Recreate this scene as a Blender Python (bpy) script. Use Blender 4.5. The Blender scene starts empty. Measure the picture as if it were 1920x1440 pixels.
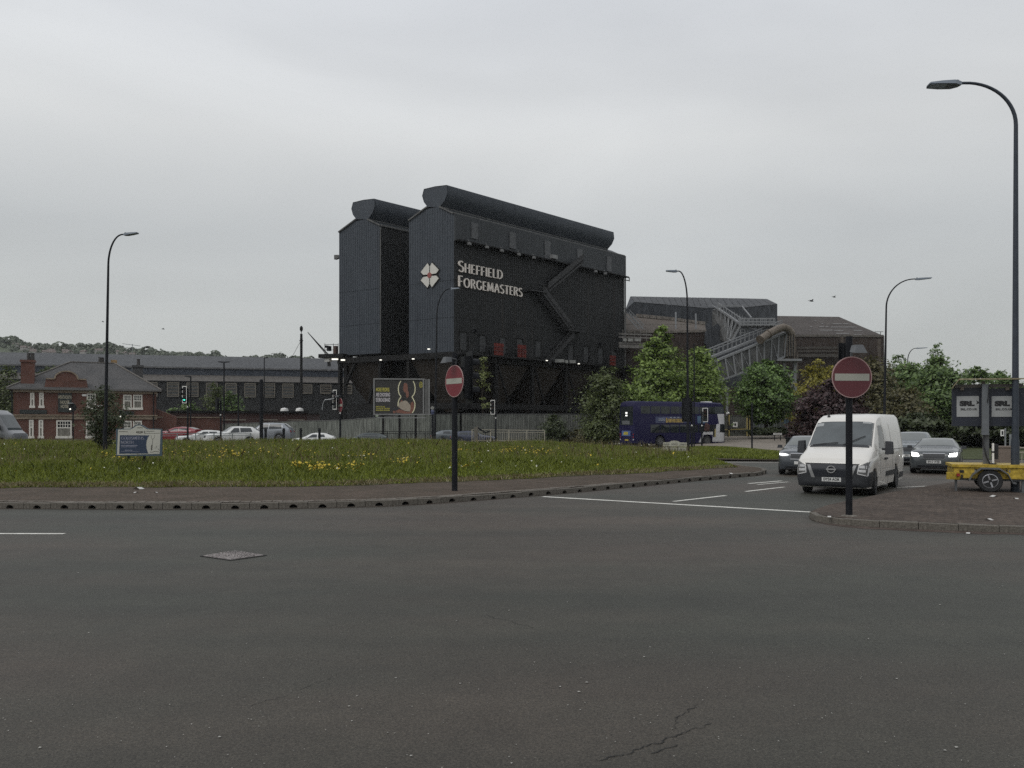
import bpy, bmesh, math, random
import numpy as np
from mathutils import Vector, Matrix
from mathutils.bvhtree import BVHTree

random.seed(7)
RNG = np.random.default_rng(11)
SC = bpy.context.scene
COL = SC.collection
R = math.radians

# ------------------------------------------------------------ camera
F, HOR, CAMH = 1500.0, 797.0, 2.0           # focal length and horizon measured on the 1920 px photograph
cam_d = bpy.data.cameras.new('camera'); cam = bpy.data.objects.new('camera', cam_d); COL.objects.link(cam)
cam.location = (0, 0, CAMH); cam.rotation_euler = (R(90), 0, 0)
cam_d.sensor_width = 36; cam_d.lens = 36 * F / 1920; cam_d.shift_y = (HOR - 720) / 1920
cam_d.clip_start = .1; cam_d.clip_end = 9000
SC.camera = cam

# ------------------------------------------------------------ sky and light
SUN_DIR = Vector((-.62, -.50, .95)).normalized()
wd = bpy.data.worlds.new('World'); SC.world = wd; wd.use_nodes = True
nt = wd.node_tree; nt.nodes.clear()
def WN(t, **k):
    n = nt.nodes.new(t)
    for a, b in k.items(): setattr(n, a, b)
    return n
sky = WN('ShaderNodeTexSky', sky_type='NISHITA', sun_disc=False)
sky.sun_elevation = math.asin(SUN_DIR.z); sky.sun_rotation = math.atan2(SUN_DIR.x, SUN_DIR.y)
tc = WN('ShaderNodeTexCoord'); mp = WN('ShaderNodeMapping'); mp.inputs['Scale'].default_value = (1.0, 1.0, 2.9)
nt.links.new(tc.outputs['Generated'], mp.inputs['Vector'])
mp.inputs['Location'].default_value = (.35, .1, .62)
nz = WN('ShaderNodeTexNoise'); nz.inputs['Scale'].default_value = 1.7; nz.inputs['Detail'].default_value = 6; nz.inputs['Roughness'].default_value = .48; nz.inputs['Distortion'].default_value = .5
nt.links.new(mp.outputs['Vector'], nz.inputs['Vector'])
cr = WN('ShaderNodeValToRGB'); e = cr.color_ramp.elements
e[0].position = .28; e[0].color = (.56, .575, .592, 1); e[1].position = .72; e[1].color = (.69, .706, .722, 1)
nt.links.new(nz.outputs['Fac'], cr.inputs['Fac'])
# warmer, paler band low over the horizon, all the way round
sx = WN('ShaderNodeSeparateXYZ'); nt.links.new(tc.outputs['Generated'], sx.inputs['Vector'])
hr = WN('ShaderNodeValToRGB'); h = hr.color_ramp.elements
h[0].position = 0; h[0].color = (.83, .83, .78, 1); h[1].position = 1; h[1].color = (1.38, 1.40, 1.44, 1)
for p_, c_ in ((.12, (.86, .865, .83, 1)), (.22, (.885, .895, .88, 1)), (.33, (1.11, 1.105, 1.08, 1)), (.47, (1.09, 1.10, 1.12, 1))): hr.color_ramp.elements.new(p_).color = c_
nt.links.new(sx.outputs['Z'], hr.inputs['Fac'])
mu = WN('ShaderNodeMixRGB', blend_type='MULTIPLY'); mu.inputs['Fac'].default_value = 1
nt.links.new(cr.outputs['Color'], mu.inputs['Color1']); nt.links.new(hr.outputs['Color'], mu.inputs['Color2'])
bg1 = WN('ShaderNodeBackground'); bg1.inputs['Strength'].default_value = 1.05
bg2 = WN('ShaderNodeBackground'); bg2.inputs['Strength'].default_value = .06
nt.links.new(mu.outputs['Color'], bg1.inputs['Color']); nt.links.new(sky.outputs['Color'], bg2.inputs['Color'])
mxs = WN('ShaderNodeMixShader'); mxs.inputs['Fac'].default_value = .07
nt.links.new(bg1.outputs[0], mxs.inputs[1]); nt.links.new(bg2.outputs[0], mxs.inputs[2])
wo = WN('ShaderNodeOutputWorld'); nt.links.new(mxs.outputs[0], wo.inputs['Surface'])
sl = bpy.data.lights.new('sun', 'SUN'); sl.energy = 1.0; sl.angle = R(35); sl.color = (1, .97, .92)
so = bpy.data.objects.new('sun', sl); COL.objects.link(so)
so.rotation_euler = (-SUN_DIR).to_track_quat('-Z', 'Y').to_euler()
SC.view_settings.view_transform = 'Standard'; SC.view_settings.look = 'None'
SC.view_settings.exposure = 0; SC.view_settings.gamma = 1; SC.view_settings.use_curve_mapping = False
SC.render.engine = 'CYCLES'
SC.cycles.max_bounces = 6; SC.cycles.diffuse_bounces = 3; SC.cycles.glossy_bounces = 3; SC.cycles.transparent_max_bounces = 6
SC.cycles.volume_bounces = 0; SC.cycles.use_denoising = False; SC.cycles.sample_clamp_indirect = 3

# ------------------------------------------------------------ measuring helpers
def at(px, py, Y):                    # photo pixel + depth -> world point
    return Vector(((px - 960) / F * Y, Y, CAMH + (HOR - py) / F * Y))
def gr(px, py, z=0.0):                # photo pixel on a level at height z -> world point
    Y = (CAMH - z) * F / (py - HOR)
    return Vector(((px - 960) / F * Y, Y, z))

# ------------------------------------------------------------ materials
MATS = {}
def lk(t, a, b): t.links.new(a, b)
def mat(name, col, rough=.7, metal=0.0, var=.12, scale=2.0, bump=0.0, bscale=40.0, spec=.5, emit=None, estr=0, coat=0, obj=True):
    if name in MATS: return MATS[name]
    m = bpy.data.materials.new(name); m.use_nodes = True; t = m.node_tree
    p = t.nodes['Principled BSDF']
    p.inputs['Roughness'].default_value = rough; p.inputs['Metallic'].default_value = metal
    p.inputs['Specular IOR Level'].default_value = spec; p.inputs['Coat Weight'].default_value = coat
    p.inputs['Coat Roughness'].default_value = .08
    tcn = t.nodes.new('ShaderNodeTexCoord')
    n = t.nodes.new('ShaderNodeTexNoise'); n.inputs['Scale'].default_value = scale; n.inputs['Detail'].default_value = 6; n.inputs['Roughness'].default_value = .65
    lk(t, tcn.outputs['Object'], n.inputs['Vector'])
    rp = t.nodes.new('ShaderNodeValToRGB'); el = rp.color_ramp.elements
    el[0].position = .3; el[1].position = .7
    el[0].color = tuple(c * (1 - var) for c in col) + (1,); el[1].color = tuple(min(1, c * (1 + var)) for c in col) + (1,)
    lk(t, n.outputs['Fac'], rp.inputs['Fac']); lk(t, rp.outputs['Color'], p.inputs['Base Color'])
    if bump:
        b = t.nodes.new('ShaderNodeTexNoise'); b.inputs['Scale'].default_value = bscale; b.inputs['Detail'].default_value = 4
        lk(t, tcn.outputs['Object'], b.inputs['Vector'])
        bn = t.nodes.new('ShaderNodeBump'); bn.inputs['Strength'].default_value = bump; bn.inputs['Distance'].default_value = .02
        lk(t, b.outputs['Fac'], bn.inputs['Height']); lk(t, bn.outputs['Normal'], p.inputs['Normal'])
    if emit:
        p.inputs['Emission Color'].default_value = emit + (1,); p.inputs['Emission Strength'].default_value = estr
    MATS[name] = m; return m

def leaf_mat(name, dark, light, trans=.35, hue=None):
    m = bpy.data.materials.new(name); m.use_nodes = True; t = m.node_tree; t.nodes.clear()
    out = t.nodes.new('ShaderNodeOutputMaterial')
    g = t.nodes.new('ShaderNodeNewGeometry')
    tcn = t.nodes.new('ShaderNodeTexCoord'); nzz = t.nodes.new('ShaderNodeTexNoise'); nzz.inputs['Scale'].default_value = .7; nzz.inputs['Detail'].default_value = 3
    lk(t, tcn.outputs['Object'], nzz.inputs['Vector'])
    ad = t.nodes.new('ShaderNodeMath'); ad.operation = 'ADD'
    ml = t.nodes.new('ShaderNodeMath'); ml.operation = 'MULTIPLY'; ml.inputs[1].default_value = .55
    lk(t, g.outputs['Random Per Island'], ml.inputs[0]); lk(t, ml.outputs[0], ad.inputs[0])
    ml2 = t.nodes.new('ShaderNodeMath'); ml2.operation = 'MULTIPLY'; ml2.inputs[1].default_value = .45
    lk(t, nzz.outputs['Fac'], ml2.inputs[0]); lk(t, ml2.outputs[0], ad.inputs[1])
    rp = t.nodes.new('ShaderNodeValToRGB'); el = rp.color_ramp.elements
    el[0].position = .15; el[0].color = dark + (1,); el[1].position = .85; el[1].color = light + (1,)
    lk(t, ad.outputs[0], rp.inputs['Fac'])
    d = t.nodes.new('ShaderNodeBsdfDiffuse'); tr = t.nodes.new('ShaderNodeBsdfTranslucent')
    gl = t.nodes.new('ShaderNodeBsdfGlossy'); gl.inputs['Roughness'].default_value = .45
    gl.inputs['Color'].default_value = (.8, .8, .8, 1)
    lk(t, rp.outputs['Color'], d.inputs['Color']); lk(t, rp.outputs['Color'], tr.inputs['Color'])
    mx = t.nodes.new('ShaderNodeMixShader'); mx.inputs['Fac'].default_value = trans
    lk(t, d.outputs[0], mx.inputs[1]); lk(t, tr.outputs[0], mx.inputs[2])
    mx2 = t.nodes.new('ShaderNodeMixShader'); mx2.inputs['Fac'].default_value = .035
    lk(t, mx.outputs[0], mx2.inputs[1]); lk(t, gl.outputs[0], mx2.inputs[2])
    lk(t, mx2.outputs[0], out.inputs['Surface'])
    return m

def asphalt_mat():
    m = bpy.data.materials.new('worn_asphalt'); m.use_nodes = True; t = m.node_tree; p = t.nodes['Principled BSDF']
    g = t.nodes.new('ShaderNodeTexCoord')
    def noise(sc, det, rough=.6, mscale=None, rot=0):
        n = t.nodes.new('ShaderNodeTexNoise'); n.inputs['Scale'].default_value = sc; n.inputs['Detail'].default_value = det; n.inputs['Roughness'].default_value = rough
        if mscale:
            mm = t.nodes.new('ShaderNodeMapping'); mm.inputs['Scale'].default_value = mscale; mm.inputs['Rotation'].default_value = (0, 0, rot)
            lk(t, g.outputs['Object'], mm.inputs['Vector']); lk(t, mm.outputs['Vector'], n.inputs['Vector'])
        else: lk(t, g.outputs['Object'], n.inputs['Vector'])
        return n
    def ramp(n, a, b, p0=.3, p1=.7):
        r_ = t.nodes.new('ShaderNodeValToRGB'); e_ = r_.color_ramp.elements
        e_[0].position = p0; e_[0].color = a if len(a) == 4 else a + (1,); e_[1].position = p1; e_[1].color = b if len(b) == 4 else b + (1,)
        lk(t, n, r_.inputs['Fac']); return r_.outputs['Color']
    def mult(a, b, f=1):
        x = t.nodes.new('ShaderNodeMixRGB'); x.blend_type = 'MULTIPLY'; x.inputs['Fac'].default_value = f
        lk(t, a, x.inputs['Color1']); lk(t, b, x.inputs['Color2']); return x.outputs['Color']
    base = ramp(noise(.16, 4, .55, (.55, 1.3, 1), R(-24)).outputs['Fac'], (.040, .0405, .0325), (.0570, .0468, .0378), .40, .62)
    c = mult(base, ramp(noise(1.6, 5, .7).outputs['Fac'], (.86, .86, .86), (1.12, 1.12, 1.12)))
    c = mult(c, ramp(noise(.5, 4, .6, (.16, 1.0, 1), R(12)).outputs['Fac'], (.80, .80, .81), (1.17, 1.16, 1.14)))
    c = mult(c, ramp(noise(55, 3, .7).outputs['Fac'], (.62, .62, .62), (1.4, 1.4, 1.38), .32, .68))
    c = mult(c, ramp(noise(170, 2, .6).outputs['Fac'], (.6, .6, .6), (1.4, 1.4, 1.4), .3, .7))
    for sc_, lo_, hi_ in ((95, .72, 1.3),):
        va = t.nodes.new('ShaderNodeTexVoronoi'); va.inputs['Scale'].default_value = sc_; lk(t, g.outputs['Object'], va.inputs['Vector'])
        sp_ = t.nodes.new('ShaderNodeSeparateColor'); lk(t, va.outputs['Color'], sp_.inputs['Color'])
        c = mult(c, ramp(sp_.outputs['Red'], (lo_,) * 3, (hi_,) * 3, .05, .95))
    v = t.nodes.new('ShaderNodeTexVoronoi'); v.inputs['Scale'].default_value = 26; lk(t, g.outputs['Object'], v.inputs['Vector'])
    c = mult(c, ramp(v.outputs['Distance'], (1.55, 1.5, 1.45), (1, 1, 1), .05, .11))
    v2 = t.nodes.new('ShaderNodeTexVoronoi'); v2.inputs['Scale'].default_value = 11; lk(t, g.outputs['Object'], v2.inputs['Vector'])
    c = mult(c, ramp(v2.outputs['Distance'], (.5, .5, .5), (1, 1, 1), .05, .13))
    lk(t, c, p.inputs['Base Color'])
    p.inputs['Roughness'].default_value = .66; p.inputs['Specular IOR Level'].default_value = .34
    b = t.nodes.new('ShaderNodeBump'); b.inputs['Strength'].default_value = .55; b.inputs['Distance'].default_value = .012
    lk(t, noise(85, 4, .7).outputs['Fac'], b.inputs['Height'])
    b2 = t.nodes.new('ShaderNodeBump'); b2.inputs['Strength'].default_value = .35; b2.inputs['Distance'].default_value = .05
    lk(t, noise(9, 4, .6, (.5, 1.6, 1)).outputs['Fac'], b2.inputs['Height']); lk(t, b.outputs['Normal'], b2.inputs['Normal'])
    lk(t, b2.outputs['Normal'], p.inputs['Normal'])
    return m

def two_tone(name, c1, c2, sc=1.0, fine=30, rough=.9, bump=.4, bscale=60, mscale=(1, 1, 1), famp=.38, streak=None, pavers=None):
    m = bpy.data.materials.new(name); m.use_nodes = True; t = m.node_tree; p = t.nodes['Principled BSDF']
    g = t.nodes.new('ShaderNodeTexCoord'); mm = t.nodes.new('ShaderNodeMapping'); mm.inputs['Scale'].default_value = mscale
    lk(t, g.outputs['Object'], mm.inputs['Vector'])
    n = t.nodes.new('ShaderNodeTexNoise'); n.inputs['Scale'].default_value = sc; n.inputs['Detail'].default_value = 7; n.inputs['Roughness'].default_value = .65
    lk(t, mm.outputs['Vector'], n.inputs['Vector'])
    r_ = t.nodes.new('ShaderNodeValToRGB'); r_.color_ramp.elements[0].position = .35; r_.color_ramp.elements[1].position = .65
    r_.color_ramp.elements[0].color = c1 + (1,); r_.color_ramp.elements[1].color = c2 + (1,)
    lk(t, n.outputs['Fac'], r_.inputs['Fac'])
    f = t.nodes.new('ShaderNodeTexNoise'); f.inputs['Scale'].default_value = fine; f.inputs['Detail'].default_value = 4
    lk(t, mm.outputs['Vector'], f.inputs['Vector'])
    r2 = t.nodes.new('ShaderNodeValToRGB'); r2.color_ramp.elements[0].position = .3; r2.color_ramp.elements[1].position = .7
    r2.color_ramp.elements[0].color = (1 - famp,) * 3 + (1,); r2.color_ramp.elements[1].color = (1 + famp * .92,) * 3 + (1,)
    lk(t, f.outputs['Fac'], r2.inputs['Fac'])
    x = t.nodes.new('ShaderNodeMixRGB'); x.blend_type = 'MULTIPLY'; x.inputs['Fac'].default_value = 1
    lk(t, r_.outputs['Color'], x.inputs['Color1']); lk(t, r2.outputs['Color'], x.inputs['Color2']); last = x.outputs['Color']
    def over(fac_out, p0, c0, p1, c1):
        rr = t.nodes.new('ShaderNodeValToRGB'); rr.color_ramp.elements[0].position = p0; rr.color_ramp.elements[1].position = p1; rr.color_ramp.elements[0].color = c0 + (1,); rr.color_ramp.elements[1].color = c1 + (1,)
        lk(t, fac_out, rr.inputs['Fac']); y = t.nodes.new('ShaderNodeMixRGB'); y.blend_type = 'MULTIPLY'; y.inputs['Fac'].default_value = 1; lk(t, last, y.inputs['Color1']); lk(t, rr.outputs['Color'], y.inputs['Color2']); return y.outputs['Color']
    if streak:
        ms = t.nodes.new('ShaderNodeMapping'); ms.inputs['Scale'].default_value = (1.3, 1.3, .035); lk(t, g.outputs['Object'], ms.inputs['Vector'])
        ns = t.nodes.new('ShaderNodeTexNoise'); ns.inputs['Scale'].default_value = 1.4; ns.inputs['Detail'].default_value = 5; lk(t, ms.outputs['Vector'], ns.inputs['Vector'])
        last = over(ns.outputs['Fac'], .56, (1, 1, 1), .72, streak)
    if pavers:
        bt = t.nodes.new('ShaderNodeTexBrick'); bt.inputs['Scale'].default_value = 1; bt.inputs['Brick Width'].default_value = .21; bt.inputs['Row Height'].default_value = .105; bt.inputs['Mortar Size'].default_value = .010
        bt.inputs['Color1'].default_value = (.82, .82, .82, 1); bt.inputs['Color2'].default_value = (1.18, 1.16, 1.14, 1); bt.inputs['Mortar'].default_value = (.55, .55, .52, 1)
        mr = t.nodes.new('ShaderNodeMapping'); mr.inputs['Rotation'].default_value = (0, 0, pavers); lk(t, g.outputs['Object'], mr.inputs['Vector']); lk(t, mr.outputs['Vector'], bt.inputs['Vector'])
        y = t.nodes.new('ShaderNodeMixRGB'); y.blend_type = 'MULTIPLY'; y.inputs['Fac'].default_value = .8; lk(t, last, y.inputs['Color1']); lk(t, bt.outputs['Color'], y.inputs['Color2']); last = y.outputs['Color']
    lk(t, last, p.inputs['Base Color'])
    p.inputs['Roughness'].default_value = rough; p.inputs['Specular IOR Level'].default_value = .25
    b = t.nodes.new('ShaderNodeBump'); b.inputs['Strength'].default_value = bump; b.inputs['Distance'].default_value = .02
    fb = t.nodes.new('ShaderNodeTexNoise'); fb.inputs['Scale'].default_value = bscale; lk(t, g.outputs['Object'], fb.inputs['Vector'])
    lk(t, fb.outputs['Fac'], b.inputs['Height']); lk(t, b.outputs['Normal'], p.inputs['Normal'])
    return m

def brick_mat(name, c1, c2, mortar, sc=1.0):
    m = bpy.data.materials.new(name); m.use_nodes = True; t = m.node_tree; p = t.nodes['Principled BSDF']
    g = t.nodes.new('ShaderNodeTexCoord'); mm = t.nodes.new('ShaderNodeMapping'); mm.inputs['Rotation'].default_value = (R(-90), 0, 0)
    lk(t, g.outputs['Object'], mm.inputs['Vector'])
    b = t.nodes.new('ShaderNodeTexBrick'); b.inputs['Scale'].default_value = sc; b.inputs['Color1'].default_value = c1 + (1,); b.inputs['Color2'].default_value = c2 + (1,)
    b.inputs['Mortar'].default_value = mortar + (1,); b.inputs['Brick Width'].default_value = .225; b.inputs['Row Height'].default_value = .075; b.inputs['Mortar Size'].default_value = .006
    lk(t, mm.outputs['Vector'], b.inputs['Vector'])
    n = t.nodes.new('ShaderNodeTexNoise'); n.inputs['Scale'].default_value = .8; n.inputs['Detail'].default_value = 6; lk(t, g.outputs['Object'], n.inputs['Vector'])
    r2 = t.nodes.new('ShaderNodeValToRGB'); r2.color_ramp.elements[0].position = .3; r2.color_ramp.elements[1].position = .7
    r2.color_ramp.elements[0].color = (.75, .75, .75, 1); r2.color_ramp.elements[1].color = (1.15, 1.15, 1.15, 1); lk(t, n.outputs['Fac'], r2.inputs['Fac'])
    x = t.nodes.new('ShaderNodeMixRGB'); x.blend_type = 'MULTIPLY'; x.inputs['Fac'].default_value = 1
    lk(t, b.outputs['Color'], x.inputs['Color1']); lk(t, r2.outputs['Color'], x.inputs['Color2']); lk(t, x.outputs['Color'], p.inputs['Base Color'])
    p.inputs['Roughness'].default_value = .9
    return m

ASPH = asphalt_mat()
PAVE = two_tone('worn_red_brown_paving', (.056, .043, .030), (.086, .064, .049), .9, 14, .9, .6, 25, pavers=.35)
PAVEC = two_tone('pale_paving', (.17, .15, .125), (.23, .20, .17), .5, 8, .9, .3, 20)
EARTH = two_tone('earth_under_grass', (.035, .042, .014), (.065, .062, .026), .6, 12, 1, .5, 30)
FARG = two_tone('far_ground', (.06, .06, .05), (.09, .085, .07), .1, 2, 1, .2, 5)
KERB = two_tone('kerb_concrete', (.105, .095, .08), (.17, .155, .135), 1.4, 25, .9, .4, 50)
HOLE = mat('drain_dark', (.006, .006, .006), .9, var=.1)
WPAINT = two_tone('road_paint', (.50, .49, .44), (.70, .69, .64), 6, 40, .7, .3, 80)
BLACK = mat('black_paint', (.010, .011, .013), .55, var=.25, scale=6, spec=.2)
POLE = mat('dark_pole_paint', (.011, .012, .015), .6, var=.2, scale=5, spec=.18)
GALV = mat('galvanised_steel', (.26, .27, .28), .45, .5, var=.2, scale=7)
RUBBER = mat('tyre_rubber', (.016, .016, .017), .85, var=.2, scale=20)
RIM = mat('alloy_rim', (.38, .38, .40), .35, .6, var=.1)
DRIM = mat('dark_rim', (.07, .07, .075), .45, .5, var=.1)
GLASSD = mat('dark_glass', (.020, .024, .026), .04, var=.15, spec=.6)
SCREEN = mat('windscreen_glass', (.060, .070, .073), .05, var=.35, scale=1.2, spec=.75); SCREENL = mat('painted_reflection_windscreen', (.125, .135, .13), .06, var=.2, scale=1.2, spec=.75)  # the paler second glass has a sky reflection painted into its base colour
WHITE = mat('white_paint', (.74, .73, .70), .4, var=.04)
CHROME = mat('chrome', (.55, .55, .56), .22, .9, var=.05)
LAMPW = mat('lamp_lens', (.50, .50, .50), .15, var=.1)
BEAM = mat('lit_headlamp', (.9, .9, .9), .2, emit=(1, 1, .97), estr=9.0)
DRL = mat('lit_daytime_lamp', (.9, .9, .9), .2, emit=(.95, 1, 1), estr=2.6)
PLASTIC = mat('black_plastic', (.020, .022, .026), .55, var=.15)
SIGNRED = mat('sign_red', (.160, .016, .024), .45, var=.07); SIGNRED2 = mat('flare_dulled_sign_red', (.105, .022, .028), .45, var=.07)  # second red is dulled to paint in lens flare over the right sign
SIGNWHITE = mat('sign_white', (.35, .35, .30), .5, var=.06)
PLATEW = mat('plate_white', (.62, .62, .60), .4, var=.04)
INK = mat('ink_black', (.012, .012, .014), .6, var=.05)

# ------------------------------------------------------------ mesh helpers
class MB:
    def __init__(s): s.v = []; s.f = []; s.m = []; s.cur = 0
    def add(s, vs, fs, mi=None):
        o = len(s.v); s.v += [tuple(p) for p in vs]
        for f in fs: s.f.append(tuple(i + o for i in f)); s.m.append(s.cur if mi is None else mi)
        return s
    def box(s, c, d, rz=0, mi=None, taper=1.0):
        hx, hy, hz = d[0] / 2, d[1] / 2, d[2] / 2; ca, sa = math.cos(rz), math.sin(rz); P = []
        for z, k in ((-hz, 1), (hz, taper)):
            for x, y in ((-hx, -hy), (hx, -hy), (hx, hy), (-hx, hy)):
                x *= k; y *= k; P.append((c[0] + x * ca - y * sa, c[1] + x * sa + y * ca, c[2] + z))
        return s.add(P, [(3, 2, 1, 0), (4, 5, 6, 7), (0, 1, 5, 4), (1, 2, 6, 5), (2, 3, 7, 6), (3, 0, 4, 7)], mi)
    def hexa(s, P, mi=None):           # 8 corners: bottom 4 then top 4
        return s.add(P, [(3, 2, 1, 0), (4, 5, 6, 7), (0, 1, 5, 4), (1, 2, 6, 5), (2, 3, 7, 6), (3, 0, 4, 7)], mi)
    def beam(s, a, b, w, h=None, up=(0, 0, 1), mi=None):
        a, b = Vector(a), Vector(b); d = (b - a)
        if d.length < 1e-6: return s
        d.normalize(); u = Vector(up); sd = d.cross(u)
        if sd.length < 1e-4: sd = d.cross(Vector((0, 1, 0)))
        sd.normalize(); u = sd.cross(d).normalized(); h = w if h is None else h
        P = []
        for q in (a, b):
            for x, y in ((-1, -1), (1, -1), (1, 1), (-1, 1)): P.append(q + sd * (x * w / 2) + u * (y * h / 2))
        return s.add(P, [(3, 2, 1, 0), (4, 5, 6, 7), (0, 1, 5, 4), (1, 2, 6, 5), (2, 3, 7, 6), (3, 0, 4, 7)], mi)
    def tube(s, path, rad, n=10, cap=True, mi=None):
        path = [Vector(p) for p in path]; k = len(path)
        rad = [rad] * k if isinstance(rad, (int, float)) else rad; P = []; Fs = []; ref = None
        for i, p in enumerate(path):
            t_ = (path[min(i + 1, k - 1)] - path[max(i - 1, 0)]).normalized()
            if ref is None:
                ref = t_.cross(Vector((0, 0, 1)))
                if ref.length < 1e-3: ref = t_.cross(Vector((0, 1, 0)))
            ref = (ref - t_ * ref.dot(t_)).normalized(); b = t_.cross(ref)
            for j in range(n):
                a = 2 * math.pi * j / n; P.append(p + ref * (math.cos(a) * rad[i]) + b * (math.sin(a) * rad[i]))
        for i in range(k - 1):
            for j in range(n):
                j2 = (j + 1) % n; Fs.append((i * n + j, i * n + j2, (i + 1) * n + j2, (i + 1) * n + j))
        if cap: Fs.append(tuple(range(n))[::-1]); Fs.append(tuple((k - 1) * n + j for j in range(n)))
        return s.add(P, Fs, mi)
    def lathe(s, prof, o=(0, 0, 0), axis='z', n=20, mi=None, caps=True):      # prof: (r, h)
        P = []; Fs = []
        for r_, h_ in prof:
            for j in range(n):
                a = 2 * math.pi * j / n; c_, s_ = math.cos(a) * r_, math.sin(a) * r_
                q = (c_, s_, h_) if axis == 'z' else ((c_, h_, -s_) if axis == 'y' else (h_, c_, s_))
                P.append((q[0] + o[0], q[1] + o[1], q[2] + o[2]))
        for i in range(len(prof) - 1):
            for j in range(n):
                j2 = (j + 1) % n; Fs.append((i * n + j, i * n + j2, (i + 1) * n + j2, (i + 1) * n + j))
        if caps: Fs.append(tuple(range(n))[::-1]); Fs.append(tuple((len(prof) - 1) * n + j for j in range(n)))
        return s.add(P, Fs, mi)
    def prism(s, poly, ex, mi=None):   # planar polygon of 3D points pushed along vector ex
        n = len(poly); ex = Vector(ex); A = [Vector(p) for p in poly]; B = [p + ex for p in A]
        return s.add(A + B, [tuple(range(n))[::-1], tuple(range(n, 2 * n))] + [(i, (i + 1) % n, n + (i + 1) % n, n + i) for i in range(n)], mi)
    def poly(s, pts, mi=None): return s.add(pts, [tuple(range(len(pts)))], mi)
    def build(s, name, mats, parent=None, smooth=False, loc=None):
        me = bpy.data.meshes.new(name); me.from_pydata(s.v, [], s.f); me.update()
        mats = mats if isinstance(mats, (list, tuple)) else [mats]
        for m in mats: me.materials.append(m)
        if len(mats) > 1: me.polygons.foreach_set('material_index', s.m)
        bm = bmesh.new(); bm.from_mesh(me); bmesh.ops.recalc_face_normals(bm, faces=bm.faces); bm.to_mesh(me); bm.free()
        if smooth:
            me.polygons.foreach_set('use_smooth', [True] * len(me.polygons))
            try: me.set_sharp_from_angle(angle=R(smooth if smooth is not True else 40))
            except Exception: pass
        return link(name, me, parent, loc)

def link(name, me, parent=None, loc=None):
    o = bpy.data.objects.new(name, me); COL.objects.link(o)
    if parent is not None: o.parent = parent
    if loc is not None: o.location = loc
    return o
def np_mesh(name, V, Fc, mats, parent=None, smooth=False, mi=None):
    V = np.asarray(V, dtype=np.float32); Fc = np.asarray(Fc, dtype=np.int32); k = Fc.shape[1]
    me = bpy.data.meshes.new(name); me.vertices.add(len(V)); me.vertices.foreach_set('co', V.ravel())
    me.loops.add(Fc.size); me.loops.foreach_set('vertex_index', Fc.ravel())
    me.polygons.add(len(Fc)); me.polygons.foreach_set('loop_start', np.arange(len(Fc), dtype=np.int32) * k)
    me.polygons.foreach_set('loop_total', np.full(len(Fc), k, dtype=np.int32))
    for m in (mats if isinstance(mats, (list, tuple)) else [mats]): me.materials.append(m)
    if mi is not None: me.polygons.foreach_set('material_index', np.asarray(mi, dtype=np.int32))
    if smooth: me.polygons.foreach_set('use_smooth', np.ones(len(Fc), dtype=bool))
    me.update(calc_edges=True); me.validate()
    return link(name, me, parent)
def tag(o, label=None, cat=None, group=None, kind=None):
    if label: o['label'] = label
    if cat: o['category'] = cat
    if group: o['group'] = group
    if kind: o['kind'] = kind
    return o
def thing(name, label, cat, loc=(0, 0, 0), rz=0, group=None):
    o = bpy.data.objects.new(name, None); COL.objects.link(o); o.empty_display_size = .3
    o.location = loc; o.rotation_euler = (0, 0, rz)
    return tag(o, label, cat, group)
def kids(o): return [c for c in o.children]
def copy_tree(o, parent=None, loc=None, rz=None, label=None):
    c = o.copy(); COL.objects.link(c)
    if parent is not None: c.parent = parent
    if loc is not None: c.location = loc
    if rz is not None: c.rotation_euler = (0, 0, rz)
    if label: c['label'] = label
    for ch in kids(o): copy_tree(ch, c)
    return c

def text(name, body, size, m, parent, M, ex=.004, off=0.0, spacing=1.0, align='CENTER', sx=1.0):
    cu = bpy.data.curves.new(name, 'FONT'); cu.body = body; cu.size = size; cu.extrude = ex; cu.offset = off
    cu.align_x = align; cu.align_y = 'CENTER'; cu.resolution_u = 3; cu.space_character = spacing
    tmp = bpy.data.objects.new(name, cu); me = bpy.data.meshes.new_from_object(tmp); bpy.data.objects.remove(tmp); bpy.data.curves.remove(cu)
    me.name = name; me.transform(M @ Matrix.Diagonal((sx, 1, 1, 1))); me.materials.append(m)
    return link(name, me, parent)
def face_matrix(o, xdir, zdir=(0, 0, 1)):        # local x -> xdir, local y -> zdir, local z -> outwards
    x = Vector(xdir).normalized(); y = Vector(zdir).normalized(); z = x.cross(y)
    return Matrix(((x.x, y.x, z.x, o[0]), (x.y, y.y, z.y, o[1]), (x.z, y.z, z.z, o[2]), (0, 0, 0, 1)))

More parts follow.
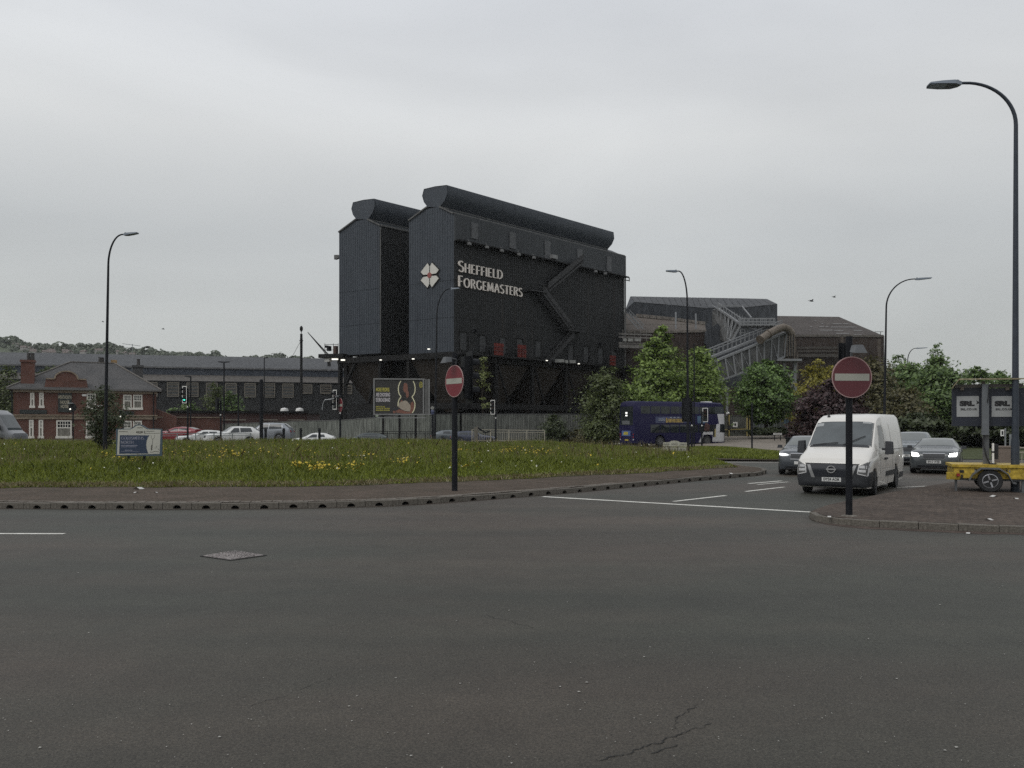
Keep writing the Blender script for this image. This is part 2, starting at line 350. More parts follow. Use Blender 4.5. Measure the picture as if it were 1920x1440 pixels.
# flared capitals drawn with a broad pen: thick uprights, thin bars
def arc(cx, cy, rx, ry, a0, a1, n=10): return [(cx + rx * math.cos(R(a0 + (a1 - a0) * i / n)), cy + ry * math.sin(R(a0 + (a1 - a0) * i / n))) for i in range(n + 1)]
GLYPH = {
 'S': (.50, [arc(.25, .75, .21, .22, 35, 270, 9) + arc(.25, .26, .23, .25, 90, -150, 9)[1:]]),
 'H': (.62, [[(.06, 0), (.06, 1)], [(.56, 0), (.56, 1)], [(.06, .52), (.56, .52)]]),
 'E': (.46, [[(.06, 0), (.06, 1)], [(.06, .97), (.44, .97)], [(.06, .52), (.38, .52)], [(.06, .03), (.46, .03)]]),
 'F': (.44, [[(.06, 0), (.06, 1)], [(.06, .97), (.44, .97)], [(.06, .50), (.38, .50)]]),
 'I': (.12, [[(.06, 0), (.06, 1)]]),
 'L': (.42, [[(.06, 0), (.06, 1)], [(.06, .03), (.42, .03)]]),
 'D': (.66, [[(.06, 0), (.06, 1)], [(.06, .97), (.22, .97)] + arc(.22, .5, .40, .47, 90, -90, 12) + [(.06, .03)]]),
 'O': (.80, [arc(.40, .5, .35, .48, 90, 450, 20)]),
 'R': (.58, [[(.06, 0), (.06, 1)], [(.06, .97), (.22, .97)] + arc(.24, .74, .24, .23, 90, -90, 8) + [(.06, .51)], [(.26, .51), (.56, 0)]]),
 'G': (.74, [arc(.40, .5, .35, .48, 45, 315, 14) + [(.66, .2), (.66, .45)]]),
 'M': (.84, [[(.06, 0), (.12, 1)], [(.12, 1), (.42, .1)], [(.42, .1), (.72, 1)], [(.72, 1), (.78, 0)]]),
 'A': (.70, [[(.04, 0), (.35, 1)], [(.35, 1), (.66, 0)], [(.15, .34), (.55, .34)]]),
 'T': (.58, [[(.29, 0), (.29, 1)], [(.0, .97), (.58, .97)]]),
 'N': (.70, [[(.06, 0), (.06, 1)], [(.06, 1), (.62, 0)], [(.62, 0), (.62, 1)]]),
 'W': (.98, [[(.0, 1), (.25, 0)], [(.25, 0), (.49, 1)], [(.49, 1), (.73, 0)], [(.73, 0), (.98, 1)]]),
 'U': (.64, [[(.06, 1), (.06, .3)] + arc(.31, .28, .25, .26, 180, 360, 8) + [(.56, 1)]]),
}
def glyph_mb(ch, M, hgt, thick=.15, thin=.075, depth=.03):
    mb = MB(); w, strokes = GLYPH[ch]
    for pl in strokes:
        n = len(pl); Ls = []; Rs = []; closed = (abs(pl[0][0] - pl[-1][0]) + abs(pl[0][1] - pl[-1][1])) < 1e-6
        for i in range(n):
            a = pl[max(i - 1, 0)] if not (closed and i == 0) else pl[-2]; b = pl[min(i + 1, n - 1)] if not (closed and i == n - 1) else pl[1]
            dx, dy = b[0] - a[0], b[1] - a[1]; l = math.hypot(dx, dy) or 1; nx, ny = -dy / l, dx / l
            hw = .5 * math.sqrt((nx * thick) ** 2 + (ny * thin) ** 2)
            Ls.append((pl[i][0] + nx * hw, pl[i][1] + ny * hw)); Rs.append((pl[i][0] - nx * hw, pl[i][1] - ny * hw))
        for i in range(n - 1):
            q = [Ls[i], Rs[i], Rs[i + 1], Ls[i + 1]]
            P = [M @ Vector((x * hgt, y * hgt, 0)) for x, y in q] + [M @ Vector((x * hgt, y * hgt, depth)) for x, y in q]
            mb.hexa(P)
    return mb, w
# ============================================================ GROUND AND ROADS
def sheet(name, pts, m, z=None, kind='structure', parent=None):
    mb = MB(); mb.poly([(p[0], p[1], p[2] if z is None else z) for p in pts]); o = mb.build(name, m, parent)
    if kind: o['kind'] = kind
    return o
def resample(P, step):
    P = [Vector(p) for p in P]; out = [P[0].copy()]; acc = 0
    for a, b in zip(P, P[1:]):
        L = (b - a).length; t_ = step - acc
        while t_ <= L: out.append(a.lerp(b, t_ / L)); t_ += step
        acc = (acc + L) % step if L else acc
        acc = L - (t_ - step)
    return out
def smooth_line(P, n=4):
    P = [Vector(p) for p in P]; out = []
    for i in range(len(P) - 1):
        p0, p1, p2, p3 = P[max(i - 1, 0)], P[i], P[i + 1], P[min(i + 2, len(P) - 1)]
        for k in range(n):
            t_ = k / n
            out.append(.5 * ((2 * p1) + (p2 - p0) * t_ + (2 * p0 - 5 * p1 + 4 * p2 - p3) * t_ ** 2 + (3 * p1 - p0 - 3 * p2 + p3) * t_ ** 3))
    out.append(P[-1]); return out
def strip(name, A, B, m, dz=0, kind='structure', parent=None):
    mb = MB(); n = len(A)
    mb.add([(p[0], p[1], p[2] + dz) for p in A] + [(p[0], p[1], p[2] + dz) for p in B], [(i, i + 1, n + i + 1, n + i) for i in range(n - 1)])
    o = mb.build(name, m, parent)
    if kind: o['kind'] = kind
    return o

sheet('ground', [(-4000, -60, -.06), (4000, -60, -.06), (4000, 5000, -.06), (-4000, 5000, -.06)], FARG)
road = sheet('road', [(-160, -30, 0), (160, -30, 0), (160, 135, 0), (-160, 135, 0)], ASPH)

# cracks and grit in the surface
CRACK = mat('crack_dark', (.012, .012, .012), .95)
def crack(pts, w):
    mb = MB(); P = []
    for i, p in enumerate(pts):
        g_ = gr(*p, .004); P.append(g_)
    Q = []
    for a, b in zip(P, P[1:]):
        for k in range(7):
            q = a.lerp(b, k / 7); q.x += random.uniform(-.02, .02); q.y += random.uniform(-.02, .02); Q.append(q)
    Q.append(P[-1]); L_ = []; R_ = []
    for i, q in enumerate(Q):
        d = (Q[min(i + 1, len(Q) - 1)] - Q[max(i - 1, 0)]).normalized(); nn = Vector((-d.y, d.x, 0)); k = w * random.uniform(.25, 1.0)
        L_.append(q + nn * k); R_.append(q - nn * k)
    n = len(Q); mb.add(L_ + R_, [(i, i + 1, n + i + 1, n + i) for i in range(n - 1)])
    o = mb.build('crack', CRACK, road); return o
crack([(1175, 1412), (1215, 1398), (1258, 1382), (1290, 1370), (1335, 1356)], .0055)
crack([(1262, 1366), (1268, 1345), (1292, 1333), (1308, 1320)], .005)
crack([(1120, 1425), (1170, 1414)], .006)
crack([(905, 1152), (950, 1163), (1000, 1177)], .0028)
crack([(470, 1322), (540, 1303)], .0025)
crack([(565, 1292), (620, 1272)], .003)
crack([(1225, 1412), (1270, 1396)], .005)
V = []; Fc = []
for k in range(420):
    px_, py_ = random.uniform(-60, 1980), 985 + 460 * random.random() ** .7
    g_ = gr(px_, py_, .006); s_ = random.uniform(.003, .009) * (1 if random.random() < .93 else 2.0); a = random.uniform(0, 6.28)
    o_ = len(V)
    for j in range(4): V.append((g_.x + math.cos(a + j * 1.57) * s_ * random.uniform(.5, 1), g_.y + math.sin(a + j * 1.57) * s_ * .7, .006 + .003 * (j % 2)))
    Fc.append((o_, o_ + 1, o_ + 2, o_ + 3))
go = np_mesh('grit', V, Fc, mat('pale_grit', (.33, .32, .29), .9, var=.4, scale=8), road); go['kind'] = 'stuff'

# painted lines: thin sheets 4 mm above the road
def line(name, p0, p1, w, z=.005):
    a, b = gr(*p0, z), gr(*p1, z); d = (b - a).normalized(); nn = Vector((-d.y, d.x, 0)) * (w / 2); mb = MB(); n = max(2, int((b - a).length / .35))
    A = []; B = []
    for i in range(n + 1):
        q = a.lerp(b, i / n); A.append(q + nn * random.uniform(.85, 1.05)); B.append(q - nn * random.uniform(.85, 1.05))
    mb.add(A + B, [(i, i + 1, n + 2 + i, n + 1 + i) for i in range(n)])
    return mb.build(name, WPAINT, road)
line('stop_line', (1018, 931), (1545, 961.5), .20)
line('lane_line', (1263, 940), (1361, 929), .13)
line('lane_dash', (1398, 921.5), (1471, 913), .14)
line('lane_dash', (1404, 906.5), (1466, 901.5), .16)
line('lane_dash', (1420, 908.5), (1478, 903.5), .10)
line('lane_dash', (-260, 1000), (121, 1000.5), .13)
line('edge_line', (1326, 866.5), (1470, 866.5), .22)
line('edge_line', (1655, 915), (1745, 911), .12)

# central island: kerb of drainage blocks, worn paving strip, grass mound
KZ = .15
kerb_px = [(-420, 952), (-200, 952.5), (0, 953.5), (240, 955), (400, 954.7), (560, 953.3), (680, 950.5), (760, 947.5), (905, 937.5), (1020, 928.5), (1100, 921.5), (1200, 912), (1300, 902.5), (1380, 895.5), (1420, 892), (1434, 889)]
KL = smooth_line([gr(x, y, 0) for x, y in kerb_px], 5)
kerb = tag(bpy.data.objects.new('kerb', None), kind='structure'); COL.objects.link(kerb)
def kerb_block(hole=True, Ln=.665):
    mb = MB(); d = .17; z0 = -.03; hl = Ln / 2
    if hole:
        n = 8; r_ = .098; hz = .085
        AN = [0, .3, .6, .95, 1.25, math.pi / 2, math.pi - 1.25, math.pi - .95, math.pi - .6, math.pi - .3, math.pi]; n = len(AN) - 1
        ap = [(r_ * math.cos(q), .012 + hz * math.sin(q)) for q in AN]      # right to left
        op = []
        for a in AN:
            op.append((hl if a < .61 else (-hl if a > math.pi - .61 else hl * math.cos(a) / math.cos(.6)), .012 + (KZ - .022) * min(1, a / .6, (math.pi - a) / .6)))
        V_ = [(x, 0, z) for x, z in ap] + [(x, 0, z) for x, z in op] + [(x, .11, z) for x, z in ap]
        m_ = n + 1; Fs = []
        for i in range(n):
            Fs.append((i, i + 1, m_ + i + 1, m_ + i)); Fs.append((i, 2 * m_ + i, 2 * m_ + i + 1, i + 1))
        mb.add(V_, Fs, 0)
        mb.add([(x, .11, z) for x, z in ap], [tuple(range(m_))], 1)
        mb.add([(-hl, 0, z0), (hl, 0, z0), (hl, 0, .012), (-hl, 0, .012)], [(0, 1, 2, 3)], 0)
    else:
        mb.add([(-hl, 0, z0), (hl, 0, z0), (hl, 0, KZ - .01), (-hl, 0, KZ - .01)], [(0, 1, 2, 3)], 0)
    t_ = KZ - .010
    mb.add([(-hl, 0, t_), (hl, 0, t_), (hl, .014, KZ), (-hl, .014, KZ), (hl, d, KZ), (-hl, d, KZ), (hl, d, z0), (-hl, d, z0), (-hl, 0, z0), (hl, 0, z0)],
           [(0, 1, 2, 3), (3, 2, 4, 5), (5, 4, 6, 7), (0, 3, 5, 7, 8), (1, 9, 6, 4, 2)], 0)
    me = bpy.data.meshes.new('kerbstone'); me.from_pydata(mb.v, [], mb.f); me.materials.append(KERB); me.materials.append(HOLE)
    me.polygons.foreach_set('material_index', mb.m); me.update()
    bm = bmesh.new(); bm.from_mesh(me); bmesh.ops.remove_doubles(bm, verts=bm.verts, dist=.0005); bmesh.ops.recalc_face_normals(bm, faces=bm.faces); bm.to_mesh(me); bm.free()
    return me
KB, KB0 = kerb_block(True), kerb_block(False)
ks = resample(KL, .68)
ks = [p for p in ks]
for i, (a, b) in enumerate(zip(ks, ks[1:])):
    m0 = (a + b) / 2
    pxx = 960 + F * m0.x / m0.y
    if pxx < -430: continue
    o = bpy.data.objects.new('kerbstone', KB); COL.objects.link(o); o.parent = kerb
    o.location = m0 + Vector((0, 0, random.uniform(-.014, .006))); o.rotation_euler = (random.uniform(-.05, .04), random.uniform(-.010, .010), math.atan2((b - a).y, (b - a).x) + random.uniform(-.006, .006))
# rounded nose of the island, plain kerb
NOSE = smooth_line([gr(1434, 889, 0), gr(1437, 886.5, 0), gr(1428, 883, 0), gr(1400, 879.5, 0), gr(1370, 874, 0), gr(1335, 867.5, 0), gr(1310, 861, 0)], 4)
ns = resample(NOSE, .68)
for a, b in zip(ns, ns[1:]):
    o = bpy.data.objects.new('kerbstone', KB0); COL.objects.link(o); o.parent = kerb
    o.location = (a + b) / 2; o.rotation_euler = (0, 0, math.atan2((b - a).y, (b - a).x))
def offs(P, d):
    out = []
    for i, p in enumerate(P):
        t_ = (P[min(i + 1, len(P) - 1)] - P[max(i - 1, 0)]).normalized(); out.append(p + Vector((-t_.y, t_.x, 0)) * d)
    return out
# paving between kerb and grass
ged_px = [(-700, 918), (-300, 917), (0, 915), (250, 913.5), (500, 913), (640, 911), (760, 907), (905, 901), (1020, 896), (1100, 892), (1200, 887), (1290, 882), (1345, 878), (1385, 876.5)]
GE = smooth_line([gr(x, y, KZ) for x, y in ged_px], 6)
back = offs(KL, .16); back = [Vector((p.x, p.y, KZ - .004)) for p in back]
n_ = 70
def by_frac(P, n):
    L = [0]
    for a, b in zip(P, P[1:]): L.append(L[-1] + (b - a).length)
    out = []; j = 0
    for i in range(n):
        s_ = L[-1] * i / (n - 1)
        while j < len(L) - 2 and L[j + 1] < s_: j += 1
        out.append(P[j].lerp(P[j + 1], (s_ - L[j]) / max(1e-6, L[j + 1] - L[j])))
    return out
A_ = by_frac(back, n_); B_ = [p + Vector((0, 1.2, 0)) for p in by_frac(GE, n_)]
pav = strip('footway', A_, B_, PAVE)
# row of setts along the kerb
SETT = two_tone('sett_stone', (.11, .095, .08), (.175, .155, .135), 2.0, 20, .9, .3, 40)
sm = MB().box((0, 0, 0), (.225, .19, .05)); so_ = sm.build('sett', SETT, pav); SM = so_.data; bpy.data.objects.remove(so_)
sl_ = resample(offs(KL, .29), .25)
for a, b in zip(sl_, sl_[1:]):
    m0 = (a + b) / 2; pxx = 960 + F * m0.x / m0.y
    if pxx < -40 or pxx > 1150: continue
    o = bpy.data.objects.new('sett', SM); COL.objects.link(o); o.parent = pav
    o.location = (m0.x, m0.y, KZ - .018 + random.uniform(-.008, .008)); o.rotation_euler = (random.uniform(-.03, .03), random.uniform(-.03, .03), math.atan2((b - a).y, (b - a).x) + random.uniform(-.04, .04))
tipA = [Vector((p.x, p.y, KZ - .008)) for p in offs(NOSE, .12)]; tipB = [Vector((p.x, p.y, KZ - .008)) for p in offs(NOSE, 1.5)]
strip('footway_tip', tipA, tipB, PAVE)

# grass mound
NA, NB = 90, 22
FR = by_frac(GE, NA)
BKp = [Vector((-62, 66, .15)), Vector((-40, 64, .15)), Vector((-18, 62, .15)), Vector((0, 60, .15)), Vector((7.5, 57, .15)), Vector((10.0, 50, .15)), Vector((10.3, 42, .15)), Vector((10.0, 37.0, .15))]
BK = by_frac(smooth_line(BKp, 6), NA)
def hmax(p):
    pxx = 960 + F * p.x / max(p.y, 1)
    return float(np.interp(pxx, [-500, 0, 500, 800, 1000, 1200, 1330, 1400], [.40, .40, .40, .42, .34, .20, .08, .03]))
from mathutils import noise as mnoise
GV = np.zeros((NA, NB, 3))
for i in range(NA):
    for j in range(NB):
        b = j / (NB - 1); p = FR[i].lerp(BK[i], b)
        s_ = min(1, b / .85); s_ = s_ * s_ * (3 - 2 * s_); e_ = min(1, (1 - b) / .12)
        z = KZ + .005 + hmax(p) * s_ * e_ + (.05 * mnoise.noise(Vector((p.x * .35, p.y * .35, 1))) if 0 < j < NB - 1 else 0)
        GV[i, j] = (p.x + (0.5 * mnoise.noise(Vector((p.x * .8, 3, 0))) if j == 0 else 0), p.y + (.55 * mnoise.noise(Vector((p.x * .9, 9, 0))) if j == 0 else 0), max(z, KZ + .004))
idx = np.arange(NA * NB).reshape(NA, NB)
GF = np.stack([idx[:-1, :-1], idx[1:, :-1], idx[1:, 1:], idx[:-1, 1:]], -1).reshape(-1, 4)
def mz(x, y):
    d = (GV[:, :, 0] - x) ** 2 + (GV[:, :, 1] - y) ** 2; return float(GV[:, :, 2].ravel()[d.argmin()])
mound = np_mesh('grass_mound', GV.reshape(-1, 3), GF, EARTH, smooth=True); mound['kind'] = 'structure'

# second verge, beyond the slip road
vf = [gr(1262, 858, .12), gr(1300, 858.5, .12), gr(1380, 860, .12), gr(1475, 862, .12), gr(1530, 862, .12)]
vb = [gr(1262, 841, .16), gr(1300, 840, .16), gr(1360, 840.5, .16), gr(1440, 848, .16), gr(1530, 857, .16)]
n2 = 30; VA, VB = by_frac(smooth_line(vf), n2), by_frac(smooth_line(vb), n2)
V2 = np.zeros((n2, 10, 3))
for i in range(n2):
    for j in range(10):
        p = VA[i].lerp(VB[i], j / 9); V2[i, j] = (p.x, p.y, p.z + .12 * math.sin(math.pi * j / 9))
id2 = np.arange(n2 * 10).reshape(n2, 10)
verge = np_mesh('verge', V2.reshape(-1, 3), np.stack([id2[:-1, :-1], id2[1:, :-1], id2[1:, 1:], id2[:-1, 1:]], -1).reshape(-1, 4), EARTH, smooth=True); verge['kind'] = 'structure'
strip('verge_kerb', [gr(1250, 863, .0), gr(1380, 864.5, .0), gr(1540, 867, 0)], [gr(1250, 860, .10), gr(1380, 861.5, .10), gr(1540, 864, .10)], KERB)
strip('verge_edging', [gr(1250, 860, .10), gr(1380, 861.5, .10), gr(1540, 864, .10)], [gr(1250, 857.5, .125), gr(1380, 859, .125), gr(1540, 861, .125)], PAVE)

# right hand island
def PG(l, z): return [gr(x, y, z) for x, y in l]
RF = smooth_line(PG([(1517, 971), (1524, 976), (1545, 981), (1580, 984.5), (1640, 989), (1720, 993), (1800, 996), (1920, 1000), (2200, 1009)], 0), 5)
RB = smooth_line(PG([(1517, 970), (1535, 961), (1570, 949), (1640, 932), (1700, 919), (1770, 907), (1830, 898), (1920, 888), (2200, 872)], .0), 5)
kerb2 = tag(bpy.data.objects.new('island_kerb', None), kind='structure'); COL.objects.link(kerb2)
rs_ = resample(RF, .68)
for a, b in zip(rs_, rs_[1:]):
    if a.x > 13.5: break
    o = bpy.data.objects.new('kerbstone', KB0); COL.objects.link(o); o.parent = kerb2
    o.location = (a + b) / 2 + Vector((0, 0, -.015 + random.uniform(-.012, .006))); o.rotation_euler = (random.uniform(-.04, .04), random.uniform(-.012, .012), math.atan2((b - a).y, (b - a).x) + random.uniform(-.015, .015))
n3 = 60
RA = [Vector((p.x, p.y, .128)) for p in by_frac(offs(RF, .15), n3)]; RBz = [Vector((p.x, p.y, .02)) for p in by_frac(RB, n3)]
mb = MB(); M = 14
for i in range(n3):
    for j in range(M):
        p = RA[i].lerp(RBz[i], j / (M - 1)); e_ = (j / (M - 1)); p.z = .128 * (1 - max(0, (e_ - .75) / .25) ** 2) + .004 + .012 * mnoise.noise(Vector((p.x * 1.2, p.y * 1.2, 0))) * (0 < j < M - 1)
        mb.v.append(tuple(p))
for i in range(n3 - 1):
    for j in range(M - 1): mb.f.append((i * M + j, (i + 1) * M + j, (i + 1) * M + j + 1, i * M + j + 1)); mb.m.append(0)
PAVER = two_tone('worn_brown_island_paving', (.056, .043, .035), (.090, .070, .057), 1.1, 9, .92, .9, 16, pavers=-.3)
isl = mb.build('island_footway', PAVER, smooth=True); isl['kind'] = 'structure'
# dust and dirt band lying in the gutter of the right island
DIRT = two_tone('gutter_dirt', (.050, .037, .031), (.088, .066, .055), 3, 30, 1, .8, 30)
da = [Vector((p.x, p.y - .01, .008)) for p in by_frac(RF, 60)]; db = [Vector((p.x, p.y - .32 - .22 * mnoise.noise(Vector((p.x * 1.7, 0, 0))), .004)) for p in by_frac(RF, 60)]
dd = strip('gutter_dirt', db, da, DIRT); dd['kind'] = 'stuff'
da = [Vector((p.x, p.y - .004, .006)) for p in by_frac(KL, 120)]; db = [Vector((p.x, p.y - .05 - .05 * mnoise.noise(Vector((p.x * 2.7, 0, 0))), .004)) for p in by_frac(KL, 120)]
dd = strip('gutter_grit', db, da, DIRT); dd['kind'] = 'stuff'

# raised ground on the far side: car park, pavement by the works gate, bank under the trees
def cz(x, y):
    return float(np.interp(x, [-80, -24, -20, -16], [.40, .40, .30, .01])) * float(np.interp(y, [62, 68], [0, 1]))
mb = MB(); xs_ = np.linspace(-110, 0, 56); ys_ = np.linspace(62.5, 130, 20)
for x in xs_:
    for y in ys_: mb.v.append((x, y, cz(x, y) + .006))
for i in range(55):
    for j in range(19): mb.f.append((i * 20 + j, (i + 1) * 20 + j, (i + 1) * 20 + j + 1, i * 20 + j + 1)); mb.m.append(0)
cp = mb.build('car_park', ASPH, smooth=True); cp['kind'] = 'structure'
pa = [Vector((13, 77, .02)), gr(1360, 842, .06), gr(1425, 845, .06), gr(1490, 851, .06), gr(1600, 853, .06)]
pb = [Vector((17, 95, .70)), Vector((26, 95, .72)), Vector((33, 95, .76)), Vector((38, 95, .8)), Vector((48, 93, .8))]
strip('pavement', by_frac(pa, 24), by_frac(pb, 24), PAVEC, .01)
BANK = two_tone('bank_grass', (.035, .045, .015), (.06, .068, .026), .5, 9, 1, .5, 20)
sheet('bank', [(30, 94, .7), (48, 62, .35), (90, 50, .35), (160, 50, .4), (160, 200, 3), (24, 200, 3), (24, 97, .7)], BANK)
sheet('right_verge', [gr(1500, 853, .03), gr(1690, 860, .03), gr(2050, 862, .03), Vector((140, 60, .03)), Vector((140, 90, .03)), Vector((40, 90, .03))], BANK)
sheet('works_yard', [(-40, 96, .05), (30, 96, .05), (30, 200, .05), (-100, 200, .05)], FARG)

# ------------------------------------------------------------ grass blades and flowers
LEAFG = leaf_mat('meadow_grass', (.046, .064, .008), (.275, .315, .050), .30)
DRYG = leaf_mat('dry_grass', (.12, .10, .045), (.26, .22, .11), .25)
def scatter(Vg, count, wfun):
    a, b = Vg.shape[0], Vg.shape[1]
    q = np.stack([Vg[:-1, :-1], Vg[1:, :-1], Vg[1:, 1:], Vg[:-1, 1:]], 2)          # na,nb,4,3
    ar = np.linalg.norm(np.cross(q[:, :, 1] - q[:, :, 0], q[:, :, 3] - q[:, :, 0]), axis=-1)
    c = q.mean(2); w = ar * wfun(c); w = w.ravel() / w.sum()
    k = RNG.choice(len(w), count, p=w); q = q.reshape(-1, 4, 3)[k]
    u, v = RNG.random((count, 1)), RNG.random((count, 1))
    return q[:, 0] * (1 - u) * (1 - v) + q[:, 1] * u * (1 - v) + q[:, 2] * u * v + q[:, 3] * (1 - u) * v
def blades(name, P, hfun, width, m, lean=.35):
    n = len(P); h_ = hfun(P)[:, None]; a = RNG.random(n) * 2 * np.pi
    d = np.stack([np.cos(a), np.sin(a), np.zeros(n)], 1) * width * (.6 + .8 * RNG.random((n, 1)))
    l = RNG.normal(0, lean, (n, 3)) * h_; l[:, 2] = 0
    top = P + l + np.array([0, 0, 1.0]) * h_; mid = P + l * .35 + np.array([0, 0, .62]) * h_
    V = np.stack([P - d, P + d, mid + d * .7, top, mid - d * .7], 1).reshape(-1, 3)
    i = np.arange(n)[:, None] * 5
    Fq = np.concatenate([i, i + 1, i + 2, i + 3, i + 4], 1)
    o = np_mesh(name, V, Fq, m); o['kind'] = 'stuff'; return o
def vis(c): return 1.0 / np.maximum(c[..., 1], 10) ** .6 * ((np.abs(c[..., 0]) < c[..., 1] * .72 + 2)) + 1e-6
def edge_d(P):       # distance from the ragged front edge of the grass, roughly
    gx = np.array([p.x for p in GE]); gy = np.array([p.y for p in GE]); return P[:, 1] - np.interp(P[:, 0], gx, gy)
def patchn(P, s, o=0): return np.array([mnoise.noise(Vector((x * s + o, y * s, o))) for x, y in P[:, :2]])
P = scatter(GV, 220000, vis)
P = P[~((edge_d(P) < 1.6) & (patchn(P, .8, 7) < -.12))]
hpat = patchn(P[::1], .22)
def gh(P):
    e_ = np.clip(edge_d(P) / 6.5, 0, 1); pxx = 960 + F * P[:, 0] / P[:, 1]
    short = np.interp(pxx, [1000, 1200, 1350], [1, .62, .38])
    return (.06 + .32 * e_ ** 1.5 * short) * (.65 + .6 * RNG.random(len(P))) * (1 + .5 * hpat)
grass = blades('grass', P, gh, .020, LEAFG)
Pd = scatter(GV, 9000, vis); Pd = Pd[(edge_d(Pd) > 6)]
blades('seeding_grass', Pd, lambda q: .45 + .35 * RNG.random(len(q)), .010, DRYG, .2)
Pe = scatter(GV[:, :3], 16000, vis); Pe = Pe[edge_d(Pe) < 1.3]
blades('dry_edge_grass', Pe, lambda q: .05 + .10 * RNG.random(len(q)), .016, DRYG, .6)
Pv = scatter(V2, 16000, lambda c: np.ones(c.shape[:2]))
blades('verge_grass', Pv, lambda q: .10 + .12 * RNG.random(len(q)), .03, LEAFG)
YEL = mat('yellow_petals', (.42, .31, .02), .7, var=.3, scale=5); PALEP = mat('white_petals', (.5, .5, .42), .7, var=.15)
def flowers(name, P, hf, size, m):
    n = len(P); c = P + np.array([0, 0, 1.0]) * hf(P)[:, None]; a = RNG.random(n) * 6.28; tilt = RNG.normal(0, .4, (n, 2)); s_ = size * (.6 + .8 * RNG.random(n))
    V = []
    for k in range(4):
        ang = a + k * np.pi / 2; x, y = np.cos(ang) * s_, np.sin(ang) * s_
        V.append(np.stack([c[:, 0] + x, c[:, 1] + y * .8, c[:, 2] + x * tilt[:, 0] + y * tilt[:, 1] + s_ * .4 * (k % 2)], 1))
    V = np.stack(V, 1).reshape(-1, 3); i = np.arange(n)[:, None] * 4
    o = np_mesh(name, V, np.concatenate([i, i + 1, i + 2, i + 3], 1), m); o['kind'] = 'stuff'
def near_px(P, spots):
    pxx = 960 + F * P[:, 0] / P[:, 1]; pyy = HOR - F * (P[:, 2] + .35 - CAMH) / P[:, 1]; w = np.zeros(len(P))
    for x, y, sx_, sy_, k in spots: w = np.maximum(w, k * np.exp(-((pxx - x) / sx_) ** 2 - ((pyy - y) / sy_) ** 2))
    return w
Pf = scatter(GV, 90000, vis); spots = [(595, 879, 30, 6, 1), (550, 874, 14, 4, .6), (630, 882, 20, 5, .6), (425, 853, 26, 7, .7), (240, 862, 22, 4, .7), (200, 858, 12, 5, .35), (665, 876, 14, 6, .5), (680, 853, 16, 4, .6), (745, 866, 22, 6, .5), (870, 848, 16, 3, .5), (960, 845, 20, 4, .5), (1010, 850, 25, 3, .6), (310, 850, 60, 8, .12), (520, 850, 60, 8, .12), (870, 878, 20, 4, .3)]
wf = near_px(Pf, spots); nse = .5 + patchn(Pf, .9, 4); keep = RNG.random(len(Pf)) < np.clip(wf * .55 * np.clip(nse * 1.6 - .2, 0, 1.6), 0, 1) * 1.6 + .0012 + .010 * np.clip(patchn(Pf, .16, 2) - .12, 0, 1)
flowers('yellow_flowers', Pf[keep], lambda q: .36 + .14 * RNG.random(len(q)), .040, YEL)
Pw = scatter(GV, 260, vis); flowers('white_flowers', Pw, lambda q: .36 + .12 * RNG.random(len(q)), .034, PALEP)
# ============================================================ THE BLACK FILTER HOUSE
CLAD = two_tone('lit_blue_grey_cladding', (.048, .056, .068), (.056, .065, .077), .2, 2, .5, .1, 8, (1, 1, .4), .10, (.82, .82, .84))  # gable cladding, the light on its brighter side painted into the colour
CLAD2 = two_tone('shaded_grey_cladding', (.0145, .0155, .016), (.0185, .0195, .020), .2, 2, .55, .1, 8, (1, 1, .4), .12, (1.45, 1.2, 1.05))  # same cladding for the long walls, their shade painted in as a darker tone
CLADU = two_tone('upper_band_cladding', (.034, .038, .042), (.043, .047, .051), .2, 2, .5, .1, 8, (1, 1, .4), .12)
SOOT = two_tone('sooty_steel', (.007, .007, .007), (.014, .0135, .013), .4, 4, .75, .2, 10)
HOPM = two_tone('hopper_plate', (.034, .028, .023), (.048, .041, .035), .5, 5, .7, .2, 8)
EDGE = two_tone('pale_flashing', (.085, .085, .085), (.13, .13, .125), 1, 6, .6, .1, 8)
DOORM = two_tone('dark_grey_door', (.040, .042, .044), (.052, .053, .054), .8, 5, .6, .1, 8)
REDP = two_tone('faded_red_panel', (.12, .020, .015), (.17, .032, .024), .8, 5, .6, .1, 8)
LETT = mat('cream_letters', (.72, .66, .60), .45, var=.06)
C0 = Vector((-6.9, 95, 0)); U = Vector((.70, .714, 0)).normalized(); Vd = Vector((-.859, .512, 0)).normalized()
NU = Vector((U.y, -U.x, 0)); NV = Vector((-(-Vd.y), -(-Vd.x) * 1, 0)); NV = Vector((Vd.y * -1, Vd.x, 0)); NV = NV if NV.y < 0 else -NV
fac = thing('factory_building', 'tall black clad works building with twin bulging roof ventilators and cream lettering', 'factory', C0)
def fp(s, t, z): return U * s + Vd * t + Vector((0, 0, z))
def solve(px, d, o=C0):              # distance along d from o that lands on pixel column px
    r_ = (px - 960) / F; return (r_ * o.y - o.x) / (d.x - r_ * d.y)
Ls = solve(1170, U); w1 = solve(767, Vd); t2 = solve(714, Vd); t3 = solve(636, Vd)
EZ, BZ = 27.14, 10.6
prof = [(0, 0), (.30, 1.05), (.19, 1.75), (.135, 2.55), (.15, 3.52), (.40, 3.62), (.655, 3.55), (.695, 2.75), (.655, 1.95), (.575, 1.30), (1, 0)]
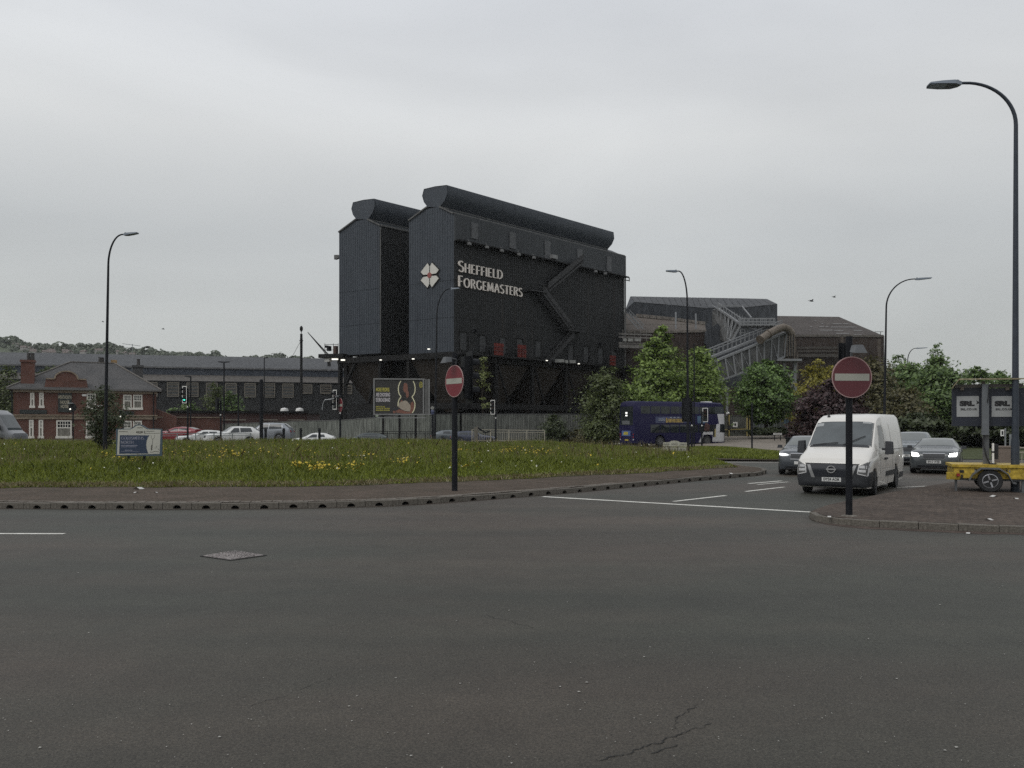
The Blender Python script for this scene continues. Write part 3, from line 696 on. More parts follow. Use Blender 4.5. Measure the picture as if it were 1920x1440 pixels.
def ribs(mb, a, b, z0, z1, out, pitch=.36, d=.045):
    a, b = Vector(a), Vector(b); n = max(2, int((b - a).length / pitch)); dv = (b - a) / n; P = []
    for i in range(n):
        for f, k in ((0, 0), (.42, 0), (.5, 1), (.92, 1)): P.append(a + dv * (i + f) + out * (d * k))
    P.append(b); m_ = len(P); zz0 = z0 if callable(z0) else (lambda q: z0); zz1 = z1 if callable(z1) else (lambda q: z1)
    mb.add([Vector((p.x, p.y, zz0((p - a).length))) for p in P] + [Vector((p.x, p.y, zz1((p - a).length))) for p in P], [(i, i + 1, m_ + i + 1, m_ + i) for i in range(m_ - 1)])
def unit(ta, tb, s0, s1, bz, dz=0):
    w = tb - ta; pr = [(ta + f * w, EZ + dz + h_ * (1.0 if w < 8 else 1.05)) for f, h_ in prof]
    def topz(d):                      # gable outline height for the ribbed end wall, below the roof
        f = d / w
        return EZ + dz + (1.05 * min(f, 1 - f) / .3 if f < .3 or f > .6 else 1.1) - .02
    mb = MB(); ribs(mb, fp(s0, ta, 0), fp(s0, tb, 0), bz, topz, NV)
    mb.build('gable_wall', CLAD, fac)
    mb = MB(); cap = MB()
    # monitor end plate standing on the gable
    cap.prism([fp(s0, t_, z) for t_, z in pr[1:10]], U * .12); cap.build('ventilator_end', CLAD, fac); cap = MB(); cap.prism([fp(s1 - 1.0, t_, z) for t_, z in pr[1:10]], U * -.12); cap.build('ventilator_end', CLAD, fac)
    n = len(pr); A = [fp(s0 - .05, t_, z) for t_, z in pr[1:10]]; B = [fp(s1 - 1.0, t_, z) for t_, z in pr[1:10]]
    m_ = len(A); mb.add(A + B, [(i, i + 1, m_ + i + 1, m_ + i) for i in range(m_ - 1)]); mb.build('ventilator', CLAD, fac, smooth=50)
    mb = MB()
    for (a, b) in ((pr[0], pr[1]), (pr[9], pr[10])):
        mb.add([fp(s0 - .1, *a), fp(s0 - .1, *b), fp(s1, *b), fp(s1, *a)], [(0, 1, 2, 3)])
    mb.build('roof_slope', CLADU, fac)
    mb = MB(); mb.beam(fp(s0 - .12, *pr[9]), fp(s0 - .12, *pr[10]), .16); mb.beam(fp(s0 - .12, *pr[0]), fp(s0 - .12, *pr[1]), .16)
    mb.beam(fp(s0, ta - .06, EZ + dz), fp(s1, ta - .06, EZ + dz), .22); mb.beam(fp(s0 - .05, pr[1][0], pr[1][1] - .05), fp(s1 - 1, pr[1][0], pr[1][1] - .05), .2)
    mb.build('eaves_flashing', EDGE, fac)
    mb = MB(); mb.add([fp(s1, ta, bz), fp(s1, tb, bz), fp(s1, tb, EZ + dz), fp(s1, ta, EZ + dz)], [(0, 1, 2, 3)]); mb.add([fp(s0, tb, bz), fp(s1, tb, bz), fp(s1, tb, EZ + dz), fp(s0, tb, EZ + dz)], [(0, 1, 2, 3)])
    mb.add([fp(s0, ta, bz), fp(s1, ta, bz), fp(s1, tb, bz), fp(s0, tb, bz)], [(0, 1, 2, 3)]); mb.build('rear_wall', CLAD2, fac)
unit(0, w1, 0, Ls, BZ); unit(t2, t3, 0, Ls, BZ + .45)
# right hand long wall: ribbed lower field, brighter upper band, ledge between
LZ = 23.9
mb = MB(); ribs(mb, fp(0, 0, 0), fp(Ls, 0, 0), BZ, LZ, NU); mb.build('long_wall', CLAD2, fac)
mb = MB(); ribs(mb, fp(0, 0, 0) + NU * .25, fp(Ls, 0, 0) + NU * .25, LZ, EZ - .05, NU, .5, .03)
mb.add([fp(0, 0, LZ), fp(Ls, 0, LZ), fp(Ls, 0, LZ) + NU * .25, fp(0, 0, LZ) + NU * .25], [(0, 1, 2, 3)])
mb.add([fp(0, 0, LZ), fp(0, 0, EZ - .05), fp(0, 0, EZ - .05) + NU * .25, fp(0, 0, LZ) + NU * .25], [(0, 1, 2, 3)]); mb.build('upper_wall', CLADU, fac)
for z_ in (14.9, 19.3):
    mb = MB(); mb.beam(fp(0, 0, z_) + NU * .05, fp(Ls, 0, z_) + NU * .05, .03, .06); mb.build('sheet_lap', CLAD2, fac)
    for ta_, tb_ in ((0, w1), (t2, t3)): mb = MB(); mb.beam(fp(0, ta_, z_) + NV * .05, fp(0, tb_, z_) + NV * .05, .03, .06); mb.build('sheet_lap', CLAD, fac)
mb = MB(); mb.box(fp(Ls / 2, 0, LZ) + NU * .55, (Ls, .75, .14), math.atan2(U.y, U.x)); mb.build('ledge', SOOT, fac)
mb = MB(); ribs(mb, fp(0, t2, 0), fp(9, t2, 0), BZ + .45, EZ, NU); mb.build('long_wall', CLAD2, fac)
mb = MB(); mb.beam(fp(-.15, t2 - .1, BZ + 1), fp(-.15, t2 - .1, EZ - .3), .12); mb.build('downpipe', EDGE, fac)
mb = MB(); mb.beam(fp(Ls, -.18, BZ), fp(Ls, -.18, EZ), .22); mb.build('corner_trim', EDGE, fac)
def rf(px, py, off=0.0):              # point on the long wall (local) seen at a pixel
    o = C0 + NU * off; s_ = solve(px, U, o); p = o + U * s_; z = CAMH + (HOR - py) / F * p.y
    return Vector((p.x - C0.x, p.y - C0.y, z))
def gf(px, py, off=0.0):
    o = C0 + NV * off; s_ = solve(px, Vd, o); p = o + Vd * s_; z = CAMH + (HOR - py) / F * p.y
    return Vector((p.x - C0.x, p.y - C0.y, z))
UA = math.atan2(U.y, U.x)
for px, y0, y1 in ((890, 418, 448), (961, 436, 466), (1026.5, 452, 485), (1087, 467, 496), (1142, 481, 509)):      # pale panels of the upper band
    a, b = rf(px, y0, .33), rf(px, y1, .33); mb = MB(); mb.box((a + b) / 2, (1.1, .14, (a - b).z), UA); mb.build('wall_panel', EDGE if px > 1e9 else two_tone('pale_panel', (.075, .078, .082), (.095, .098, .102), .8, 5, .5, .1, 8), fac)
fl = None
for px, py in ((880, 457), (913, 463.5), (941, 470), (973, 477), (1001, 483), (1117, 509), (1135, 513)):           # floodlights under the ledge
    q = rf(px, py, .9); mb = MB(); mb.box(q, (.5, .35, .3), UA + .4); mb.beam(q, q + Vector((0, 0, .5)) - NU * .2, .06); mb.build('floodlight', mat('floodlight_grey', (.14, .14, .14), .5), fac)
q = rf(1038, 486, .6); mb = MB(); mb.box(q + Vector((0, 0, .3)), (1.1, .5, .5), UA); mb.build('ledge_cabinet', mat('ledge_cabinet_grey', (.2, .2, .2), .6), fac)
# stairs zig-zagging over the wall
def flight(p0, p1, name='stair_flight', w=1.0, closed=True):
    a, b = rf(*p0, .15), rf(*p1, .15); mb = MB()
    for o_ in (0, w):
        mb.beam(a + NU * o_, b + NU * o_, .12, .45); mb.beam(a + NU * o_ + Vector((0, 0, 1.0)), b + NU * o_ + Vector((0, 0, 1.0)), .07)
        for k in range(7): q = a.lerp(b, k / 6) + NU * o_; mb.beam(q, q + Vector((0, 0, 1)), .06)
    if closed:
        mb.hexa([a + NU * w * 1.02, b + NU * w * 1.02, b + NU * (w * 1.02 + .04), a + NU * (w * 1.02 + .04)] + [q + Vector((0, 0, 1.0)) for q in (a + NU * w * 1.02, b + NU * w * 1.02, b + NU * (w * 1.02 + .04), a + NU * (w * 1.02 + .04))])
    n = int((a - b).length / .32)
    o = mb.build(name, STAIR, fac); tm = MB().box((0, 0, 0), (.30, w, .06), UA)
    t0 = None
    for k in range(n):
        q = a.lerp(b, (k + .5) / n) + NU * (w / 2)
        if t0 is None: t0 = tm.build('tread', TREAD, o, loc=q); me_ = t0.data
        else: link('tread', me_, o, q)
STAIR = two_tone('stair_steel', (.030, .030, .031), (.045, .045, .046), 1, 6, .6, .1, 8); TREAD = mat('tread_steel', (.075, .075, .075), .6)
flight((1083, 492), (1018, 546)); flight((1008, 550), (1064, 624)); flight((1066, 628), (1018, 682), closed=False)
for p, w_ in (((1005, 547), 3.0), ((1075, 621), 3.4)):
    q = rf(*p, .75); mb = MB(); mb.box(q, (w_, 1.2, .14), UA); mb.box(q + Vector((0, 0, 1)) + NU * .58, (w_, .06, .08), UA); mb.box(q + Vector((0, 0, .55)) + NU * .58, (w_, .05, .06), UA)
    mb.build('stair_landing', STAIR, fac)
for p in ((893, 620), (1082, 622), (1127, 645)):
    q = rf(*p, .3); mb = MB(); mb.box(q, (.35, .5, .3), UA); mb.build('wall_lamp', BLACK, fac)
# doors along the lower gallery
for px, yt, yb in ((868.5, 622, 657), (904.5, 628, 660), (942.5, 632, 664), (974, 635, 667), (1008.5, 639, 670), (1069.5, 646, 676), (1098, 649, 679), (1125.5, 652, 682), (1150.5, 657, 685)):
    a, b = rf(px, yt, .06), rf(px, yb, .06); mb = MB(); mb.box((a + b) / 2, (1.0, .12, (a - b).z), UA); d_ = mb.build('door', DOORM, fac)
    mb = MB(); mb.box((a + b) / 2 + U * .58 + NU * .04, (.12, .2, (a - b).z), UA); mb.box(a + NU * .04, (1.2, .22, .1), UA); mb.build('door_frame', SOOT, d_)
for px, yt, yb, w_ in ((935.5, 644, 666, 1.6), (978.5, 647, 670, 1.5), (1149, 667, 686, 1.3)):
    a, b = rf(px, yt, 1.0), rf(px, yb, 1.0); mb = MB(); mb.box((a + b) / 2, (w_, .1, (a - b).z), UA)
    for k in (-.33, 0, .33): mb.box((a + b) / 2 + U * (w_ * k) + NU * .08, (.08, .08, (a - b).z + .06), UA)
    mb.box((a + b) / 2 + NU * .07, (w_, .07, .08), UA); mb.build('red_panel', REDP, fac)
# gallery deck with rail, its fascia, and the whiter sheet on it
mb = MB(); mb.box(fp(Ls / 2 + 1.2, 0, BZ - .12) + NU * .62, (Ls + 2.6, 1.3, .22), UA); mb.build('gallery_deck', SOOT, fac)
mb = MB(); a, b = fp(0, 0, BZ + 1.05) + NU * 1.22, fp(Ls, 0, BZ + 1.05) + NU * 1.22; mb.beam(a, b, .05); mb.beam(a - Vector((0, 0, .5)), b - Vector((0, 0, .5)), .04)
for k in range(20): q = a.lerp(b, k / 19); mb.beam(q, q - Vector((0, 0, 1.05)), .05)
mb.build('gallery_rail', STAIR, fac)
PALE = two_tone('pale_grey_sheet', (.20, .20, .19), (.28, .28, .26), 1, 6, .6, .1, 8)
for x0, x1, y0, y1 in ((1041, 1058, 673, 680), (1060, 1065, 675, 681), (1068, 1079, 675, 681)):
    a, b = rf(x0, (y0 + y1) / 2, 1.32), rf(x1, (y0 + y1) / 2, 1.32); mb = MB(); mb.beam(a, b, .06, .42); mb.build('pale_sheet', PALE, fac)
GLOW = mat('lit_tube_lamp', (.9, .9, .85), .3, emit=(1, .96, .85), estr=1.2)
for p, face in (((1025, 676), rf), ((1085, 682), rf), ((714, 675), gf), ((775, 673), gf), ((804, 654.5), gf)):
    q = face(*p, 1.3 if face is rf else .4); mb = MB(); mb.box(q, (.26, .2, .10), UA if face is rf else math.atan2(Vd.y, Vd.x)); mb.build('lit_lamp', GLOW, fac)
# brackets sticking out at the two ends
mb = MB(); q = gf(636, 480); mb.hexa([q + Vd * 0 + Vector((0, 0, -.2)), q + Vd * .9 + Vector((0, 0, -.35)), q + Vd * .9 + U * .4 + Vector((0, 0, -.35)), q + U * .4 + Vector((0, 0, -.2)), q + Vector((0, 0, .15)), q + Vd * .9 + Vector((0, 0, .25)), q + Vd * .9 + U * .4 + Vector((0, 0, .25)), q + U * .4 + Vector((0, 0, .15))]); mb.build('end_bracket', EDGE, fac)
mb = MB(); a = rf(1171, 518, .2); mb.beam(a, a + U * 1.2 - Vector((0, 0, .1)), .12); mb.beam(a - Vector((0, 0, .55)), a + U * 1.2 - Vector((0, 0, .5)), .12); mb.beam(a + U * 1.2, a + U * 1.2 - Vector((0, 0, .6)), .12); mb.build('end_bracket', EDGE, fac)
# dark understructure: hoppers on columns
mb = MB()
mb.add([fp(-.2, -.2, BZ - .5), fp(Ls + 1, -.2, BZ - .5), fp(Ls + 1, t3 + .3, BZ - .5), fp(-.2, t3 + .3, BZ - .5)], [(0, 1, 2, 3)])
for a, b in ((fp(-.1, 0, BZ - .25), fp(-.1, t3, BZ - .25)), (fp(0, -.1, BZ - .55), fp(Ls + 1, -.1, BZ - .55)), (fp(0, -.1, 4.3), fp(Ls, -.1, 4.3)), (fp(-.1, 0, 4.3), fp(-.1, t3 - 2, 4.3))): mb.beam(a, b, .5, .7)
mb.build('floor_frame', SOOT, fac)
def hopper(sc, tc_, ws, wt):
    mb = MB(); lv = [(BZ - .55, 1), (8.55, .80), (8.5, .83), (6.9, .60), (6.85, .63), (5.2, .36), (5.15, .39), (3.6, .14)]; P = []; Fs = []
    for z, k in lv:
        for a, b in ((-1, -1), (1, -1), (1, 1), (-1, 1)): P.append(fp(sc + a * ws / 2 * k, tc_ + b * wt / 2 * k, z))
    for i in range(len(lv) - 1):
        for j in range(4): Fs.append((i * 4 + j, i * 4 + (j + 1) % 4, i * 4 + 4 + (j + 1) % 4, i * 4 + 4 + j))
    mb.add(P, Fs); mb.build('hopper', HOPM, fac)
nh = 5
for k in range(nh):
    hopper((k + .5) * Ls / nh, w1 / 2, Ls / nh * .99, w1 * .99)
    hopper((k + .5) * Ls / nh, (t2 + t3) / 2, Ls / nh * .99, (t3 - t2) * .99)
for k in range(nh + 1):
    for t_ in (-.1, w1, t2, t3 - .2):
        if k > 1 and t_ > 8: continue
        mb = MB(); mb.box(fp(k * Ls / nh, t_, BZ / 2 - .3), (.45, .45, BZ - .6), UA); mb.build('column', SOOT, fac)
        if t_ < 1 and k < nh:
            mb = MB(); mb.beam(fp(k * Ls / nh + .4, t_, BZ - .9), fp(k * Ls / nh + 2.6, t_, 4.4), .22); mb.build('brace', SOOT, fac)
mb = MB(); mb.beam(gf(666, 680) , gf(648, 722), .35); mb.build('brace', SOOT, fac)
mb = MB(); mb.beam(gf(700, 722), gf(690, 760), .3); mb.build('brace', SOOT, fac)
# dark plant room filling the bay under the floor, set well back
mb = MB(); P = [fp(2, 6.2, 0), fp(Ls, 6.2, 0), fp(Ls, 13, 0), fp(2, 13, 0)]; mb.prism(P, (0, 0, BZ - .8)); mb.build('plant_room', SOOT, fac)
mb = MB(); P = [fp(7, t2 + .5, 0), fp(Ls, t2 + .5, 0), fp(Ls, t3 - 2.2, 0), fp(7, t3 - 2.2, 0)]; mb.prism(P, (0, 0, BZ - .8)); mb.build('plant_room', SOOT, fac)
# landing stage with mast and cabins at the left end
mb = MB(); a = gf(607, 668.5); b = gf(652, 667.5); mb.beam(a, b, 2.0, .5); mb.build('end_platform', SOOT, fac)
mb = MB()
for px in (609, 625, 634): q = gf(px, 664); mb.beam(q, q + Vector((0, 0, 1.4)), .06)
mb.beam(gf(609, 646), gf(634, 646), .06); mb.beam(gf(609, 656), gf(634, 656), .05); mb.build('platform_rail', STAIR, fac)
for (x0, x1, y0, y1), m_ in (((611, 613.5, 648, 652), BLACK), ((615, 619, 649, 658), BLACK), ((627, 632, 649, 665), mat('rust_brown', (.06, .035, .028), .8)), ((611, 620, 672, 678), WHITE)):
    a, b = gf(x0, y0, .3), gf(x1, y1, .3); mb = MB(); mb.beam(Vector((a.x, a.y, (a.z + b.z) / 2)), Vector((b.x, b.y, (a.z + b.z) / 2)), .5, abs(a.z - b.z)); mb.build('platform_cabinet', m_, fac)
mb = MB(); mb.beam(gf(648, 664), gf(648, 800), .42, .42); mb.build('column', SOOT, fac)
for x0, x1, y in ((623, 633, 673.5), (640, 646, 675)):
    mb = MB(); mb.beam(gf(x0, y, .6), gf(x1, y, .6), .2, .18); mb.build('lit_lamp', GLOW, fac)
# company emblem on the gable and lettering on the long wall
ec = gf(806.5, 516.3, .10); EM = thing('emblem', None, None); EM.parent = fac; del_ = [EM.pop(k, None) for k in ('label', 'category')]
EMX = -Vd; em_h = 3.0; em_w = 2.75
CREAMP = mat('cream_emblem', (.58, .56, .51), .5, var=.08); RUSTC = mat('emblem_red', (.25, .07, .06), .6, var=.1)
for sx_, sz_ in ((-1, 1), (1, 1), (-1, -1), (1, -1)):
    pl = [(.07, .16), (.07, .62), (.30, .97), (.98, .32), (.75, .10), (.30, .08)]
    pl = [(.05, .20), (.05, .70), (.24, .98), (.97, .34), (.70, .09), (.24, .07)]
    pts = [ec + EMX * (x * sx_ * em_w / 2) + Vector((0, 0, z * sz_ * em_h / 2)) for x, z in pl]
    mb = MB(); mb.prism(pts, NV * .12); mb.build('petal', CREAMP, EM)
mb = MB(); pts = [ec + EMX * (math.cos(i * .524) * .30) + Vector((0, 0, math.sin(i * .524) * .34)) + NV * .02 for i in range(12)]; mb.prism(pts, NV * .16); mb.build('emblem_centre', RUSTC, EM)
mb = MB(); mb.prism([ec + EMX * (x * em_w / 2 * 1.08) + Vector((0, 0, z * em_h / 2 * 1.06)) - NV * .0 for x, z in ((-.24, 1), (0, .8), (.24, 1), (1, .34), (.78, 0), (1, -.34), (.24, -1), (0, -.8), (-.24, -1), (-1, -.34), (-.78, 0), (-1, .34))], -NV * .05); mb.build('emblem_backing', SOOT, EM)
def wall_word(word, p0, p1, h1, h2):
    a, b = rf(*p0, .10), rf(*p1, .10); tot = 0; ws = []
    for i, ch in enumerate(word):
        w = GLYPH[ch][0] * (h1 if i == 0 else h2) + .17 * h2; ws.append(w); tot += w
    k = (b - a).length / (tot - .17 * h2); d = (b - a); x = 0; zdrop = d.z / (b - a).length
    dh = Vector((d.x, d.y, 0)).normalized()
    for i, ch in enumerate(word):
        h_ = h1 if i == 0 else h2; o = a + dh * (x * k)
        o.z = a.z
        M_ = Matrix(((dh.x * k, 0, NU.x, o.x), (dh.y * k, 0, NU.y, o.y), (0, 1, 0, o.z), (0, 0, 0, 1)))
        mb, w = glyph_mb(ch, M_, h_, .17, .085, .14); mb.build('letter', LETT, fac); x += ws[i]
wall_word('SHEFFIELD', (859, 509), (941, 521.5), 1.30, 1.10)
wall_word('FORGEMASTERS', (859, 537), (978, 554.5), 1.30, 1.10)
# ============================================================ OTHER BUILDINGS
ROOFG = two_tone('grey_sheet_roof', (.048, .050, .054), (.064, .066, .069), .08, 2, .7, .1, 4)
ROOFB = two_tone('brown_grey_roof', (.066, .060, .054), (.088, .08, .072), .1, 2, .8, .1, 4)
BLUEB = two_tone('blue_grey_band', (.038, .045, .058), (.050, .057, .070), .1, 2, .6, .1, 4)
DARKW = two_tone('dark_shed_wall', (.022, .023, .024), (.034, .034, .033), .15, 2, .8, .1, 4)
LOUV = mat('pale_louvre', (.105, .09, .072), .7, var=.2); WINF = mat('buff_window_frame', (.15, .135, .11), .7, var=.15)
def seg(px, Y): return Vector(((px - 960) / F * Y, Y, 0))
# ---- long shed behind the pub
sA, sB = seg(-160, 147), seg(700, 167)
shed = thing('rolling_mill_shed', 'long low dark works shed with grey roof and row of louvred windows', 'shed', sA)
sd = (sB - sA); sL = sd.length; sx_ = sd / sL; sn = Vector((sx_.y, -sx_.x, 0)); sn = sn if sn.y < 0 else -sn
def sp(s, o, z): return sx_ * s + sn * o + Vector((0, 0, z))
def sfx(px, o=0):
    q = sA + sn * o; return solve(px, sx_, q)
EZ1 = 13.35
def strip3(mb, o0, z0, o1, z1, s0=0, s1=None):
    s1 = sL if s1 is None else s1; mb.add([sp(s0, o0, z0), sp(s1, o0, z0), sp(s1, o1, z1), sp(s0, o1, z1)], [(0, 1, 2, 3)])
mb = MB(); strip3(mb, 0, EZ1, -16, 17.0); strip3(mb, -16, 17.0, -30, 13.4); mb.build('roof', ROOFG, shed)
mb = MB(); strip3(mb, 0, 0, 0, EZ1 - .02); mb.build('upper_wall', BLUEB, shed)
mb = MB(); mb.add([sp(sL, 0, 0), sp(sL, 0, EZ1), sp(sL, -16, 16.98), sp(sL, -30, 13.4), sp(sL, -30, 0)], [(0, 1, 2, 3, 4)]); mb.build('end_wall', DARKW, shed)
mb = MB(); mb.beam(sp(0, .1, EZ1), sp(sL, .1, EZ1), .3); mb.build('gutter', two_tone('pale_gutter', (.11, .11, .115), (.15, .15, .15), 1, 4), shed)
mb = MB(); strip3(mb, .05, 11.9, 6, 10.35); mb.build('aisle_roof', ROOFB, shed)
mb = MB(); strip3(mb, 6, 0, 6, 10.33); mb.build('aisle_wall', DARKW, shed)
mb = MB(); mb.beam(sp(0, 6.1, 10.3), sp(sL, 6.1, 10.3), .22); mb.build('aisle_gutter', SOOT, shed)
k = 0
for px in [-20, 16, 52, 88, 270 + 14, 324.5, 361, 397.5, 433, 469, 505, 540, 575, 611, 650]:
    s_ = sfx(px, 6.15)
    if s_ > sL - 1: continue
    mb = MB(); hgt = 2.6 if px < 560 else 1.7; zc = 8.75 if px < 560 else 9.1
    for a, b, c_, d_ in ((-1, 0, .16, hgt), (1, 0, .16, hgt), (0, hgt / 2, 2.16, .16), (0, -hgt / 2, 2.16, .16)):
        mb.beam(sp(s_ + a - c_ / 2, 6.12, zc + b), sp(s_ + a + c_ / 2, 6.12, zc + b), .16, d_)
    w_ = mb.build('window', WINF, shed)
    mb = MB(); mb.beam(sp(s_ - .95, 6.03, zc), sp(s_ + .95, 6.03, zc), .06, hgt - .1); mb.build('pane', GLASSD, w_)
    for q in range(4): mb = MB(); mb.beam(sp(s_ - .95, 6.1, zc - hgt / 2 + (q + .6) * hgt / 4.2), sp(s_ + .95, 6.1, zc - hgt / 2 + (q + .6) * hgt / 4.2), .08, .22); mb.build('louvre', LOUV, w_)
# ---- second, further roof seen above it on the left
fA, fB = seg(-220, 196), seg(356, 206)
fr = thing('far_works_roof', 'flat topped grey roof ridge rising behind the long shed roof on the left', 'shed', fA)
d_ = (fB - fA); n_2 = Vector((d_.y, -d_.x, 0)).normalized()
mb = MB(); mb.prism([Vector((0, 0, 0)), Vector((d_.x, d_.y, 0)), Vector((d_.x, d_.y, 18.2)), Vector((0, 0, 19.4))], (0, 25, 0)); mb.build('wall', BLUEB, fr)
mb = MB(); mb.hexa([Vector((-1, -1, 19.4)), Vector((d_.x + 1, d_.y - 1, 18.2)), Vector((d_.x + 1, d_.y + 26, 18.2)), Vector((-1, 26, 19.4)), Vector((0, 0, 20.1)), Vector((d_.x, d_.y, 18.8)), Vector((d_.x, d_.y + 25, 18.8)), Vector((0, 25, 20.1))]); mb.build('roof', ROOFG, fr)
# ---- low dark brick sheds in front of the works
BRD = brick_mat('dark_red_brick', (.060, .030, .026), (.080, .038, .032), (.06, .05, .045))
LBR = thing('low_brick_shed', 'low dark red brick shed with dark flat roof behind the parked cars', 'shed', at(325, 797, 120) * Vector((1, 1, 0)))
o = LBR.location; a = seg(318, 112) - o; b = seg(575, 118) - o
a = Vector((a.x, a.y, 0)); b = Vector((b.x, b.y, 0))
mb = MB(); mb.prism([a, b, b + Vector((0, 0, 3.75)), a + Vector((0, 0, 3.75))], (0, 8, 0)); mb.build('wall', BRD, LBR)
mb = MB(); mb.prism([a + Vector((-.2, -.3, 3.75)), b + Vector((.2, -.3, 3.75)), b + Vector((.2, -.3, 4.05)), a + Vector((-.2, -.3, 4.05))], (0, 8.6, 0)); mb.build('roof', SOOT, LBR)
for px in (375, 425, 445, 505, 555):
    q = seg(px, 112 + (px - 318) / 257 * 6 - .25) - o; mb = MB(); mb.box((q.x, q.y - .1, 2.75), (2.6 if px != 425 else 1.6, .12, .16)); mb.build('pale_trim', WINF, LBR)
for px in (397, 407, 417):
    q = seg(px, 113.6) - o; mb = MB(); mb.box((q.x, q.y - .1, 1.55), (.42, .1, .75)); mb.build('notice', WHITE, LBR)
for px in (526, 555):
    q = seg(px, 118.5) - o; mb = MB(); mb.lathe([(.05, .55), (.45, .45), (.55, .15), (.55, 0)][::-1], (q.x, q.y + 2, 4.05), n=14); 
    for i in range(len(mb.v)): mb.v[i] = ((mb.v[i][0] - q.x) * 1.1 + q.x, mb.v[i][1], mb.v[i][2])
    mb.build('roof_vent', WHITE, LBR, smooth=True)

# ---- red brick pub
BRK = brick_mat('red_pub_brick', (.115, .046, .033), (.145, .06, .043), (.11, .085, .07))
SLATE = two_tone('grey_slate', (.062, .062, .063), (.088, .085, .084), .5, 8, .8, .2, 20)
STONE = two_tone('buff_stone', (.22, .175, .13), (.29, .235, .175), 1, 8, .9, .2, 20)
SIGNG = mat('dark_green_board', (.018, .024, .022), .5, var=.2); GOLD = mat('cream_sign_letter', (.42, .38, .28), .5, var=.1)
pA, pB = seg(25, 89), seg(293, 95); PUB = thing('red_brick_pub', 'two storey red brick corner pub with grey slate hipped roof and white sash windows', 'pub', pA)
pd = pB - pA; pL = pd.length; px_ = pd / pL; pn = Vector((px_.y, -px_.x, 0)); PAng = math.atan2(px_.y, px_.x)
def pp(x, o, z): return px_ * x + pn * o + Vector((0, 0, z))
def pf(px, py, o=0.0):
    q = pA + pn * o; s_ = solve(px, px_, q); w = q + px_ * s_; return s_, CAMH + (HOR - py) / F * w.y
D_, EZp = 9.0, 6.15
mb = MB(); mb.prism([pp(0, 0, 0), pp(pL, 0, 0), pp(pL, -D_, 0), pp(0, -D_, 0)], (0, 0, EZp - .1)); mb.build('wall', BRK, PUB)
mb = MB(); ov = .55; q0 = [pp(-ov, ov, EZp), pp(pL + ov, ov, EZp), pp(pL + ov, -D_ - ov, EZp), pp(-ov, -D_ - ov, EZp)]; r0, r1 = pp(5.2, -D_ / 2, 9.5), pp(pL - 4.6, -D_ / 2, 9.5)
mb.add(q0 + [r0, r1], [(0, 1, 5, 4), (1, 2, 5), (2, 3, 4, 5), (3, 0, 4), (0, 3, 2, 1)]); roof = mb.build('roof', SLATE, PUB)
mb = MB()
for a, b in ((q0[0], r0), (q0[1], r1), (r0, r1)): mb.beam(a + Vector((0, 0, .04)), b + Vector((0, 0, .04)), .2, .1)
mb.build('ridge_tile', two_tone('ridge_grey', (.13, .12, .11), (.17, .155, .14), 1, 6), roof)
mb = MB()
for a, b in ((q0[0], q0[1]), (q0[1], q0[2]), (q0[3], q0[0])): mb.beam(a - Vector((0, 0, .08)), b - Vector((0, 0, .08)), .12, .2)
mb.build('gutter', mat('pale_gutter_paint', (.12, .115, .11), .6), PUB)
mb = MB(); mb.beam(pp(-.1, .12, EZp - .32), pp(pL + .1, .12, EZp - .32), .2, .3); mb.build('eaves_cornice', STONE, PUB)
x0, zb = pf(84, 726); x1, _ = pf(165, 726); _, zs = pf(84, 711); _, zt = pf(122, 697); _, zsh = pf(100, 710)
pg = [(x0, zb), (x1, zb), (x1 - .15, zs), (x1 - 1.0, zs)]; cx_, rr_ = (x0 + x1) / 2, (x1 - x0) / 2 - 1.0
pg += [(cx_ + rr_ * math.cos(a), zs + (zt - zs) * math.sin(a)) for a in np.linspace(.05, math.pi - .05, 12)] + [(x0 + 1.0, zs), (x0 + .15, zs)]
mb = MB(); mb.prism([pp(x, .35, z) for x, z in pg], pn * -.45); mb.build('arched_parapet', BRK, PUB)
mb = MB()
for a, b in zip(pg[2:], pg[3:]): mb.beam(pp(a[0], .15, a[1] + .05), pp(b[0], .15, b[1] + .05), .6, .14)
mb.build('parapet_coping', STONE, PUB)
for (xa, xb, ya, yb, o_, pots, m_) in ((39, 64, 675, 726, -.2, 2, BRK), (179, 194, 682, 706, -4.6, 2, SLATE), (208, 219, 675, 690, -6, 0, two_tone('buff_pot', (.30, .20, .10), (.38, .25, .13), 1, 6)), (249, 268, 685, 712, -3.0, 1, SLATE)):
    xa_, za = pf(xa, yb, o_); xb_, zb_ = pf(xb, ya, o_); mb = MB(); mb.prism([pp(xa_, o_, za - .3), pp(xb_, o_, za - .3), pp(xb_, o_, zb_), pp(xa_, o_, zb_)], pn * -.9)
    if pots: mb.prism([pp(xa_ - .1, o_ + .1, zb_ - .25), pp(xb_ + .1, o_ + .1, zb_ - .25), pp(xb_ + .1, o_ + .1, zb_), pp(xa_ - .1, o_ + .1, zb_)], pn * -1.1)
    c = mb.build('chimney', m_, PUB)
    for k in range(pots):
        q = pp(xa_ + (xb_ - xa_) * (.55 + .3 * k), o_ - .45, zb_ - .02); mb = MB(); mb.lathe([(.20, 0), (.17, .65), (.2, .8)], q, n=10); mb.build('chimney_pot', mat('dark_pot', (.045, .04, .038), .8), c)
mb = MB(); mb.prism([pp(-.06, .10, zq) for zq in (0,)] + [pp(pL + .06, .10, 0), pp(pL + .06, .10, .01), pp(-.06, .10, .01)], pn * -.05); 
_, z0 = pf(100, 786, .1); _, z1 = pf(100, 779, .1)
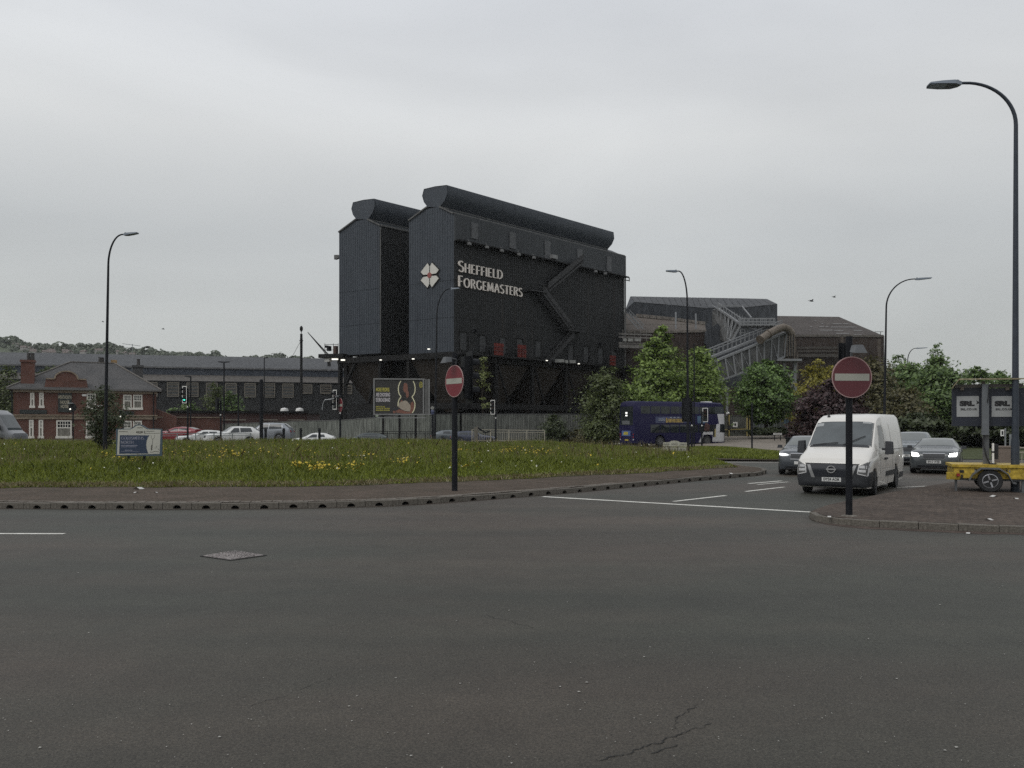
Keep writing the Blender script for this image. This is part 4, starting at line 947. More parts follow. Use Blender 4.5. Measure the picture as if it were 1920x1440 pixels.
mb = MB(); mb.prism([pp(-.1, .14, z0), pp(pL + .1, .14, z0), pp(pL + .1, .14, z1), pp(-.1, .14, z1)], pn * -.2); mb.beam(pp(-.15, .16, z1 + .04), pp(pL + .15, .16, z1 + .04), .24, .12); mb.build('stone_band', STONE, PUB)
WFR = mat('white_sash_paint', (.70, .67, .60), .5, var=.08); CURT = two_tone('net_curtain', (.14, .13, .11), (.26, .245, .21), 3, 9, .8, .1, 20, (2, 2, .3)); PANE = mat('dark_pane', (.014, .015, .017), .12, var=.3, scale=1.5)
def sash(xa, xb, ya, yb, cols, rows=2, curtain=True):
    xa_, zt_ = pf(xa, ya, .02); xb_, zb_ = pf(xb, yb, .02); w, h_ = xb_ - xa_, zt_ - zb_; zm = zb_ + h_ * .56; mb = MB(); t_ = .14
    def bar(x0, x1, z0, z1, o=.05, d=.1): mb.prism([pp(x0, o, z0), pp(x1, o, z0), pp(x1, o, z1), pp(x0, o, z1)], pn * -d)
    bar(xa_, xa_ + t_, zb_, zt_); bar(xb_ - t_, xb_, zb_, zt_); bar(xa_ + t_, xb_ - t_, zt_ - t_, zt_); bar(xa_ - .08, xb_ + .08, zb_ - .12, zb_ + t_, .1, .15); bar(xa_ + t_, xb_ - t_, zm - .06, zm + .06)
    for c in range(1, cols): x = xa_ + t_ + (w - 2 * t_) * c / cols; bar(x - .03, x + .03, zm + .06, zt_ - t_, .035, .06)
    for r_ in range(1, rows): z = zm + .06 + (zt_ - t_ - zm - .06) * r_ / rows; bar(xa_ + t_, xb_ - t_, z - .03, z + .03, .033, .05)
    f = mb.build('window', WFR, PUB); mb = MB()
    mb.prism([pp(xa_ + t_, .012, zm), pp(xb_ - t_, .012, zm), pp(xb_ - t_, .012, zt_ - t_), pp(xa_ + t_, .012, zt_ - t_)], pn * -.008); mb.build('pane', PANE, f)
    mb = MB(); mb.prism([pp(xa_ + t_, .012, zb_ + t_), pp(xb_ - t_, .012, zb_ + t_), pp(xb_ - t_, .012, zm), pp(xa_ + t_, .012, zm)], pn * -.008); mb.build('pane', CURT if curtain else PANE, f)
for a in ((56.5, 64.5, 736, 763, 2), (73.5, 82, 736, 763, 2), (162.5, 180, 737.5, 765, 3), (231, 247, 740, 766.5, 4), (249.5, 267, 740, 766.5, 4)): sash(*a)
for a in ((54.5, 63, 787, 820, 2), (72.5, 81, 787, 820, 2), (161, 178, 789, 820, 4), (231, 247, 789, 820, 4), (249.5, 266, 789, 820, 4)): sash(*a)
sash(105.5, 134.5, 788, 820, 5)
def board(xa, xb, ya, yb, name='sign_board', m=SIGNG, o=.04, d=.1):
    xa_, zt_ = pf(xa, ya, o); xb_, zb_ = pf(xb, yb, o); mb = MB(); mb.prism([pp(xa_, o + d, zb_), pp(xb_, o + d, zb_), pp(xb_, o + d, zt_), pp(xa_, o + d, zt_)], pn * -d); return mb.build(name, m, PUB)
bd = board(109, 134.5, 737, 773); board(37, 88, 768, 776); board(224, 251, 771, 779)
for s_, py, h_ in (('WENTWORTH', 745, .50), ('HOUSE', 754.5, .46), ('HOTEL', 762.5, .48)):
    x, z = pf(121.5, py, .16); tx = text('sign_letters', s_, h_ * 1.1, GOLD, bd, Matrix.Identity(4), .006, .012); w_ = max(v.co.x for v in tx.data.vertices) * 2; tx.data.transform(face_matrix(pp(x, .150, z), px_) @ Matrix.Diagonal(({'WENTWORTH': 1.30, 'HOUSE': .92, 'HOTEL': .85}[s_] / w_, 1, 1, 1)))
board(154, 162, 739, 743, 'notice', WHITE); board(182, 192, 759.5, 762.5, 'notice', WHITE)
mb = MB(); mb.box(pp(-.1, .2, 3), (.12, .12, 5.8), PAng); mb.box(pp(pL - .3, .2, 3), (.12, .12, 5.8), PAng); mb.build('downpipe', BLACK, PUB)
x, z = pf(248, 646, -3); mb = MB(); q = pp(x, -3.4, 7.5); mb.beam(q, q + Vector((0, 0, z - 7.5 + .1)), .05); t_ = q + Vector((0, 0, z - 7.5)); mb.beam(t_ - px_ * 1.1 + Vector((0, 0, .1)), t_ + px_ * .9 - Vector((0, 0, .1)), .045)
for k in range(6): c = t_ - px_ * (1.0 - .36 * k) + Vector((0, 0, .08 - .035 * k)); mb.beam(c - pn * .3, c + pn * .3, .025)
mb.build('aerial', GALV, PUB)
# low yard wall running right from the pub
wa, wb = seg(291, 95.5), seg(415, 101); YW = thing('brick_yard_wall', 'long low red brick yard wall with pale coping right of the pub', 'wall', wa)
d_ = wb - wa; _h = CAMH + (HOR - 783) / F * 95.5
mb = MB(); mb.prism([Vector((0, 0, 0)), d_, d_ + Vector((0, 0, _h)), Vector((0, 0, _h))], (0, .35, 0)); mb.build('wall', BRK, YW)
mb = MB(); mb.beam(Vector((0, .15, _h + .06)), d_ + Vector((0, .15, _h + .06)), .45, .12); mb.build('coping', STONE, YW)
mb = MB(); mb.prism([Vector((0, .4, 0)), Vector((2.2, .7, 0)), Vector((2.2, .7, _h + .1)), Vector((0, .4, _h + 1.0))], (0, .3, 0)); mb.build('ramped_wall', BRK, YW)

# ---- corrugated sheet fence in front of the works
FEN = two_tone('grey_green_sheet', (.135, .145, .128), (.17, .178, .158), .25, 4, .65, .1, 10, (1, 1, .2)); FENR = two_tone('grey_sheet', (.11, .115, .102), (.15, .152, .138), .25, 4, .7, .1, 10, (1, 1, .2))
def sheet_fence(label, pts, m, name='sheet_fence', cap=True, bays=2.6):
    o = Vector((pts[0][0], pts[0][1], 0)); t = thing(name, label, 'fence', o)
    for (x0, y0, h0), (x1, y1, h1) in zip(pts, pts[1:]):
        a, b = Vector((x0, y0, 0)) - o, Vector((x1, y1, 0)) - o; L = (b - a).length; nb = max(1, round(L / bays)); d = (b - a).normalized(); nn = Vector((d.y, -d.x, 0))
        for k in range(nb):
            q0, q1 = a.lerp(b, k / nb), a.lerp(b, (k + 1) / nb); ha, hb = h0 + (h1 - h0) * k / nb, h0 + (h1 - h0) * (k + 1) / nb; l_ = (q1 - q0).length
            mb = MB(); ribs(mb, q0, q1, 0.0, lambda s, ha=ha, hb=hb, l_=l_: ha + (hb - ha) * s / l_, nn, .26, .035); mb.build('sheet', m, t)
        if cap:
            mb = MB(); mb.beam(a + Vector((0, 0, h0 + .03)), b + Vector((0, 0, h1 + .03)), .1, .08); mb.build('top_rail', EDGE, t)
    return t
def fpt(px, Y, py): q = at(px, py, Y); return (q.x, q.y, q.z)
sheet_fence('tall grey green ribbed sheet fence sloping up behind the white and black cars', [fpt(412, 104, 795.5), fpt(560, 95, 790), fpt(645, 90, 788), fpt(700, 87, 783.5), fpt(806, 83, 776)], FEN)
sheet_fence('grey ribbed sheet fence left of the dark bush below the hoppers', [fpt(806, 83, 777.5), fpt(862, 84.5, 776.5)], FEN)
sheet_fence('plain grey sheet fence panels running behind the white guard rail', [fpt(866, 84, 776.5), fpt(935, 85.5, 777), fpt(1040, 87.5, 777), fpt(1165, 90, 777)], FENR)
g_ = sheet_fence('grey sheeted works gates between yellow posts behind the bus', [fpt(1352, 94, 780), fpt(1373, 94.2, 780), fpt(1404, 94.6, 781)], FENR, 'works_gate', bays=3)
g_['category'] = 'gate'
YELP = mat('yellow_post_paint', (.33, .27, .10), .6, var=.15)
for c in list(g_.children): c.location.z = 0
for px, w_ in ((1366, .22), (1404, .5), (1408.5, .3)):
    q = at(px, 800, 93.9); mb = MB(); mb.box((q.x - g_.location.x, q.y - g_.location.y, 1.9), (w_, .25, 2.4 if px > 1400 else 2.6)); mb.build('gate_post', YELP, g_)
mb = MB(); a, b = at(1352, 806, 93.9) - g_.location, at(1404, 804, 94.2) - g_.location; mb.beam(a, b, .1); mb.build('yellow_bar', YELP, g_)
q = at(1378.5, 796, 94.0) - g_.location; mb = MB(); mb.box(q, (.55, .06, .6)); s_ = mb.build('gate_notice', WHITE, g_); mb = MB(); mb.box(q - Vector((0, .035, 0)), (.2, .02, .3)); mb.build('notice_mark', INK, s_)
sheet_fence('pale blue grey sheet fence beneath the round chestnut tree', [fpt(1411, 95, 786), fpt(1450, 96, 786), fpt(1545, 98, 788)], two_tone('pale_blue_sheet', (.13, .145, .14), (.17, .18, .175), .25, 4, .65, .1, 10, (1, 1, .2)))

# ---- roofs and conveyors of the melting shop on the right
DK = two_tone('slate_blue_wall', (.036, .040, .047), (.050, .054, .060), .12, 2, .7, .1, 4, (1, 1, .3)); RUSTW = two_tone('rust_brown_wall', (.040, .030, .026), (.060, .046, .039), .12, 3, .85, .1, 4, (1, 1, .3)); RUSTR = two_tone('rust_brown_roof', (.075, .062, .052), (.105, .088, .074), .15, 3, .85, .1, 4)
MS = thing('melting_shop', 'dark melting shop building with ribbed grey roof and rusty lower bays behind the trees', 'factory', (24, 135, 0)); mo = MS.location.copy()
def ml(px, py, Y): return at(px, py, Y) - mo
e1 = [ml(1172.5, 581, 133), ml(1189, 566, 133.5), ml(1253, 571, 135), ml(1318, 577, 137), ml(1398, 576, 136), ml(1457.5, 570, 134)]
rd = [ml(1172.6, 580.5, 133.2), ml(1182, 555.5, 141), ml(1253, 557, 142), ml(1318, 558, 143.5), ml(1400, 559.5, 143.5), ml(1438, 560.5, 142)]
nrf = 22
ea, ra = by_frac(e1[1:], nrf + 1), by_frac(rd[1:], nrf + 1)
for k in range(nrf):
    mb = MB(); g0 = .06; A0, A1, B0, B1 = ea[k].lerp(ea[k + 1], g0), ea[k + 1], ra[k].lerp(ra[k + 1], g0), ra[k + 1]
    mb.hexa([q - Vector((0, 0, .15)) for q in (A0, A1, B1, B0)] + [A0, A1, B1, B0]); mb.build('roof_sheet', ROOFG, MS)
mb = MB(); mb.add(ea + ra, [(i, i + 1, nrf + 2 + i, nrf + 1 + i) for i in range(nrf)])
mb.v = [(x, y, z - .2) for x, y, z in mb.v]; mb.build('roof_gap', SOOT, MS)
mb = MB(); b1 = [Vector((q.x, q.y, 0)) for q in e1]; mb.add(b1 + e1, [(i, i + 1, 7 + i, 6 + i) for i in range(5)]); q = e1[-1] + Vector((2, 14, 0)); mb.add([e1[-1], q, Vector((q.x, q.y, 0)), b1[-1]], [(0, 1, 2, 3)])
mb.add([rd[0], e1[0], e1[1], rd[1]], [(0, 1, 2, 3)]); mb.build('upper_wall', DK, MS)
# lower rusty roofs with pale gutter
mb = MB(); lo = [ml(1150, 578, 131), ml(1192, 594, 131.5), ml(1255, 600, 133), ml(1322, 609, 135)]; lf = [ml(1150, 622, 120), ml(1192, 622, 120), ml(1255, 622, 121), ml(1324, 621, 122)]
mb.add(lo + lf, [(i, i + 1, 5 + i, 4 + i) for i in range(3)]); mb.build('lower_roof', RUSTR, MS)
mb = MB(); mb.add(lf + [Vector((q.x, q.y, 0)) for q in lf], [(i, i + 1, 5 + i, 4 + i) for i in range(3)]); mb.build('lower_wall', RUSTW, MS)
mb = MB()
for a, b in zip(lo[1:], lo[2:]):
    for k in range(5): mb.beam(a.lerp(b, k / 5 + .01) - Vector((0, .3, -.2)), a.lerp(b, (k + 1) / 5 - .02) - Vector((0, .3, -.2)), .3, .5)
for a, b in zip(lf, lf[1:]): mb.beam(a, b, .3, .35); mb.beam(a + Vector((0, 0, 1.1)), b + Vector((0, 0, 1.1)), .07)
mb.build('gutter', two_tone('pale_brown_gutter', (.14, .125, .11), (.19, .17, .15), 1, 4), MS)
for px, y0, y1 in ((1267, 585, 618), (1304.5, 588, 618)): mb = MB(); mb.beam(ml(px, y0, 124), ml(px, y1, 124), .22); mb.build('stay_post', GALV, MS)
mb = MB(); mb.hexa([ml(1320, 645, 118), ml(1372, 645, 118), ml(1372, 645, 128), ml(1320, 645, 128), ml(1322, 622, 118), ml(1346, 606, 118), ml(1346, 606, 128), ml(1322, 622, 128)]); mb.build('transfer_house', DK, MS)
# inclined stair down the roof by the black building, walkways with rails
STGR = mat('pale_grey_steel', (.19, .195, .20), .6, var=.15)
mb = MB()
for o_ in (0, 9):
    mb.beam(ml(1170 + o_, 588 - o_ * .2, 119), ml(1197 + o_, 617, 119), .14); mb.beam(ml(1171 + o_, 581, 119), ml(1199 + o_, 610, 119), .09)
for k in range(8): q = .05 + k / 8; mb.beam(ml(1170 + 27 * q, 588 + 29 * q, 119), ml(1179 + 27 * q, 586 + 31 * q, 119), .1); mb.beam(ml(1179 + 27 * q, 586 + 31 * q, 119), ml(1180 + 28 * q, 580 + 30 * q, 119), .06)
mb.build('roof_stair', STGR, MS)
mb = MB()
for y, w_ in ((626, .25), (632, .2), (643, .25), (649, .5)): mb.beam(ml(1160, y, 117), ml(1222, y + 2, 117), w_)
for px in range(1168, 1222, 11): mb.beam(ml(px, 618, 117), ml(px, 652, 117), .09)
mb.build('pipe_bridge', two_tone('pipe_grey', (.13, .125, .115), (.18, .17, .16), 1, 4), MS)
for x0, x1 in ((1168.5, 1175), (1177, 1187.5), (1190, 1202)):
    mb = MB(); mb.beam(ml(x0, 637, 116.6), ml(x1, 637.6, 116.6), .1, .42); mb.build('pale_sign', PALE, MS)
# right hand building with hipped roof
RB_ = thing('right_works_hall', 'brown works hall with shallow hipped dark roof at the right behind the trees', 'factory', (62, 145, 0)); ro = RB_.location.copy()
def rl(px, py, Y): return at(px, py, Y) - ro
mb = MB(); a, b, c, d = rl(1440, 629, 140), rl(1656, 630, 146), rl(1573, 594, 158), rl(1440, 592, 154); e5 = rl(1658, 630, 168)
mb.add([a, b, c, d, e5], [(0, 1, 2, 3), (1, 4, 2)]); mb.build('roof', two_tone('patched_dark_roof', (.050, .042, .038), (.070, .060, .054), .3, 3, .8, .1, 5), RB_)
mb = MB(); mb.add([a, b, Vector((b.x, b.y, 0)), Vector((a.x, a.y, 0)), e5, Vector((e5.x, e5.y, 0))], [(0, 1, 2, 3), (1, 4, 5, 2)]); mb.build('wall', RUSTW, RB_)
mb = MB(); mb.beam(a, b, .3, .4); mb.build('gutter', two_tone('pale_brown_gutter2', (.11, .10, .09), (.15, .135, .12), 1, 4), RB_)
PATCH = mat('pale_roof_patch', (.17, .165, .16), .7, var=.3, scale=3)
nrm = (b - a).cross(d - a).normalized(); nrm = nrm if nrm.z > 0 else -nrm
for x0, x1, y in ((1561, 1578, 607.6), (1581, 1590, 607.6), (1558, 1604, 613.7), (1536, 1545, 613), (1548, 1553, 613), (1519, 1523, 613.3), (1537, 1561, 619.5), (1564, 1581, 620), (1568, 1592, 625.5), (1600, 1617, 620), (1527, 1530, 602), (1540, 1543, 607), (1602, 1616, 628), (1518, 1521, 619.5)):
    def hit(px, py):
        dr = Vector(((px - 960) / F, 1, (HOR - py) / F)); p0 = Vector((0, 0, CAMH)) - ro; t_ = (a - p0).dot(nrm) / dr.dot(nrm); return p0 + dr * t_
    P0, P1 = hit(x0, y), hit(x1, y); mb = MB(); mb.beam(P0 + nrm * .03, P1 + nrm * .03, .35, .05, up=nrm); mb.build('roof_patch', PATCH, RB_)
for y0, y1, m_ in ((649, 655, STGR), (656, 661, ROOFB), (662, 671, STGR)):
    p0, p1 = rl(1493, (y0 + y1) / 2, 140.5), rl(1572, (y0 + y1) / 2, 142.5); mb = MB(); mb.beam(p0, p1, .2, (y1 - y0) / F * 141 * .7); mb.build('wall_band', two_tone('dull_band_' + str(y0), (.062, .056, .05), (.085, .076, .068), .3, 3), RB_)
mb = MB(); mb.beam(rl(1640, 622, 150), rl(1656, 622, 150), .1); mb.beam(rl(1651, 622, 150), rl(1651, 630, 150), .1); mb.build('roof_rail', STGR, RB_)
mb = MB()
for px, y0, y1 in ((1490, 640, 760), (1493.5, 660, 800), (1648, 636, 700), (1578, 632, 690)): mb.beam(rl(px, y0, 139.5 if px < 1500 else 143), rl(px, y1, 139.5 if px < 1500 else 143), .45)
mb.build('wall_stanchion', RUSTR, RB_)
# conveyor galleries
GAL = two_tone('weathered_grey_cladding', (.055, .057, .058), (.10, .098, .094), .35, 4, .8, .1, 6, (1, 1, .2)); PIPE = two_tone('brown_duct', (.115, .095, .075), (.165, .14, .115), .6, 5, .6, .1, 8)
CV = thing('inclined_conveyor', 'grey clad inclined conveyor gallery with pale posts and walkway above the chestnut trees', 'conveyor', (28, 108, 0)); co = CV.location.copy()
def cl(px, py, Y): return at(px, py, Y) - co
def gallery(p0t, p0b, p1t, p1b, Y0, Y1, n, wid=2.6, clad=GAL):
    a, b, c, d = cl(*p0t, Y0), cl(*p0b, Y0), cl(*p1t, Y1), cl(*p1b, Y1); bk = Vector((-.25, wid, 0)).normalized() * wid
    mb = MB(); mb.hexa([b, d, d + bk, b + bk, a, c, c + bk, a + bk]); mb.build('gallery_cladding', clad, CV)
    for k in range(n + 1):
        mb = MB(); f = k / n; mb.beam(a.lerp(c, f) + Vector((0, -.08, .1)), b.lerp(d, f) + Vector((0, -.08, 0)), .24, .2); mb.build('gallery_post', STGR, CV)
        if 0 < k < n - 1 and k % 2 == 0 or k in (2, 3):
            mb = MB(); mb.beam(a.lerp(c, f) + Vector((0, -.1, 0)), b.lerp(d, min(1, f + 1 / n)) + Vector((0, -.1, 0)), .1); mb.build('gallery_diagonal', STGR, CV)
    mb = MB(); mb.beam(a + Vector((0, -.1, 0)), c + Vector((0, -.1, 0)), .3, .28); mb.beam(b + Vector((0, -.1, 0)), d + Vector((0, -.1, 0)), .22); mb.build('gallery_chord', STGR, CV)
    return a, b, c, d, bk
a, b, c, d, bk = gallery((1327, 682.5), (1337, 719), (1474, 623), (1470, 669), 104, 112, 10)
mb = MB()
for k in (0, .9, 1.25):
    for s_ in (0, 1): 
        mb.beam(a + bk * (.5 + s_ * .5) + Vector((0, 0, .6 + k)), c + bk * (.5 + s_ * .5) + Vector((0, 0, .6 + k)), .09 if k else .3)
for k in range(19): q = a.lerp(c, k / 18) + bk; mb.beam(q + Vector((0, 0, .3)), q + Vector((0, 0, 1.9)), .08); q = q - bk * .5; mb.beam(q + Vector((0, 0, .3)), q + Vector((0, 0, 1.9)), .08)
mb.build('walkway_rail', STGR, CV)
a2, b2, c2, d2, bk2 = gallery((1346, 579), (1346, 624), (1390, 609), (1372, 640), 121, 112, 6, 2.4)
mb = MB()
for s_ in (0, 1): mb.beam(a2 + bk2 * s_ + Vector((0, 0, .9)), c2 + bk2 * s_ + Vector((0, 0, .9)), .1)
for k in range(9): q = a2.lerp(c2, k / 8); mb.beam(q, q + Vector((0, 0, 1)), .08); mb.beam(q + Vector((.2, 0, .2)), q + bk2 + Vector((.2, 0, .2)), .15)
mb.build('walkway_rail', STGR, CV)
mb = MB()         # head platform scaffolding
for y in (598, 604, 609): mb.beam(cl(1385, y, 111), cl(1453, y, 111), .11); mb.beam(cl(1385, y - 1, 114), cl(1453, y - 1, 114), .11)
for px in range(1386, 1456, 8): mb.beam(cl(px, 596, 111), cl(px, 612, 111), .1); mb.beam(cl(px + 3, 596, 114), cl(px + 3, 611, 114), .09)
mb.beam(cl(1390, 611, 112), cl(1453, 611, 112), 2.0, .25); mb.beam(cl(1347, 573, 118), cl(1391, 574, 118), .14); mb.beam(cl(1391, 574, 118), cl(1409, 596, 114), .16)
for k in range(12): mb.beam(cl(1347 + 5 * k, 572 + 2.2 * k, 117), cl(1347 + 5 * k, 580 + 2.4 * k, 117), .08)
for px in (1388, 1396, 1402): mb.beam(cl(px, 598, 112), cl(px, 628, 112), .2)
for y in (606, 612, 618, 624): mb.beam(cl(1386, y, 112), cl(1404, y, 112), .12)
mb.beam(cl(1400, 612, 111.5), cl(1424, 622, 111.5), .14); mb.beam(cl(1424, 622, 111.5), cl(1424, 636, 111.5), .14); mb.beam(cl(1420, 613, 112), cl(1450, 615, 112), .3, .5)
mb.build('platform_scaffold', STGR, CV)
mb = MB(); pts = [cl(1425, 637, 108), cl(1441, 626, 109), cl(1459, 616.5, 110), cl(1469, 613.5, 110.5), cl(1478, 617, 110.7), cl(1484, 625, 111)]; mb.tube(pts, .52, 14); mb.tube([cl(1439.5, 627, 108.9), cl(1441, 626, 109)], .62, 14); mb.tube([cl(1425, 637, 108), cl(1425.7, 636.5, 108.05)], .62, 14); mb.build('duct', PIPE, CV, smooth=True)
mb = MB(); p0, p1, p2, p3 = cl(1470, 622, 112), cl(1489, 624, 113), cl(1489, 667, 113), cl(1470, 669, 112); mb.prism([p0, p1, p2, p3], (0, 3, 0)); mb.build('head_house', GAL, CV)
for k in range(5):
    mb = MB(); mb.beam(p0.lerp(p1, k / 4) - Vector((0, .1, 0)), p3.lerp(p2, k / 4) - Vector((0, .1, 0)), .16); mb.build('gallery_post', PIPE, CV)
mb = MB(); mb.beam(cl(1452, 676, 111), cl(1498, 676, 111), 2.4, .3)
for px, px2 in ((1470, 1470), (1490, 1492)): mb.beam(cl(px, 677, 111), cl(px2, 800, 111), .35)
mb.beam(cl(1470, 690, 111), cl(1490, 720, 111), .2); mb.beam(cl(1490, 690, 111), cl(1474, 724, 111), .2); mb.beam(cl(1484, 726, 111), cl(1494, 680, 111), .18); mb.build('support_trestle', STGR, CV)
mb = MB(); mb.beam(cl(1343, 729, 104), cl(1364, 729, 104), 1.4, .25)
for px in (1352, 1363): mb.beam(cl(px, 729, 104), cl(px, 800, 104), .28)
mb.beam(cl(1352, 745, 104), cl(1363, 732, 104), .14); mb.build('support_trestle', STGR, CV)
mb = MB(); bb = seg(1290, 116) - co; mb.prism([Vector((bb.x, bb.y, 0)), Vector((bb.x + 17, bb.y + 1, 0)), Vector((bb.x + 17, bb.y + 1, 9.0)), Vector((bb.x, bb.y, 6.4))], (0, 6, 0)); mb.build('underbuilding', RUSTW, CV)

# ---- billboard with its printed poster
bbp = at(749, 744, 79); BB = thing('billboard', 'large framed billboard with dark poster of woman inside glowing outline', 'billboard', (bbp.x, bbp.y, 0)); ba = R(6)
bx = Vector((math.cos(ba), math.sin(ba), 0)); bn = Vector((bx.y, -bx.x, 0)); BW, BH = 4.95, 3.50; bcz = bbp.z
def bp(x, o, z): return bx * x + bn * o + Vector((0, 0, bcz + z))
DARKP = mat('poster_dark', (.030, .028, .026), .5, var=.12, scale=.8); FRM = mat('billboard_frame_grey', (.20, .20, .195), .5, var=.15)
mb = MB(); mb.prism([bp(-BW / 2, 0, -BH / 2), bp(BW / 2, 0, -BH / 2), bp(BW / 2, 0, BH / 2), bp(-BW / 2, 0, BH / 2)], bn * -.3); mb.build('panel', PLASTIC, BB)
mb = MB(); fw = .12
for a, b in ((bp(-BW / 2, .05, BH / 2), bp(BW / 2, .05, BH / 2)), (bp(-BW / 2, .05, -BH / 2), bp(BW / 2, .05, -BH / 2)), (bp(-BW / 2, .05, -BH / 2 - .06), bp(-BW / 2, .05, BH / 2 + .06)), (bp(BW / 2 - .12, .05, -BH / 2), bp(BW / 2 - .12, .05, BH / 2))): mb.beam(a, b, fw)
mb.build('frame', FRM, BB)
mb = MB(); mb.prism([bp(BW / 2, .08, -BH / 2), bp(BW / 2 + .46, .08, -BH / 2), bp(BW / 2 + .46, .08, BH / 2), bp(BW / 2, .08, BH / 2)], bn * -.5); mb.build('side_panel', mat('side_panel_grey', (.10, .10, .095), .6, var=.2, scale=1), BB)
mb = MB(); mb.beam(bp(BW / 2 + .44, .12, -BH / 2), bp(BW / 2 + .44, .12, BH / 2), .12); mb.beam(bp(-2.0, .6, -BH / 2 + .02), bp(BW / 2 + .9, .6, -BH / 2 + .02), .09); mb.beam(bp(-BW / 2 + .3, .5, -BH / 2 - .32), bp(BW / 2 + .1, .5, -BH / 2 - .32), .14, .1); mb.build('access_rail', FRM, BB)
mb = MB()
for x in (-1.6, 0, 1.6): mb.beam(bp(x, -.15, -BH / 2), bp(x, -.15, -bcz), .2)
mb.build('leg', SOOT, BB)
PSK = mat('poster_skin', (.20, .085, .058), .6, var=.15, scale=2); PHA = mat('poster_hair', (.022, .020, .018), .6, var=.2); PTO = mat('poster_top', (.33, .28, .22), .6, var=.12, scale=3); PGL = mat('poster_glow', (.72, .68, .45), .5, var=.05); PYE = mat('poster_yellow', (.42, .38, .07), .5, var=.08); PWH = mat('poster_white', (.50, .47, .48), .5, var=.08)
# layout measured on the enlarged poster: x 200..1620, y 190..1240
def pq(x, y, l): return bp(-BW / 2 + (x - 200) / 1420 * BW, .004 + .003 * l, BH / 2 - (y - 190) / 1050 * BH)
mb = MB(); mats_ = [DARKP, PHA, PSK, PTO, PGL, PYE, PLASTIC]
mb.poly([pq(215, 205, 0), pq(1600, 205, 0), pq(1600, 1230, 0), pq(215, 1230, 0)], 0)
mb.poly([pq(x, y, 1) for x, y in ((1010, 330), (1080, 285), (1150, 310), (1185, 420), (1200, 560), (1215, 700), (1250, 850), (1200, 960), (1120, 860), (1040, 830), (980, 800), (960, 720), (1010, 560))], 1)
mb.poly([pq(x, y, 2) for x, y in ((1035, 320), (1080, 300), (1125, 330), (1145, 430), (1140, 530), (1090, 590), (1050, 580), (1015, 510), (1020, 420))], 2)
mb.poly([pq(x, y, 2) for x, y in ((1090, 590), (1150, 520), (1175, 600), (1170, 700), (1120, 760), (1095, 690))], 2)
mb.poly([pq(x, y, 2) for x, y in ((965, 800), (1010, 850), (960, 900), (880, 1010), (860, 1040), (900, 940))], 2)
mb.poly([pq(x, y, 2) for x, y in ((1225, 900), (1290, 850), (1320, 960), (1320, 1110), (1270, 1180), (1200, 1160), (1215, 1040))], 2)
mb.poly([pq(x, y, 3) for x, y in ((905, 890), (960, 860), (1020, 840), (1075, 820), (1130, 850), (1215, 960), (1230, 1060), (1200, 1150), (1090, 1140), (960, 1080), (875, 1010))], 3)
mb.poly([pq(x, y, 4) for x, y in ((800, 1130), (870, 1080), (960, 1100), (1090, 1150), (1270, 1165), (1240, 1210), (1050, 1215), (840, 1190))], 2)
mb.poly([pq(x, y, 5) for x, y in ((705, 1070), (780, 1030), (870, 1060), (880, 1100), (800, 1130), (720, 1110))], 6)
mb.poly([pq(x, y, 4) for x, y in ((730, 1120), (800, 1140), (800, 1200), (730, 1200))], 2)
def stroke(pts, w, l, mi):
    for (x0, y0), (x1, y1) in zip(pts, pts[1:]):
        dx, dy = x1 - x0, y1 - y0; q = math.hypot(dx, dy) or 1; nx, ny = -dy / q * w / 2, dx / q * w / 2
        mb.poly([pq(x0 + nx, y0 + ny, l), pq(x0 - nx, y0 - ny, l), pq(x1 - nx, y1 - ny, l), pq(x1 + nx, y1 + ny, l)], mi)
stroke([(950, 245), (905, 330), (880, 430), (880, 540), (905, 640), (955, 715), (905, 790), (875, 880), (868, 990)], 26, 6, 4)
stroke([(1295, 245), (1335, 340), (1352, 450), (1345, 560), (1315, 650), (1260, 715), (1310, 800), (1345, 900), (1345, 1000), (1320, 1110), (1270, 1195)], 26, 6, 4)
stroke([(1485, 290), (1510, 275), (1545, 295), (1545, 350), (1545, 415), (1515, 435), (1485, 415), (1485, 290)], 22, 6, 5); stroke([(1500, 352), (1535, 352)], 16, 6, 5)
poster = mb.build('poster', mats_, BB)
for s_, y, m_, h_, w_ in (('MORE PEOPLE', 510, PYE, .50, 375), ('ARE CHOOSING', 660, PWH, .50, 400), ('EE BROADBAND', 812, PWH, .52, 400), ('SWITCH TO THE', 1012, PYE, .17, 250), ('UK\'S FASTEST GROWING', 1065, PYE, .17, 390), ('BROADBAND PROVIDER', 1118, PYE, .17, 385)):
    cu = text('poster_lettering', s_, h_, m_, poster, Matrix.Identity(4), .001, .018 if h_ > .3 else .006, 1.0, 'LEFT')
    xs = [v.co.x for v in cu.data.vertices]; wd_ = max(xs) - min(xs); k = (w_ / 1420 * BW) / wd_
    cu.data.transform(face_matrix(pq(250, y, 7), bx) @ Matrix.Diagonal((k, 1, 1, 1)))

